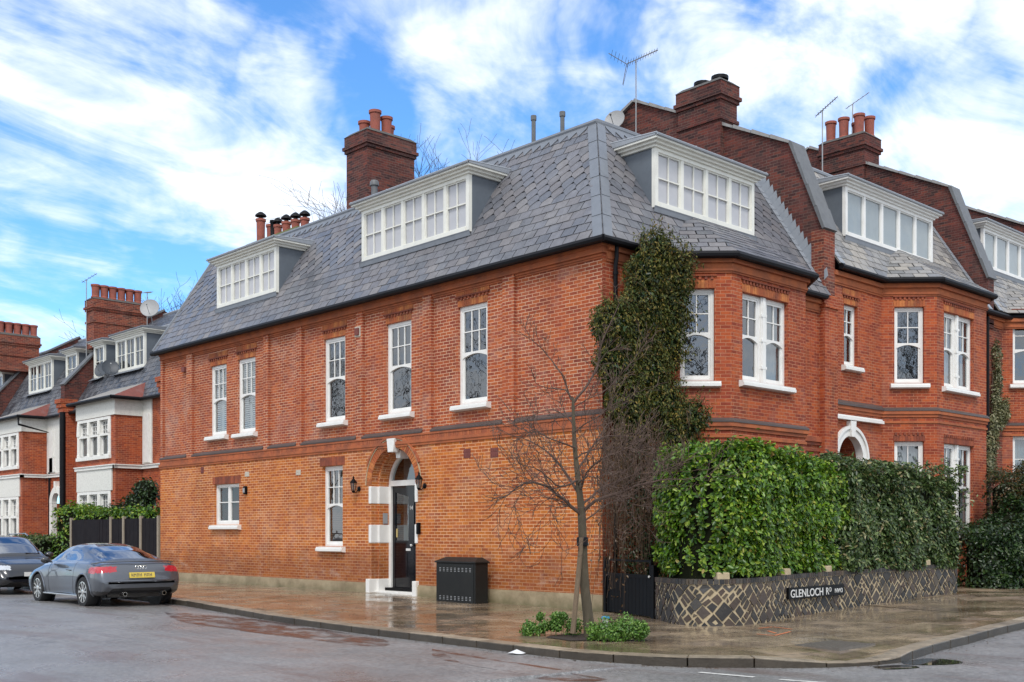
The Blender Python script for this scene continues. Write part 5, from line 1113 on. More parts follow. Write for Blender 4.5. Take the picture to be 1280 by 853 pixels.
def fit(o, fr, u0, u1):
    xs_ = [(v.co-fr.o).dot(fr.u) for v in o.data.vertices]; a, b = min(xs_), max(xs_); k_ = (u1-u0)/(b-a)
    for v in o.data.vertices: c = (v.co-fr.o).dot(fr.u); v.co += fr.u*((u0+(c-a)*k_)-c)
for tx_, sz_, zo_, u0_, u1_ in (('GLENLOCH',.205,-.07,.03,.60), ('R',.19,-.065,.655,.71), ('D',.12,-.015,.72,.755), ('NW3',.12,-.045,.82,.965)):
    fit(text_mesh(tx_, sz_, fs, .05, zm_+zo_, .003, 'plate_white', sg, align='LEFT'), fs, Ls*u0_, Ls*u1_)
# ------------------------------------------------------------------ gate
ge_ = V(-.70,-1.93,0); gd = ge_.normalized(); GF = Fr((0,-.06), (gd.x,gd.y), (gd.y,-gd.x)); GL = 2.0
gt = thing('garden_gate', (0,-.06,0), 'black boarded garden gate with an open top rail, between the house corner and stone wall', 'gate')
m = MB()
k = 12
for i in range(k): m.fbox(GF, .17+(GL-.3)*i/k+.004, .17+(GL-.3)*(i+1)/k-.004, .03, .74, -.015, .015)
m.build('boards', 'black_paint', gt)
m = MB(); m.fbox(GF, .15, GL-.1, .74, .81, -.03, .035); m.fbox(GF, .15, GL-.1, 1.05, 1.09, -.02, .02); m.fbox(GF, .15, GL-.1, .08, .16, -.05, -.016); m.fbox(GF, .15, .21, .02, 1.05, -.025, .025); m.fbox(GF, GL-.16, GL-.1, .02, 1.05, -.025, .025)
m.build('rail', 'black_paint', gt)
for a in (.03, GL-.06): m = MB(); m.fbox(GF, a, a+.1, -.1, 1.13 if a < 1 else 1.0, -.06, .05); m.build('gate_post', 'black_paint', gt, bevel=.008)
m = MB(); m.lathe(GF.p(GL-.13,.78,.03), [(.02,0),(.02,.03)], 8, 'n', GF.n); m.build('latch', 'plate_white', gt)
# ------------------------------------------------------------------ fence down the side street
fe = thing('timber_fence', (0,23,0), 'dark stained board fence with concrete posts, left of the corner house', 'fence')
FS = Fr((.02,0), (0,1), (-1,0)); posts = [onx(px, 670, .02).y for px in (198.5, 176.5, 155, 139)]+[27.2]
m = MB(); y = 19.86; 
while y < 27.3: m.fbox(FS, y, y+.145, .15, 2.12+rnd(-.01,.01), -.02, rnd(0,.012)); y += .15
m.build('boards', 'timber_dark', fe)
for y in posts: m = MB(); m.fbox(FS, y-.06, y+.06, .05, 2.2, -.05, .045); m.build('post', 'concrete', fe)
# ------------------------------------------------------------------ vegetation
def leaves(name, mat, parent, P, Nrm, size, seed=0, ratio=.5, droop=.3, jitter=.6, fold=.25):
    """P (n,3) positions, Nrm (n,3) facing; one folded leaf of six vertices per position"""
    rg = np.random.default_rng(seed); n = len(P)
    Nn = Nrm + rg.normal(0, jitter, (n, 3)); Nn /= np.linalg.norm(Nn, axis=1)[:, None]
    D = rg.normal(0, 1, (n, 3)); D[:, 2] -= droop*1.5; D -= Nn*(D*Nn).sum(1)[:, None]; D /= np.linalg.norm(D, axis=1)[:, None]+1e-9
    W_ = np.cross(Nn, D); s = (size*rg.uniform(.65, 1.3, n))[:, None]; w_ = s*ratio*.5; f = Nn*s*fold*.3
    v = np.stack([P, P+D*s*.38+W_*w_+f, P+D*s*.75+W_*w_*.72+f*.6, P+D*s-f*.4, P+D*s*.75-W_*w_*.72+f*.6, P+D*s*.38-W_*w_+f], 1).reshape(-1, 3)
    b = (np.arange(n)*6)[:, None]; fc = np.concatenate([b+np.array([0,1,2,3]), b+np.array([0,3,4,5])], 1).reshape(-1, 4)
    me = bpy.data.meshes.new(name); me.vertices.add(len(v)); me.vertices.foreach_set('co', v.astype(np.float32).ravel()); me.loops.add(fc.size); me.loops.foreach_set('vertex_index', fc.ravel().astype(np.int32))
    me.polygons.add(len(fc)); me.polygons.foreach_set('loop_start', (np.arange(len(fc))*4).astype(np.int32)); me.polygons.foreach_set('loop_total', np.full(len(fc), 4, np.int32)); me.update(calc_edges=True); me.materials.append(M[mat])
    o = bpy.data.objects.new(name, me); COL.objects.link(o)
    if parent is not None: o.parent = parent; o.matrix_parent_inverse = parent_inv(parent)
    return o
def lump(x, y, z, f=1.0, s=0):
    return (np.sin(x*2.1*f+s)+np.sin(y*2.7*f+1.3+s)+np.sin(z*2.3*f+.7*s)+.6*np.sin(x*5.3*f+z*3.1*f+s)+.6*np.sin(y*4.7*f-z*5.9*f))/4
def hedge(name, label, path, zt, zb, half, leafmat, n, size, seed, cat='hedge', bulge=.12, ratio=.5, endr=.25, droop=.35, core='core_dark', topnoise=.05):
    root = thing(name, (*path[0], 0), label, cat); rg = np.random.default_rng(seed)
    P = np.array(path, float); sg = np.linalg.norm(np.diff(P, axis=0), axis=1); ac = np.concatenate([[0], np.cumsum(sg)]); L_ = ac[-1]
    s = rg.uniform(-endr, L_+endr, n*2); sc_ = np.clip(s, 0, L_); idx = np.clip(np.searchsorted(ac, sc_)-1, 0, len(sg)-1); t = (sc_-ac[idx])/sg[idx]; base = P[idx]+(P[idx+1]-P[idx])*t[:, None]
    tan = (P[idx+1]-P[idx])/sg[idx][:, None]; nor = np.stack([tan[:, 1], -tan[:, 0]], 1)
    ztop = np.interp(sc_/L_, np.linspace(0, 1, len(zt)), zt)
    H = ztop-zb; which = rg.uniform(0, 1, len(s)); front = which < .62; top = (which >= .62) & (which < .86); back = which >= .86
    over = np.clip(np.maximum(-s, s-L_), 0, endr)/endr; hw = half*np.sqrt(np.clip(1-over**2, .0, 1))
    u = rg.uniform(0, 1, len(s)); edge = .12*np.clip((u-.85)/.15, 0, 1)**2
    d = np.where(front, 1.0, np.where(back, -1.0, rg.uniform(-1, 1, len(s))))*hw; z = np.where(top, ztop, zb+u*H)
    d = d - np.sign(d)*edge*(~top)
    X = base[:, 0]+nor[:, 0]*d+tan[:, 0]*(s-sc_); Y = base[:, 1]+nor[:, 1]*d+tan[:, 1]*(s-sc_)
    lo = lump(X, Y, z, 1.3, seed)*bulge + lump(X, Y, z, 4, seed*2)*bulge*.5
    inn = -np.abs(rg.normal(0, .12, len(s))) + lo
    sgn = np.where(back, -1, 1)*(~top); X = X+nor[:, 0]*inn*sgn; Y = Y+nor[:, 1]*inn*sgn; z = z+np.where(top, inn+lump(X, Y, 0, 3)*topnoise+rg.exponential(.03, len(s)), 0)
    N3 = np.stack([nor[:, 0]*sgn*(1-over*.6)+tan[:, 0]*np.sign(s-sc_)*over, nor[:, 1]*sgn*(1-over*.6)+tan[:, 1]*np.sign(s-sc_)*over, np.where(top, 1.0, .35)], 1)
    leaves('foliage', leafmat, root, np.stack([X, Y, z], 1), N3, np.full(len(s), size), seed, ratio, droop, .55)
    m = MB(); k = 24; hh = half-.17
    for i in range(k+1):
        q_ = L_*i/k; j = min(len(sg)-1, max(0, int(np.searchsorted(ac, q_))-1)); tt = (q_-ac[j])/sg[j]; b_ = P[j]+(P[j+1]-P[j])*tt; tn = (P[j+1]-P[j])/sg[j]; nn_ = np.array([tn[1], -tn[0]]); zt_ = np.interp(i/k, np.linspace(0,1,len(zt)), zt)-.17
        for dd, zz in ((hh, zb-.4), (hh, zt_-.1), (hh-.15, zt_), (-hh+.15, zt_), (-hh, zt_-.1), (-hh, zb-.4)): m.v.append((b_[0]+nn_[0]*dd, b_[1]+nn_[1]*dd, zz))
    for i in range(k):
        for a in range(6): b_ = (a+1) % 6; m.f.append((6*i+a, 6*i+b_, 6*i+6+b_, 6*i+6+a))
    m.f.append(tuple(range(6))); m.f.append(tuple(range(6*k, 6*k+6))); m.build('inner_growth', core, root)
    return root
def wpath(sa, sb, d, n=24): return [tuple(wat(sa+(sb-sa)*i/n, d))[:2] for i in range(n+1)]
s45 = s_of_px(1045, -.3)
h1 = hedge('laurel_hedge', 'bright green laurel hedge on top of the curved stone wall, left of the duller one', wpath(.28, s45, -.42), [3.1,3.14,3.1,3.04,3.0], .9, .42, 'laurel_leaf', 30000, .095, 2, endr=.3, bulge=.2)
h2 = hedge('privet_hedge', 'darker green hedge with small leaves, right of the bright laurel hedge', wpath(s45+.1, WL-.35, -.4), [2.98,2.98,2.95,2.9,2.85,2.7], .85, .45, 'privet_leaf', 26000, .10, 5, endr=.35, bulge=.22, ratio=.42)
def ragged(root, P0, n, spread, mat, seed, size=.1, l=.5):
    rg = random.Random(seed); m = MB(); Q = []; 
    for i in range(n):
        a = Vector(P0)+V(*[rg.uniform(-s_, s_) for s_ in spread]); d = V(rg.uniform(-.3,1), rg.uniform(-.7,.2), rg.uniform(.1,1)).normalized(); L_ = rg.uniform(.3,1)*l; m.tube([a, a+d*L_*.5, a+d*L_+V(0,0,-.05)], [.006,.005,.003], 4)
        for k in range(14): Q.append(tuple(a+d*L_*rg.uniform(.2,1)+V(*[rg.uniform(-.05,.05) for _ in range(3)])))
    Q = np.array(Q); leaves('loose_shoots', mat, root, Q, np.tile([0,-.4,.8], (len(Q),1)).astype(float), np.full(len(Q), size), seed, .42); m.build('shoots', 'twig', root)
ragged(h2, (7.9,-3.3,2.1), 60, (.3,.3,.8), 'privet_leaf', 9)
ragged(h2, (5.5,-3.5,2.9), 80, (2.8,.3,.1), 'privet_leaf', 10, l=.28)
ragged(h1, (.5,-3.3,3.05), 90, (1.6,.4,.05), 'laurel_leaf', 12, size=.10, l=.22)
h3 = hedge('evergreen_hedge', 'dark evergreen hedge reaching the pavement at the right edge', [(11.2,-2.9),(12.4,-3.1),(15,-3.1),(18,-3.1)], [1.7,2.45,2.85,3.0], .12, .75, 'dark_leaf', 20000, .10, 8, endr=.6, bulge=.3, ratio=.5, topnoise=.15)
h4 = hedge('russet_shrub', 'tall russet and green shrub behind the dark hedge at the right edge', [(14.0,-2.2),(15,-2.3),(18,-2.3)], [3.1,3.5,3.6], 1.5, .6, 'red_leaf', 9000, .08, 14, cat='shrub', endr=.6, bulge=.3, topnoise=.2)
# climber on the second and third house
def blob_leaves(name, mat, parent, blobs, n, size, seed, ratio=.5, droop=.6, shell=.35, jitter=.6):
    rg = np.random.default_rng(seed); vol = np.array([b[1][0]*b[1][2] for b in blobs], float); pr = vol/vol.sum(); ch = rg.choice(len(blobs), n, p=pr)
    C_ = np.array([b[0] for b in blobs], float)[ch]; R_ = np.array([b[1] for b in blobs], float)[ch]
    d = rg.normal(0, 1, (n, 3)); d /= np.linalg.norm(d, axis=1)[:, None]; r = 1-np.abs(rg.normal(0, shell, n)); P = C_+d*R_*r[:, None]
    P += d*(lump(P[:,0], P[:,1], P[:,2], 3, seed)*.12)[:, None]
    return leaves(name, mat, parent, P, d+np.array([0,0,.3]), np.full(n, size), seed, ratio, droop, jitter)
vi = thing('variegated_ivy', (17.3,-.2,.2), 'pale variegated ivy climbing the brick recess at the right', 'climber')
bl = []
for px, py, w_ in ((1246,442,6),(1247,470,9),(1246,500,13),(1243,530,14),(1240,555,15),(1238,580,16),(1250,520,14),(1258,512,8)):
    P = ony(px, py, -.15); bl.append((tuple(P), (w_*.026, .14, .5)))
blob_leaves('foliage', 'variegated_leaf', vi, bl, 5200, .09, 31)
m = MB(); m.tube([(17.6,-.08,.2),(17.7,-.08,2.5),(17.75,-.1,4.5),(17.85,-.1,6.6)], [.04,.03,.02,.01], 6); m.build('stem', 'twig', vi)
# big ivy at the corner
iv = thing('climbing_ivy', (.8,-.4,0), 'tall dark ivy mass climbing the corner between the side wall and bay', 'climber')
bl = []
for px, py, rx, ry, yy in ((822,318,34,30,-.45),(843,350,26,30,-.5),(812,345,44,34,-.45),(838,385,32,34,-.5),(805,385,44,36,-.5),(765,408,34,34,-.55),(790,425,48,40,-.55),(835,430,28,36,-.5),(770,455,34,38,-.55),(810,465,42,38,-.6),(785,500,38,36,-.6),(830,505,38,32,-.7),(860,524,28,24,-.9),(845,545,36,22,-.9),(795,535,36,24,-.6),(850,330,10,14,-.5)):
    P = ony(px, py, yy); k_ = .0168; bl.append((tuple(P), (rx*k_*1.0, .34, ry*k_)))
blob_leaves('foliage', 'ivy_leaf', iv, bl, 42000, .07, 33, .4, 1.3, .25, .8)
ragged_ = [(b[0][0]+b[1][0]*math.cos(a)*.95, b[0][1]-.1, b[0][2]+b[1][2]*math.sin(a)*.95) for b in bl for a in (-.3,.4,1.1,1.6,2.2,2.8,3.5)]
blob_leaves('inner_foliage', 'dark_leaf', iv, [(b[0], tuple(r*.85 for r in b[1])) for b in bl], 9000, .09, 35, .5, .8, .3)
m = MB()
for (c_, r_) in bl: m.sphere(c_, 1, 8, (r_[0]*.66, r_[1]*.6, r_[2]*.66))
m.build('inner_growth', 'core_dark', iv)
m = MB(); rg = random.Random(5); dl = []
for i in range(230):
    P = ony(rg.uniform(752,832), rg.uniform(520,575), -rg.uniform(.15,1.3)); pts = [P]; L_ = rg.uniform(.8,3.2); n_ = 6; dr_ = V(rg.uniform(-.12,.12), rg.uniform(-.1,.1), 0)
    for k in range(n_): P = P+V(rg.uniform(-.07,.07), rg.uniform(-.06,.06), -L_/n_)+dr_*(L_/n_); P.z = max(P.z, .05); pts.append(P); 
    m.tube(pts, [.006]*3+[.004]*(len(pts)-3), 3); 
    for k in range(9): q_ = pts[rg.randint(0, len(pts)-1)]; dl.append((q_.x+rg.uniform(-.06,.06), q_.y+rg.uniform(-.06,.06), q_.z+rg.uniform(-.2,.2)))
m.build('hanging_stems', 'dead_stem', iv); dl = np.array(dl); leaves('dead_leaves', 'dead_leaf', iv, dl, np.tile([-.5,-.5,.3], (len(dl),1)).astype(float), np.full(len(dl), .06), 3, .5, 1.0)
blob_leaves('low_foliage', 'dark_leaf', iv, [((.6,-.7,2.6),(.8,.45,1.1)), ((.7,-.6,1.2),(.8,.35,1.2)), ((1.3,-1.2,1.8),(.6,.35,1.4)), ((.4,-.4,3.6),(.5,.3,.6))], 9000, .07, 37, .5, 1.0, .5)
m = MB(); rg = random.Random(15); Q = []
for c0 in ragged_:
    for k in range(5):
        a = Vector(c0); d = V(rg.uniform(-1,1), rg.uniform(-.8,.1), rg.uniform(-.6,.9)).normalized(); L_ = rg.uniform(.15,.45); m.tube([a, a+d*L_*.6, a+d*L_+V(0,0,-.06)], [.004,.003,.002], 3)
        for j in range(12): Q.append(tuple(a+d*L_*rg.uniform(0,1.05)+V(*[rg.uniform(-.04,.04) for _ in range(3)])))
Q = np.array(Q); leaves('loose_shoots', 'ivy_leaf', iv, Q, np.tile([-.3,-.5,.5], (len(Q),1)).astype(float), np.full(len(Q), .065), 19, .4, 1.2); m.build('shoots', 'dead_stem', iv)
# ------------------------------------------------------------------ bare trees
def grow(m, P, d, L_, r, lev, rg, maxlev, curl=.25, kids=(3,5), up=.12, sides=None, minr=.003):
    n = 5; pts = [P.copy()]; rad = [r]; dd = d.copy()
    for i in range(n):
        dd = (dd+V(rg.gauss(0,curl), rg.gauss(0,curl), rg.gauss(0,curl)+up)*.45).normalized(); P = P+dd*(L_/n); pts.append(P.copy()); rad.append(max(minr, r*(1-.62*(i+1)/n)))
    m.tube(pts, rad, sides or (8 if lev == 0 else 5 if lev < 2 else 3), cap=False)
    if lev >= maxlev: return
    k = rg.randint(*kids)
    for i in range(k):
        t = rg.uniform(.25, 1) if i else 1; j = min(n, max(1, round(t*n))); ax_ = dd.orthogonal().normalized(); ax_.rotate(Matrix.Rotation(rg.uniform(0, 2*math.pi), 3, dd)); nd = (dd*math.cos(a_ := rg.uniform(.35,.85))+ax_*math.sin(a_)).normalized()
        grow(m, pts[j], nd, L_*rg.uniform(.55,.8), max(minr, rad[j]*rg.uniform(.55,.75)), lev+1, rg, maxlev, curl, kids, up, None, minr)
def bare_tree(name, label, loc, h, r, seed, lev=5, cat='tree', group=None, mat='bark_far', minr=.008, crown_at=.35, kids=(3,5), sc=.3):
    t = thing(name, loc, label, cat, group); rg = random.Random(seed); m = MB(); P = Vector(loc); n = 6; pts = [P+V(rg.uniform(-.1,.1)*i*.3, rg.uniform(-.1,.1)*i*.3, h*crown_at*i/n-.2) for i in range(n+1)]
    m.tube(pts, [r*(1-.35*i/n) for i in range(n+1)], 10); m.build('trunk', mat, t, smooth=True); m = MB()
    for i in range(5):
        a = rg.uniform(0, 6.28); e = rg.uniform(.25,1.0) if i else .1; grow(m, pts[-1-(i % 2)], V(math.cos(a)*math.sin(e), math.sin(a)*math.sin(e), math.cos(e)), h*sc, r*rg.uniform(.4,.6), 1, rg, lev, .22, kids, .1, None, minr)
    m.build('crown', mat, t, recalc=False); return t
# street tree with its own drawn limbs
tb = onz(736, 797, 0); TD = (tb.x-CAM[0])*FW[0]+(tb.y-CAM[1])*FW[1]; FWV = V(FW[0],FW[1],0)
st = thing('street_tree', tuple(tb), 'small bare street tree tied to a stake on the pavement before the corner', 'tree')
def tp(px, py, dz=0): return atd(px, py, TD+dz)
trunk = [tp(738,800),(tp(735,770)),tp(731,735),tp(729,700),tp(728,665),tp(727,640)]
m = MB(); m.tube(trunk, [.10,.078,.072,.068,.064,.062], 12); m.tube([trunk[-1], tp(724,612), tp(721,585,.05), tp(718,555,.05), tp(717,525), tp(716,497)], [.06,.05,.042,.034,.028,.02], 10)
m.build('trunk', 'bark', st, smooth=True)
limbs = [
 ([(727,645,0),(705,625,-.2),(680,606,-.35),(655,604,-.5),(632,622,-.6),(606,620,-.7)],.03,.005), ([(724,618,0),(708,592,.2),(690,570,.3),(664,552,.5),(640,545,.6)],.026,.005), ([(722,600,0),(700,608,-.4),(676,590,-.8),(650,580,-1.0)],.02,.004),
 ([(728,640,0),(744,626,-.2),(770,618,-.3),(800,606,-.5),(838,600,-.6),(868,598,-.7)],.028,.005), ([(728,655,0),(745,640,.3),(765,628,.5),(790,622,.8)],.014,.004), ([(725,615,0),(735,590,-.3),(750,575,-.5),(775,565,-.6),(800,550,-.7)],.022,.004),
 ([(722,590,.05),(737,565,.3),(752,548,.4),(780,545,.6),(806,552,.7)],.02,.004), ([(728,632,0),(750,612,.5),(785,596,.8),(830,588,1.0),(856,575,1.1)],.02,.004),
 ([(716,505,0),(730,488,0),(746,458,.05),(752,430,.1),(764,404,.1),(774,380,.1)],.024,.006), ([(716,500,0),(706,488,-.05),(685,486,-.1),(668,478,-.2)],.014,.003), ([(714,500,0),(702,468,0),(684,445,.1),(668,428,.1),(656,412,.1)],.016,.004),
 ([(716,510,0),(735,500,.2),(760,485,.3),(800,440,.5),(812,425,.6)],.010,.002), ([(718,540,0),(740,525,-.3),(770,505,-.4),(792,490,-.5)],.012,.003), ([(717,530,0),(700,515,.2),(684,512,.4),(664,520,.5)],.012,.003), ([(719,560,0),(695,552,-.4),(670,540,-.6),(650,545,-.7)],.014,.003),
 ([(720,572,0),(750,560,.6),(790,562,.9),(825,575,1.1)],.014,.003), ([(722,606,0),(735,596,-.7),(748,600,-1.1),(765,618,-1.3)],.014,.003), ([(700,612,-.3),(690,625,-.4),(688,650,-.45),(690,672,-.45)],.006,.002), ([(770,617,-.3),(790,630,-.3),(800,650,-.3)],.006,.002),
 ([(748,455,.05),(760,440,0),(775,436,-.1)],.008,.002), ([(676,590,-.8),(655,610,-1),(640,640,-1)],.008,.002)]
m = MB(); rg = random.Random(77)
for pts, ra, rb in limbs:
    Q = [tp(*p) for p in pts]; Q2 = catmull([tuple(q_) for q_ in Q], .12); Q2 = [Vector(q_)+V(rg.uniform(-.012,.012), rg.uniform(-.012,.012), rg.uniform(-.012,.012)) for q_ in Q2]; n_ = len(Q2); m.tube(Q2, [ra+(rb-ra)*i/(n_-1) for i in range(n_)], 6)
    L_ = sum((b-a).length for a, b in zip(Q2, Q2[1:])); k = int(L_*11)+3
    for i in range(k):
        j = rg.randint(max(1, n_//5), n_-1); d0 = (Q2[j]-Q2[j-1]).normalized(); ax_ = d0.orthogonal().normalized(); ax_.rotate(Matrix.Rotation(rg.uniform(0,6.28), 3, d0)); a_ = rg.uniform(.4,1.1); nd = (d0*math.cos(a_)+ax_*math.sin(a_)); top_ = pts[-1][1] < 480
        grow(m, Q2[j], nd.normalized(), rg.uniform(.15,.5)*(.55 if top_ else 1), max(.003, (ra+(rb-ra)*j/n_)*.45), 2, rg, 4 if not top_ else 3, .24, (2,3), .10, 3, .0036)
m.build('crown', 'twig', st, recalc=False)
m = MB(); m.tube([tp(716,792,-.1), tp(721,740,-.1), tp(727,672,-.1)], [.042,.04,.036], 7); sk = m.build('stake', 'stake', st, smooth=True)
m = MB(); a = tp(728,678,-.03); m.lathe(a+V(0,0,-.06), [(.085,0),(.09,.02),(.09,.12),(.08,.14)], 12); m.tube([a+V(-.09,-.02,.0), a+V(-.1,-.02,-.14)], .012, 5); m.build('tree_tie', 'gutter_black', st)
pit = MB(); c_ = tb; pit.face([(c_.x+.62*math.cos(i*.5)*(1+.1*math.sin(i*3)), c_.y+.62*math.sin(i*.5)*(1+.1*math.cos(i*5)), zg(c_.x,c_.y)+.008) for i in range(12)]); tag(pit.build('tree_pit', 'soil'), kind='structure')
for lab, px, py, rx, rz, n_ in (('leafy green weeds at the foot of the street tree, left of its trunk',693,787,.36,.38,5200), ('leafy green weeds at the foot of the street tree, right of its trunk',772,794,.36,.28,4400)):
    P = onz(px, py+8, 0); w_ = thing('weeds', tuple(P), lab, 'plant')
    rgn = np.random.default_rng(px); blobs = [((P.x+rgn.uniform(-rx,rx)*.8*RT[0]+rgn.uniform(-.1,.1), P.y+rgn.uniform(-rx,rx)*.8*RT[1]+rgn.uniform(-.1,.1), .05+rgn.uniform(.02,rz)), (.11,.11,.1)) for _ in range(16)]
    blobs = []
    for _ in range(18): o_ = rgn.uniform(-1,1); blobs.append(((P.x+RT[0]*rx*o_+FW[0]*rgn.uniform(-.12,.2), P.y+RT[1]*rx*o_+FW[1]*rgn.uniform(-.12,.2), .03+rgn.uniform(.02,rz)*(1-.5*abs(o_))), (.1,.1,.1)))
    blob_leaves('foliage', 'weed_leaf', w_, blobs, n_, .04, px, .55, -.8, .5)
    m = MB()
    for b_ in blobs: m.tube([(b_[0][0],b_[0][1],-.01), b_[0]], .004, 4)
    m.build('stem', 'weed_leaf', w_)
# hedges and shrubs by the terraced houses
hedge('garden_hedge', 'leafy hedge over the far end of the dark fence', [(.9,27),(.9,30.0)], [2.55,2.7,2.5], .2, .5, 'laurel_leaf', 3000, .13, 51, endr=.4, bulge=.2)
hedge('low_hedge', 'low clipped hedge behind the parked cars at the left', [(.5,30.5),(.5,34.5)], [1.45,1.5,1.35], .1, .6, 'privet_leaf', 3000, .12, 52, endr=.4, bulge=.2)
hedge('fence_creeper', 'green creeper spilling along the top of the dark fence', [(.45,21.2),(.45,27)], [2.45,2.4,2.5], 1.6, .3, 'laurel_leaf', 2600, .12, 53, endr=.3, bulge=.2, cat='climber')
sh = thing('evergreen_shrub', (1.0,24.3,.1), 'dark evergreen shrub between the corner house and next bay', 'shrub')
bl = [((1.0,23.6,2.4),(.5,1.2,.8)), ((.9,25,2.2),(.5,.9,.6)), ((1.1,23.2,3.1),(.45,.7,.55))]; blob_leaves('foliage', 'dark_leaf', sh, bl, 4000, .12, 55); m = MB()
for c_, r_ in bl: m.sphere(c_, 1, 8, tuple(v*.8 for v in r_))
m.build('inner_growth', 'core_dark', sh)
# bare trees behind the roofs, and the ones across the road that the windows mirror
for i, (px, py, d_, h_) in enumerate(((556,215,62,25.0),(588,215,60,23.6),(530,235,66,24.2))):
    P = atd(px, 600, d_); bare_tree('bare_tree', ['bare tree tips over the long dormer, middle one', 'bare tree tips over the long dormer, right one', 'bare tree tips over the long dormer, left one'][i], (P.x,P.y,-.3), h_, .3, 60+i, lev=5, group='bare trees behind the roofs', minr=.009, kids=(3,4), sc=.2, crown_at=.5)
for i, (px, d_, h_) in enumerate(((196,75,19.0),(222,78,19.8),(243,80,20.6))):
    P = atd(px, 600, d_); bare_tree('bare_tree', ['bare tree beyond the left terrace, farthest left', 'bare tree beyond the left terrace, middle', 'bare tree beyond the left terrace, beside the slates'][i], (P.x,P.y,-.3), h_, .3, 70+i, lev=5, group='bare trees behind the roofs', minr=.010, kids=(3,4), sc=.2, crown_at=.5)
for i, (x, y, h_) in enumerate(((-17.5,-26,15),(-4,-33,16),(-22,26,14),(-21,42,15),(-24,12,13))):
    bare_tree('bare_tree', ['bare tree across the road mirrored in the corner bay panes', 'bare tree across the road mirrored in the second bay', 'bare tree across the side street mirrored in upper panes', 'far bare tree across the side street', 'near bare tree across the side street'][i], (x,y,-.2), h_, .35, 80+i, lev=4, group='bare trees across the road', minr=.02, kids=(3,4))
# ------------------------------------------------------------------ cars
def carpaint(name, col, met=.6, rough=.3):
    t = MT(name, rough); t.b.inputs['Base Color'].default_value = (*col, 1); t.b.inputs['Metallic'].default_value = met; t.b.inputs['Coat Weight'].default_value = 1; t.b.inputs['Coat Roughness'].default_value = .03
    t.bump(t.noise(t.pos(), 300, 2), .02, .001)
carpaint('car_grey', (.115,.125,.145), .7, .32); carpaint('car_black', (.006,.007,.012), .2, .3); carpaint('alloy', (.62,.61,.58), .85, .25); carpaint('tyre_rubber', (.012,.012,.013), 0, .75); M['tyre_rubber'].node_tree.nodes['Principled BSDF'].inputs['Coat Weight'].default_value = 0
carpaint('tail_red', (.42,.008,.02), 0, .15); carpaint('lamp_clear', (.55,.57,.6), .4, .1); carpaint('trim_black', (.012,.012,.014), 0, .4); carpaint('plate_yellow', (.62,.45,.03), 0, .4); carpaint('chrome', (.75,.75,.75), 1, .15)
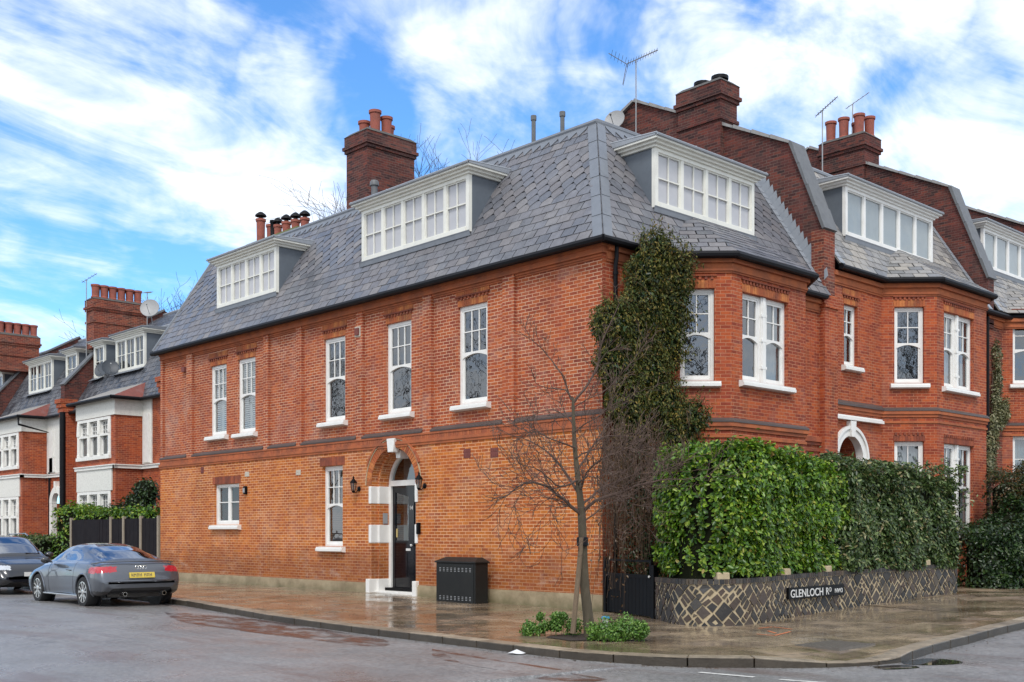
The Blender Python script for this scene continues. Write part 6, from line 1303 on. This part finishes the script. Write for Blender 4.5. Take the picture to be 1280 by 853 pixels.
def car(name, label, loc, rz, L_, W_, prof, belt, base, cabin, wheels, wr, glass_side, glass_rear, glass_front, paint_, tyre_w=.23, plan=(.45,.6), shoulder=.93, roofw=.60, lampf=None):
    """lofted body. prof: (y, ztop) of the hull centre line; belt: (y, z) shoulder height; base: (y,z) sill;
    cabin: (y, z) roof line (above the hull where present)"""
    root = thing(name, loc, label, 'car'); root.rotation_euler = (0, 0, rz)
    ys = np.unique(np.concatenate([.25*(1-np.cos(np.linspace(0, math.pi/2, 22)))*1.0, np.linspace(.25, L_-.3, 170), L_-.3*(1-np.sin(np.linspace(0, math.pi/2, 22)))]))
    it = lambda tb_, y: np.interp(y, [p[0] for p in tb_], [p[1] for p in tb_])
    def smooth(a, k=5):
        a = np.array(a); 
        for _ in range(k): a[1:-1] = (a[:-2]+2*a[1:-1]+a[2:])/4
        return a
    zt = smooth(it(prof, ys)); zb_ = smooth(it(belt, ys)); z0 = smooth(it(base, ys)); zc = smooth(it(cabin, ys), 8)
    rr_, rf_ = plan
    hw = np.full(len(ys), W_/2)
    f_ = lambda d, r, e=2.6: np.clip(1-np.clip(1-d/r, 0, 1)**e, 0, 1)**(1/e)
    hw = W_/2*(1-.22*(1-f_(ys, rr_))-.0)*(1-.30*(1-f_(L_-ys, rf_)))
    hw = hw*(1-.035*np.exp(-((ys-L_*.5)/(L_*.16))**2))
    T = np.linspace(0, 1, 49); grid = np.zeros((len(ys), len(T), 3))
    for i, y in enumerate(ys):
        w = hw[i]; b0, bz, tz, cz = z0[i], zb_[i], zt[i], max(zc[i], zt[i]); cab = max(0, cz-tz)
        cw = min(1, cab/.12)
        # half section: under -> sill -> flank -> shoulder -> deck/glass -> roof centre
        pts = [(w*.80,b0), (w*.95,b0+.03), (w*.985,b0+.15), (w*1.0,b0+(bz-b0)*.55), (w*.985,b0+(bz-b0)*.80), (w*shoulder,bz-.01)]
        if cab > .01:
            rw = w*roofw; pts += [(w*(shoulder-.05),bz+.02), (w*(shoulder-.08)*(1-cw)+cw*(w*(shoulder-.09)), bz+.05), (w*(shoulder-.09)*.45+rw*.55*1.06, (bz+cz)/2+.03*cw), (rw*1.05, cz-.075*cw-.01), (rw*.86, cz-.025*cw-.003), (rw*.45, cz-.004), (0, cz)]
        else: pts += [(w*(shoulder-.06),bz+.012), (w*.8,(bz+tz)/2+.012), (w*.66,tz-.012), (w*.5,tz-.006), (w*.34,tz-.002), (w*.15,tz), (0,tz)]
        K = np.linspace(0, 1, len(pts)); X = smooth(np.interp(T, K, [p[0] for p in pts]), 2); Z = smooth(np.interp(T, K, [p[1] for p in pts]), 2)
        X[-1] = 0; grid[i, :, 0] = X; grid[i, :, 1] = y; grid[i, :, 2] = Z
    # round the ends: the rear/front faces bulge with height
    K = 0
    cells = {'body': [], 'rear_window': [], 'windscreen': [], 'side_window': [], 'tail_light': [], 'lower_trim': [], 'headlight': []}
    nT = len(T); jb = int(6.2/12*(nT-1))
    for i in range(len(ys)-1):
        y = (ys[i]+ys[i+1])/2
        for j in range(nT-1):
            x, z = grid[i, j:j+2, 0].mean(), grid[i, j:j+2, 2].mean(); c = 'body'
            if any((y-wy)**2+(z-wr-.0)**2 < (wr+.055)**2 and x > W_*.33 and j < jb for wy in wheels): continue
            tz = zt[i]; cz = zc[i]
            cab = cz-tz > .03
            if cab and j >= jb:
                tt = (j-jb)/(nT-1-jb)
                if glass_rear and glass_rear[0] < y < glass_rear[1] and tt > .40+.12*(y-glass_rear[0]): c = 'rear_window'
                elif glass_front and glass_front[0] < y < glass_front[1] and tt > .36: c = 'windscreen'
                elif glass_side[0] < y < glass_side[1] and .06 < tt < .48 and z < it(glass_side[2], y): c = 'side_window'
            if lampf and c == 'body': c = lampf(x, y, z, j) or c
            cells[c].append((i, j))
    objs = {}
    for c, cl in cells.items():
        if not cl: continue
        mat = {'body': paint_, 'rear_window': 'car_glass', 'windscreen': 'car_glass', 'side_window': 'car_glass', 'tail_light': 'tail_red', 'lower_trim': 'trim_black', 'headlight': 'lamp_clear'}[c]
        for side in ((1, -1),) if c in ('body','rear_window','windscreen','lower_trim') else ((1,), (-1,)):
            m = MB(); idx = {}
            def vid(i, j, s_):
                k = (i, j, s_ if j < nT-1 else 0)
                if k not in idx: idx[k] = len(m.v); g = grid[i, j]; m.v.append((g[0]*s_, g[1], g[2]))
                return idx[k]
            for s_ in side:
                for i, j in cl:
                    q_ = (vid(i,j,s_), vid(i+1,j,s_), vid(i+1,j+1,s_), vid(i,j+1,s_)); m.f.append(q_ if s_ > 0 else q_[::-1])
            if c == 'body':   # end caps and floor
                for i in (0, len(ys)-1):
                    ring = [(grid[i,j,0], grid[i,j,1], grid[i,j,2]) for j in range(nT)]+[(-grid[i,j,0], grid[i,j,1], grid[i,j,2]) for j in range(nT-2, -1, -1)]; m.face(ring)
            o = build_local(m, c, mat, root, smooth=True); objs.setdefault(c, []).append(o)
    m = MB(); 
    for i in range(0, len(ys)-1, 4):
        i2 = min(i+4, len(ys)-1); a, b = grid[i, 0], grid[i2, 0]; m.face([(-a[0],a[1],a[2]+.05),(a[0],a[1],a[2]+.05),(b[0],b[1],b[2]+.05),(-b[0],b[1],b[2]+.05)])
    m.box(-W_*.32, .35, z0.min()+.02, W_*.32, L_-.35, .55)
    for wy in wheels: m.box(-W_/2+.3, wy-.33, .2, W_/2-.3, wy+.33, .65)
    build_local(m, 'underbody', 'trim_black', root)
    # interior: seats and dash
    m = MB(); yc0, yc1 = glass_side[0]+.2, glass_side[1]
    m.box(-W_*.36, yc0-.3, .5, W_*.36, yc1+.3, .78)
    for sx__ in (-.36, .36): m.box(sx__-.22, yc0+.35, .6, sx__+.22, yc0+.5, 1.06); m.box(sx__-.13, yc0+.36, 1.07, sx__+.13, yc0+.46, 1.2)
    build_local(m, 'interior', 'trim_black', root, bevel=.03)
    for wy in wheels:
        for s_ in (1, -1):
            xo = s_*(W_/2-.01); m = MB(); prof_ = [(wr*.66,-.0),(wr*.70,.012),(wr*.93,.012),(wr,-.02),(wr,-tyre_w+.03),(wr*.93,-tyre_w),(wr*.6,-tyre_w)]
            m.lathe((xo, wy, wr), [(r_, h_*1.0) for r_, h_ in prof_], 36, 'n', (s_, 0, 0)); w = build_local(m, 'wheel', 'tyre_rubber', root, smooth=True)
            m = MB(); rr = wr*.69; n = 5
            for k in range(n):
                a0 = 2*math.pi*k/n+.3
                for off in (-.13, .13):
                    a = a0+off; ca, sa_ = math.cos(a), math.sin(a); ca2, sa2 = math.cos(a0+off*2.1), math.sin(a0+off*2.1); t1 = (-math.sin(a), math.cos(a))
                    def P_(r_, wv, h_, c0, s0, t): return (xo+s_*h_, wy+c0*r_+t[0]*wv, wr+s0*r_+t[1]*wv)
                    q_ = [P_(.04,-.02,.0,ca,sa_,t1), P_(.04,.02,.0,ca,sa_,t1), P_(rr*.97,.022,.008,ca2,sa2,t1), P_(rr*.97,-.022,.008,ca2,sa2,t1)]; d_ = [(p[0]-s_*.035, p[1], p[2]) for p in q_]; m.hexa(d_+q_)
            m.lathe((xo, wy, wr), [(.055,-.04),(.06,.005),(.03,.012)], 14, 'n', (s_,0,0)); 
            b_ = len(m.v); 
            for k in range(36):
                a = 2*math.pi*k/36
                for r_, h_ in ((rr,.008),(rr*.93,.01),(rr*.9,-.06),(rr*.98,-.06)): m.v.append((xo+s_*h_, wy+math.cos(a)*r_, wr+math.sin(a)*r_))
            for k in range(36):
                for q1 in range(4): q2 = (q1+1) % 4; k2 = (k+1) % 36; m.f.append((b_+4*k+q1, b_+4*k+q2, b_+4*k2+q2, b_+4*k2+q1))
            build_local(m, 'rim', 'alloy', w)
            m = MB(); m.lathe((xo, wy, wr), [(rr*.96,-.10),(rr*.96,-.07)], 24, 'n', (s_,0,0)); build_local(m, 'brake_disc', 'trim_black', w)
            # arch lip
            m = MB(); pa = []
            for k in range(25):
                a = math.pi*(-.06+1.12*k/24); y_, z_ = wy+(wr+.062)*math.cos(a), wr+(wr+.062)*math.sin(a); j_ = min(range(nT//2), key=lambda j: abs(grid[np.searchsorted(ys, min(max(y_, .05), L_-.05)), j, 2]-z_)+(j < 3)); g = grid[min(len(ys)-1, np.searchsorted(ys, y_)), j_]; pa.append((s_*(min(g[0], W_/2)+.0), y_, max(z_, z0.min()+.0)))
            m.tube(pa, .022, 6); build_local(m, 'wheel_arch', paint_, root, smooth=True)
            m = MB(); m.lathe((s_*(W_/2-.27), wy, wr), [(wr+.06,0),(wr+.06,.03)], 28, 'n', (s_,0,0)); build_local(m, 'arch_liner', 'trim_black', root)
    return root, grid, ys, objs
def build_local(m, name, mat, parent, **k):
    o = m.build(name, mat, None, **k); o.parent = parent; return o
# silver-grey coupe, rear towards us
def lamp_tt(x, y, z, j):
    if y < .55 and .735 < z < .865-.05*max(0,(y-.25))+.0 and x > .50-.0+(.865-z)*.25*1 and j > 8: return 'tail_light'
    if y < .5 and z < .36 and j < 14: return 'lower_trim'
    if .9 < y < 3.3 and z < .23: return 'lower_trim'
TT, g_, ys_, ob_ = car('parked_coupe', 'dark grey two-door coupe parked at the kerb, its red tail lights towards the corner', (-6.03,8.15,-.03), 0, 4.18, 1.83,
    prof=[(0,.60),(.02,.70),(.05,.80),(.10,.90),(.16,.955),(.24,.955),(.5,.985),(1,1.0),(2.8,.96),(3.1,.93),(3.6,.84),(3.95,.72),(4.1,.62),(4.18,.5)],
    belt=[(0,.56),(.03,.66),(.07,.76),(.13,.84),(.25,.885),(.7,.93),(1.5,.93),(2.6,.90),(3.2,.84),(3.7,.74),(4.05,.62),(4.18,.46)],
    base=[(0,.42),(.1,.30),(.3,.24),(.9,.20),(3.3,.19),(3.9,.2),(4.1,.26),(4.18,.36)],
    cabin=[(0,.5),(.20,.5),(.38,.985),(.55,1.05),(.9,1.185),(1.3,1.29),(1.7,1.345),(2.1,1.355),(2.45,1.32),(2.75,1.22),(3.05,1.05),(3.25,.93),(3.4,.6),(4.18,.4)],
    wheels=(.82, 3.32), wr=.325, glass_side=(1.18, 2.72, [(1.18,1.0),(1.35,1.12),(1.6,1.2),(2.3,1.24),(2.72,1.1)]), glass_rear=(.50,1.42), glass_front=(2.42,3.12), paint_='car_grey', lampf=lamp_tt)
m = MB()
def yrear(x, z):   # y of the tail surface at (x, z)
    best = min(((abs(g_[i, j, 2]-z)+abs(g_[i, j, 0]-abs(x))*.7+g_[i, j, 1]*.05, g_[i, j, 1]) for i in range(0, 40) for j in range(12, g_.shape[1])), key=lambda t: t[0]); return best[1]
m.hexa([(-.27,-.03,.63),(.27,-.03,.63),(.27,.05,.63),(-.27,.05,.63),(-.27,.005,.745),(.27,.005,.745),(.27,.07,.745),(-.27,.07,.745)]); pl = build_local(m, 'number_plate', 'plate_yellow', TT, bevel=.004)
x = -.235
for k, w_ in enumerate((.045,.05,.045,.05,.05,.045,.05)):
    if k == 4: x += .035
    m = MB()
    yy = lambda z: -.032+(z-.63)*(.035/.115)
    for a, b, c, d in ((x,x+.010,.655,.725),(x+w_-.016,x+w_-.006,.655,.725),(x+.010,x+w_-.016,.685+(k%3)*.012,.695+(k%3)*.012)): m.hexa([(a,yy(c)-.001,c),(b,yy(c)-.001,c),(b,yy(c)+.004,c),(a,yy(c)+.004,c),(a,yy(d)-.001,d),(b,yy(d)-.001,d),(b,yy(d)+.004,d),(a,yy(d)+.004,d)])
    x += w_+.012; build_local(m, 'plate_character', 'trim_black', pl)
m = MB()
for k in range(4):
    c = (-.084+.056*k); pts = [(c+.036*math.cos(t), .062, .85+.036*math.sin(t)) for t in np.linspace(0, 2*math.pi, 17)]; m.tube(pts, .0045, 5, cap=False)
build_local(m, 'badge', 'chrome', TT)
m = MB(); m.tube([(-.86,.34,.58),(-.80,.14,.575),(-.72,.03,.57),(-.5,-.008,.57),(0,-.012,.57),(.5,-.008,.57),(.72,.03,.57),(.80,.14,.575),(.86,.34,.58)], .034, 8); build_local(m, 'bumper_crease', 'car_grey', TT, smooth=True)
m = MB(); m.tube([(-.86,.5,.925),(-.8,.27,.955),(-.6,.15,.968),(0,.10,.974),(.6,.15,.968),(.8,.27,.955),(.86,.5,.925)], .014, 6); build_local(m, 'spoiler', 'car_grey', TT, smooth=True)
for x in (-.42,.42): m = MB(); m.lathe((x,.02,.30), [(.045,-.02),(.045,.15),(.036,.15),(.036,-.02)], 14, 'n', (0,-1,0)); build_local(m, 'exhaust', 'chrome', TT, smooth=True)
for s_ in (-1, 1):
    m = MB(); m.box(min(s_*.86,s_*.905), .95, .22, max(s_*.86,s_*.905), 3.1, .255); build_local(m, 'sill_strip', 'alloy', TT, bevel=.01)
    m = MB(); m.sphere((s_*.99,2.62,.975), 1, 8, (.11,.07,.075)); m.tube([(s_*.84,2.66,.93),(s_*.95,2.63,.95)], .02, 6); build_local(m, 'door_mirror', 'trim_black', TT, smooth=True)
    m = MB(); m.tube([(s_*.895,1.52,.77),(s_*.915,1.56,.78),(s_*.915,1.68,.785),(s_*.9,1.72,.78)], .014, 6); build_local(m, 'door_handle', 'car_grey', TT, smooth=True)
    m = MB()
    for yy in (1.36, 2.72):
        i_ = np.searchsorted(ys_, yy); m.tube([(s_*(g_[i_, j, 0]+.0008), yy+(.05 if yy > 2 else -.1)*(g_[i_, j, 2]-.5), g_[i_, j, 2]) for j in range(5, 26)], .0035, 4)
    build_local(m, 'door_gap', 'trim_black', TT)
TT.scale = (1.07,1.05,1.04)
# black car facing us behind it
def lamp_b(x, y, z, j):
    if y > 3.95 and .68 < z < .79 and x > .56: return 'headlight'
    if y > 4.2 and z < .42: return 'lower_trim'
BC, g2, ys2, ob2 = car('parked_estate_car', 'black estate car with roof rails, facing the grey coupe at the left edge', (-5.95,14.7+4.5,-.02), math.pi, 4.5, 1.86,
    prof=[(0,.7),(.1,.9),(.3,1.0),(3.0,1.03),(3.4,.99),(3.9,.92),(4.25,.82),(4.4,.7),(4.5,.52)], belt=[(0,.65),(.1,.85),(.3,.95),(3.0,.96),(3.5,.9),(4.0,.8),(4.3,.68),(4.5,.46)],
    base=[(0,.4),(.2,.26),(4.1,.24),(4.4,.28),(4.5,.36)], cabin=[(0,.5),(.1,1.0),(.5,1.4),(1.2,1.54),(2.0,1.57),(2.5,1.52),(2.9,1.33),(3.35,1.06),(3.5,.9),(4.5,.4)],
    wheels=(.85,3.55), wr=.33, glass_side=(.7,2.9,[(.7,1.3),(2.4,1.4),(2.9,1.2)]), glass_rear=(.2,.6), glass_front=(2.42,3.28), paint_='car_black', lampf=lamp_b, roofw=.66)
for s_ in (-1, 1):
    m = MB(); m.tube([(s_*.60,.7,1.5),(s_*.62,.9,1.60),(s_*.62,2.1,1.62),(s_*.60,2.4,1.55)], .018, 6); build_local(m, 'roof_rail', 'trim_black', BC, smooth=True)
    m = MB(); m.sphere((s_*1.02,2.85,1.03), 1, 8, (.12,.07,.08)); build_local(m, 'door_mirror', 'trim_black', BC, smooth=True)
m = MB(); m.tube([(-.7,4.28,.46),(-.4,4.44,.46),(0,4.5,.46),(.4,4.44,.46),(.7,4.28,.46)], .016, 6); build_local(m, 'chrome_strip', 'chrome', BC, smooth=True)
m = MB(); m.box(-.26,4.49,.5,.26,4.52,.61); build_local(m, 'number_plate', 'plate_white', BC)
m = MB(); m.tube([(-.6,3.25,1.08),(-.2,3.32,1.09)], .012, 5); build_local(m, 'wiper', 'trim_black', BC)
# ------------------------------------------------------------------ street cabinet
cb_ = thing('service_cabinet', (-.35,3.9,.03), 'dark metal service cabinet with slotted vents against the brick wall beside the door', 'cabinet')
x0, x1, ya_, yb_ = -.62, -.24, 3.22, 4.58; zc_ = .0
m = MB(); m.box(x0,ya_,zc_,x1,yb_,zc_+.93); m.build('body', 'cabinet_black', cb_, bevel=.012)
m = MB(); m.box(x0-.03,ya_-.03,zc_+.931,x1+.03,yb_+.03,zc_+.965); m.hexa([(x0-.03,ya_-.03,zc_+.966),(x1+.03,ya_-.03,zc_+.966),(x1+.03,yb_+.03,zc_+.966),(x0-.03,yb_+.03,zc_+.966),(x0+.18,ya_+.12,zc_+1.06),(x1-.05,ya_+.12,zc_+1.06),(x1-.05,yb_-.12,zc_+1.06),(x0+.18,yb_-.12,zc_+1.06)]); m.build('lid', 'cabinet_black', cb_, bevel=.01)
m = MB(); m.box(x0-.012,ya_+.05,zc_+.04,x0-.0,yb_-.05,zc_+.9); dd_ = m.build('door', 'cabinet_black', cb_, bevel=.004)
m = MB()
for z_ in (.10, .74):
    for i in range(9):
        for j in range(3): y = ya_+.16+.13*i; m.box(x0-.018,y-.03,zc_+z_+.035*j,x0-.0115,y+.025,zc_+z_+.012+.035*j)
m.build('vent_slot', 'grey_metal', dd_)
m = MB(); m.box(x0-.02,ya_-.03,zc_-.06,x1,yb_+.03,zc_+.0); m.build('base', 'concrete', cb_)
# ------------------------------------------------------------------ wall lanterns
def lantern(px, py, lab, group='black lanterns beside the door'):
    P = onx(px, py, 0); f = SIDE; t = thing('wall_lantern', (0,P.y,P.z), lab, 'lantern', group); u, z = P.y, P.z
    m = MB(); m.lathe(f.p(u,z-.03,0), [(.07,0),(.06,.02),(.02,.03)], 12, 'n', f.n); m.tube([f.p(u,z-.03,.02), f.p(u,z-.12,.09), f.p(u,z-.13,.16), f.p(u,z-.06,.18)], .012, 6); m.build('bracket', 'black_paint', t)
    c = f.p(u,z,.18); m = MB(); m.lathe(c+V(0,0,-.08), [(.045,0),(.05,.02),(.085,.19),(.08,.2)], 6); m.build('glass_body', 'glass', t)
    m = MB(); m.lathe(c+V(0,0,.12), [(.11,0),(.10,.02),(.04,.09),(.02,.12),(.03,.14),(.005,.18)], 6); m.lathe(c+V(0,0,-.1), [(.02,-.04),(.05,0),(.05,.02)], 6)
    for k in range(6): a = 2*math.pi*k/6; m.tube([c+V(.047*math.cos(a),.047*math.sin(a),-.08), c+V(.085*math.cos(a),.085*math.sin(a),.12)], .006, 4)
    m.build('cage', 'black_paint', t)
lantern(449, 610, 'black coach lantern on the brick wall, left of the arched door'); lantern(531, 606, 'black coach lantern on the brick wall, right of the arched door')
P = onx(308, 613, 0); t = thing('bulkhead_lamp', (0,P.y,P.z), 'small black lamp on the brick between the two ground floor windows', 'lamp'); m = MB(); m.fbox(SIDE, P.y-.07, P.y+.07, P.z-.12, P.z+.12, 0, .08); m.build('housing', 'black_paint', t, bevel=.02); m = MB(); m.fbox(SIDE, P.y-.045, P.y+.045, P.z-.07, P.z+.06, .081, .1); m.build('lens', 'grey_metal', t)
# ------------------------------------------------------------------ aerials and dishes
def aerial(P0, P1, d, L_, n, lab, w=.32, r=.02, refl=True):
    t = thing('tv_aerial', tuple(P0), lab, 'aerial', 'roof aerials'); P0, P1, d = Vector(P0), Vector(P1), Vector(d).normalized()
    m = MB(); m.tube([P0, P1], r, 6); m.build('mast', 'grey_metal', t)
    s_ = d.cross(V(0,0,1)).normalized(); up_ = s_.cross(d); m = MB(); a, b = P1-d*L_*.3, P1+d*L_*.7; m.tube([a, b], .013, 5)
    for k in range(n):
        c = a+(b-a)*((k+.5)/n); ww = w*(1-.35*k/n)/2; m.tube([c-s_*ww, c+s_*ww], .008, 4)
        if n > 8: m.tube([c-s_*ww*.6+up_*.06, c+s_*ww*.6-up_*.06], .006, 4)
    if refl:
        for sgn in (1, -1):
            for k in range(5): c = a-d*.02*k+up_*sgn*(.08+.09*k)-d*.05*k; m.tube([c-s_*.3, c+s_*.3], .007, 4)
            m.tube([a, a+up_*sgn*.5-d*.35], .01, 4)
    m.build('boom', 'cover_metal', t); return t
P = onx(795, 182, 8.1); Q = onx(795, 75, 8.1); aerial((8.1,P.y,11.5), Q, RT[0]*1+0*FW[0] and V(RT[0],RT[1],.45), 1.0, 12, 'tall rooftop aerial with many cross rods, left of the biggest party wall stack', w=.5)
P = ony(1028, 190, 4.6); Q = ony(1028, 138, 4.6); aerial((P.x,4.6,12.0), Q, V(RT[0],RT[1],.9), .95, 9, 'rooftop aerial on a thin mast just left of the five clay pots', w=.45, refl=False)
P = ony(1063, 150, 5.2); Q = ony(1066, 130, 5.2); aerial((P.x,5.2,13.5), Q, V(RT[0],RT[1],.7), 1.0, 5, 'rooftop aerial with a long slanting boom above the five clay pots', w=.25, refl=False)
Q = onx(108, 350, 3.9); aerial((3.9,Q.y,9.5), Q, V(RT[0],RT[1],.6), .8, 5, 'aerial on a bent mast left of the chimney with a row of clay pots', w=.4, refl=False)
Q = onx(184, 366, 5.6); aerial((5.6,Q.y,10.5), Q, V(FW[0],FW[1],.3), .7, 6, 'short aerial above the left terrace roof near bare twigs', w=.4, refl=False)
def dish(c, n_, r, mat, lab, base):
    t = thing('satellite_dish', tuple(c), lab, 'dish', 'satellite dishes'); c, n_ = Vector(c), Vector(n_).normalized(); m = MB()
    m.lathe(c, [(.03,-.10*r*2),(r*.5,-.07*r*2),(r*.85,-.03*r*2),(r,.0),(r*.98,.012),(r*.82,-.02*r*2),(r*.45,-.055*r*2),(.02,-.08*r*2)], 24, 'n', n_); m.build('reflector', mat, t, smooth=True)
    m = MB(); m.tube([c-n_*.12, Vector(base)], .02, 6); m.tube([c-n_*.05+V(0,0,-r*.8), c+n_*r*1.1+V(0,0,-.05)], .012, 5); m.lathe(c+n_*r*1.1+V(0,0,-.05), [(.03,-.04),(.03,.04)], 8, 'n', n_); m.build('arm', 'grey_metal', t)
P = onx(768, 150, 7.9); dish(P, (-FW[0]-.5*RT[0],-FW[1]-.5*RT[1],.35), .32, 'dish_grey', 'grey dish at the top of the big party wall, beside the tallest aerial', P+V(.3,.2,-.6))
P = onx(187, 385, 5.2); dish(P, (-FW[0],-FW[1],.3), .42, 'dish_grey', 'pale dish beside the left chimney row of clay pots', P+V(.3,.3,-.8))
P = onx(127, 462, 3.6); dish(P, (-FW[0]-.3*RT[0],-FW[1]-.3*RT[1],.4), .36, 'dish_dark', 'dark dish low on the left dormer, nearer the street', P+V(.3,.1,-.3))
P = onx(138, 459, 3.6); dish(P, (-FW[0]+.4*RT[0],-FW[1]+.4*RT[1],.4), .36, 'dish_dark', 'dark dish low on the left dormer, tucked behind the other', P+V(.3,.1,-.3))
# ------------------------------------------------------------------ litter
for (px, py), lab in (((420,784),'crumpled white wrapper in the gutter below the arched door'), ((646,816.5),'crumpled white wrapper in the gutter left of the street tree')):
    P = onz(px, py, -.08); P.z = zroad(P.x,P.y)+.005; m = MB(); rg = random.Random(px); b0_ = []
    for k in range(12): a = k/12*6.283; m.v.append((P.x+RT[0]*.13*math.cos(a)+FW[0]*.07*math.sin(a), P.y+RT[1]*.13*math.cos(a)+FW[1]*.07*math.sin(a), P.z+rg.uniform(0,.03)))
    m.v.append((P.x,P.y,P.z+.07)); m.v.append((P.x,P.y,P.z))
    for k in range(12): m.f.append((k,(k+1)%12,12)); m.f.append(((k+1)%12,k,13))
    tag(m.build('litter', 'litter_white'), lab, 'litter')
P = onz(757, 781, 0); cu_ = thing('plastic_cup', tuple(P), 'blue and white plastic cup on the pavement just right of the tree trunk', 'cup'); m = MB(); m.lathe((P.x,P.y,zg(P.x,P.y)+.003), [(.05,0),(.06,.10)], 12); m.build('cup', 'litter_white', cu_, smooth=True)
m = MB(); m.lathe((P.x,P.y,zg(P.x,P.y)+.104), [(.075,0),(.075,.03),(.05,.045)], 12); m.build('lid', 'blue_plastic', cu_, smooth=True)
# small wet leaves and grit gathered along the kerb
rgn = np.random.default_rng(4); n_ = 900; ss = rgn.uniform(24, acc_[-1]-48, n_); Q = []; 
for s in ss:
    x, y, tx, ty = kat(s); o_ = abs(rgn.normal(0, .12))+.01; X_, Y_ = x+ty*o_, y-tx*o_; Q.append((X_, Y_, zroad(X_, Y_)+.006))
for _ in range(700):
    x, y = rgn.uniform(-5.8,-.1), rgn.uniform(-5,9); Q.append((x,y,zg(x,y)+.006))
Q = np.array(Q); tag(leaves('fallen_leaves', 'dead_leaf', None, Q, np.tile([0.,0.,1.], (len(Q),1)), np.full(len(Q), .035), 9, .5, 0, .12), kind='stuff')
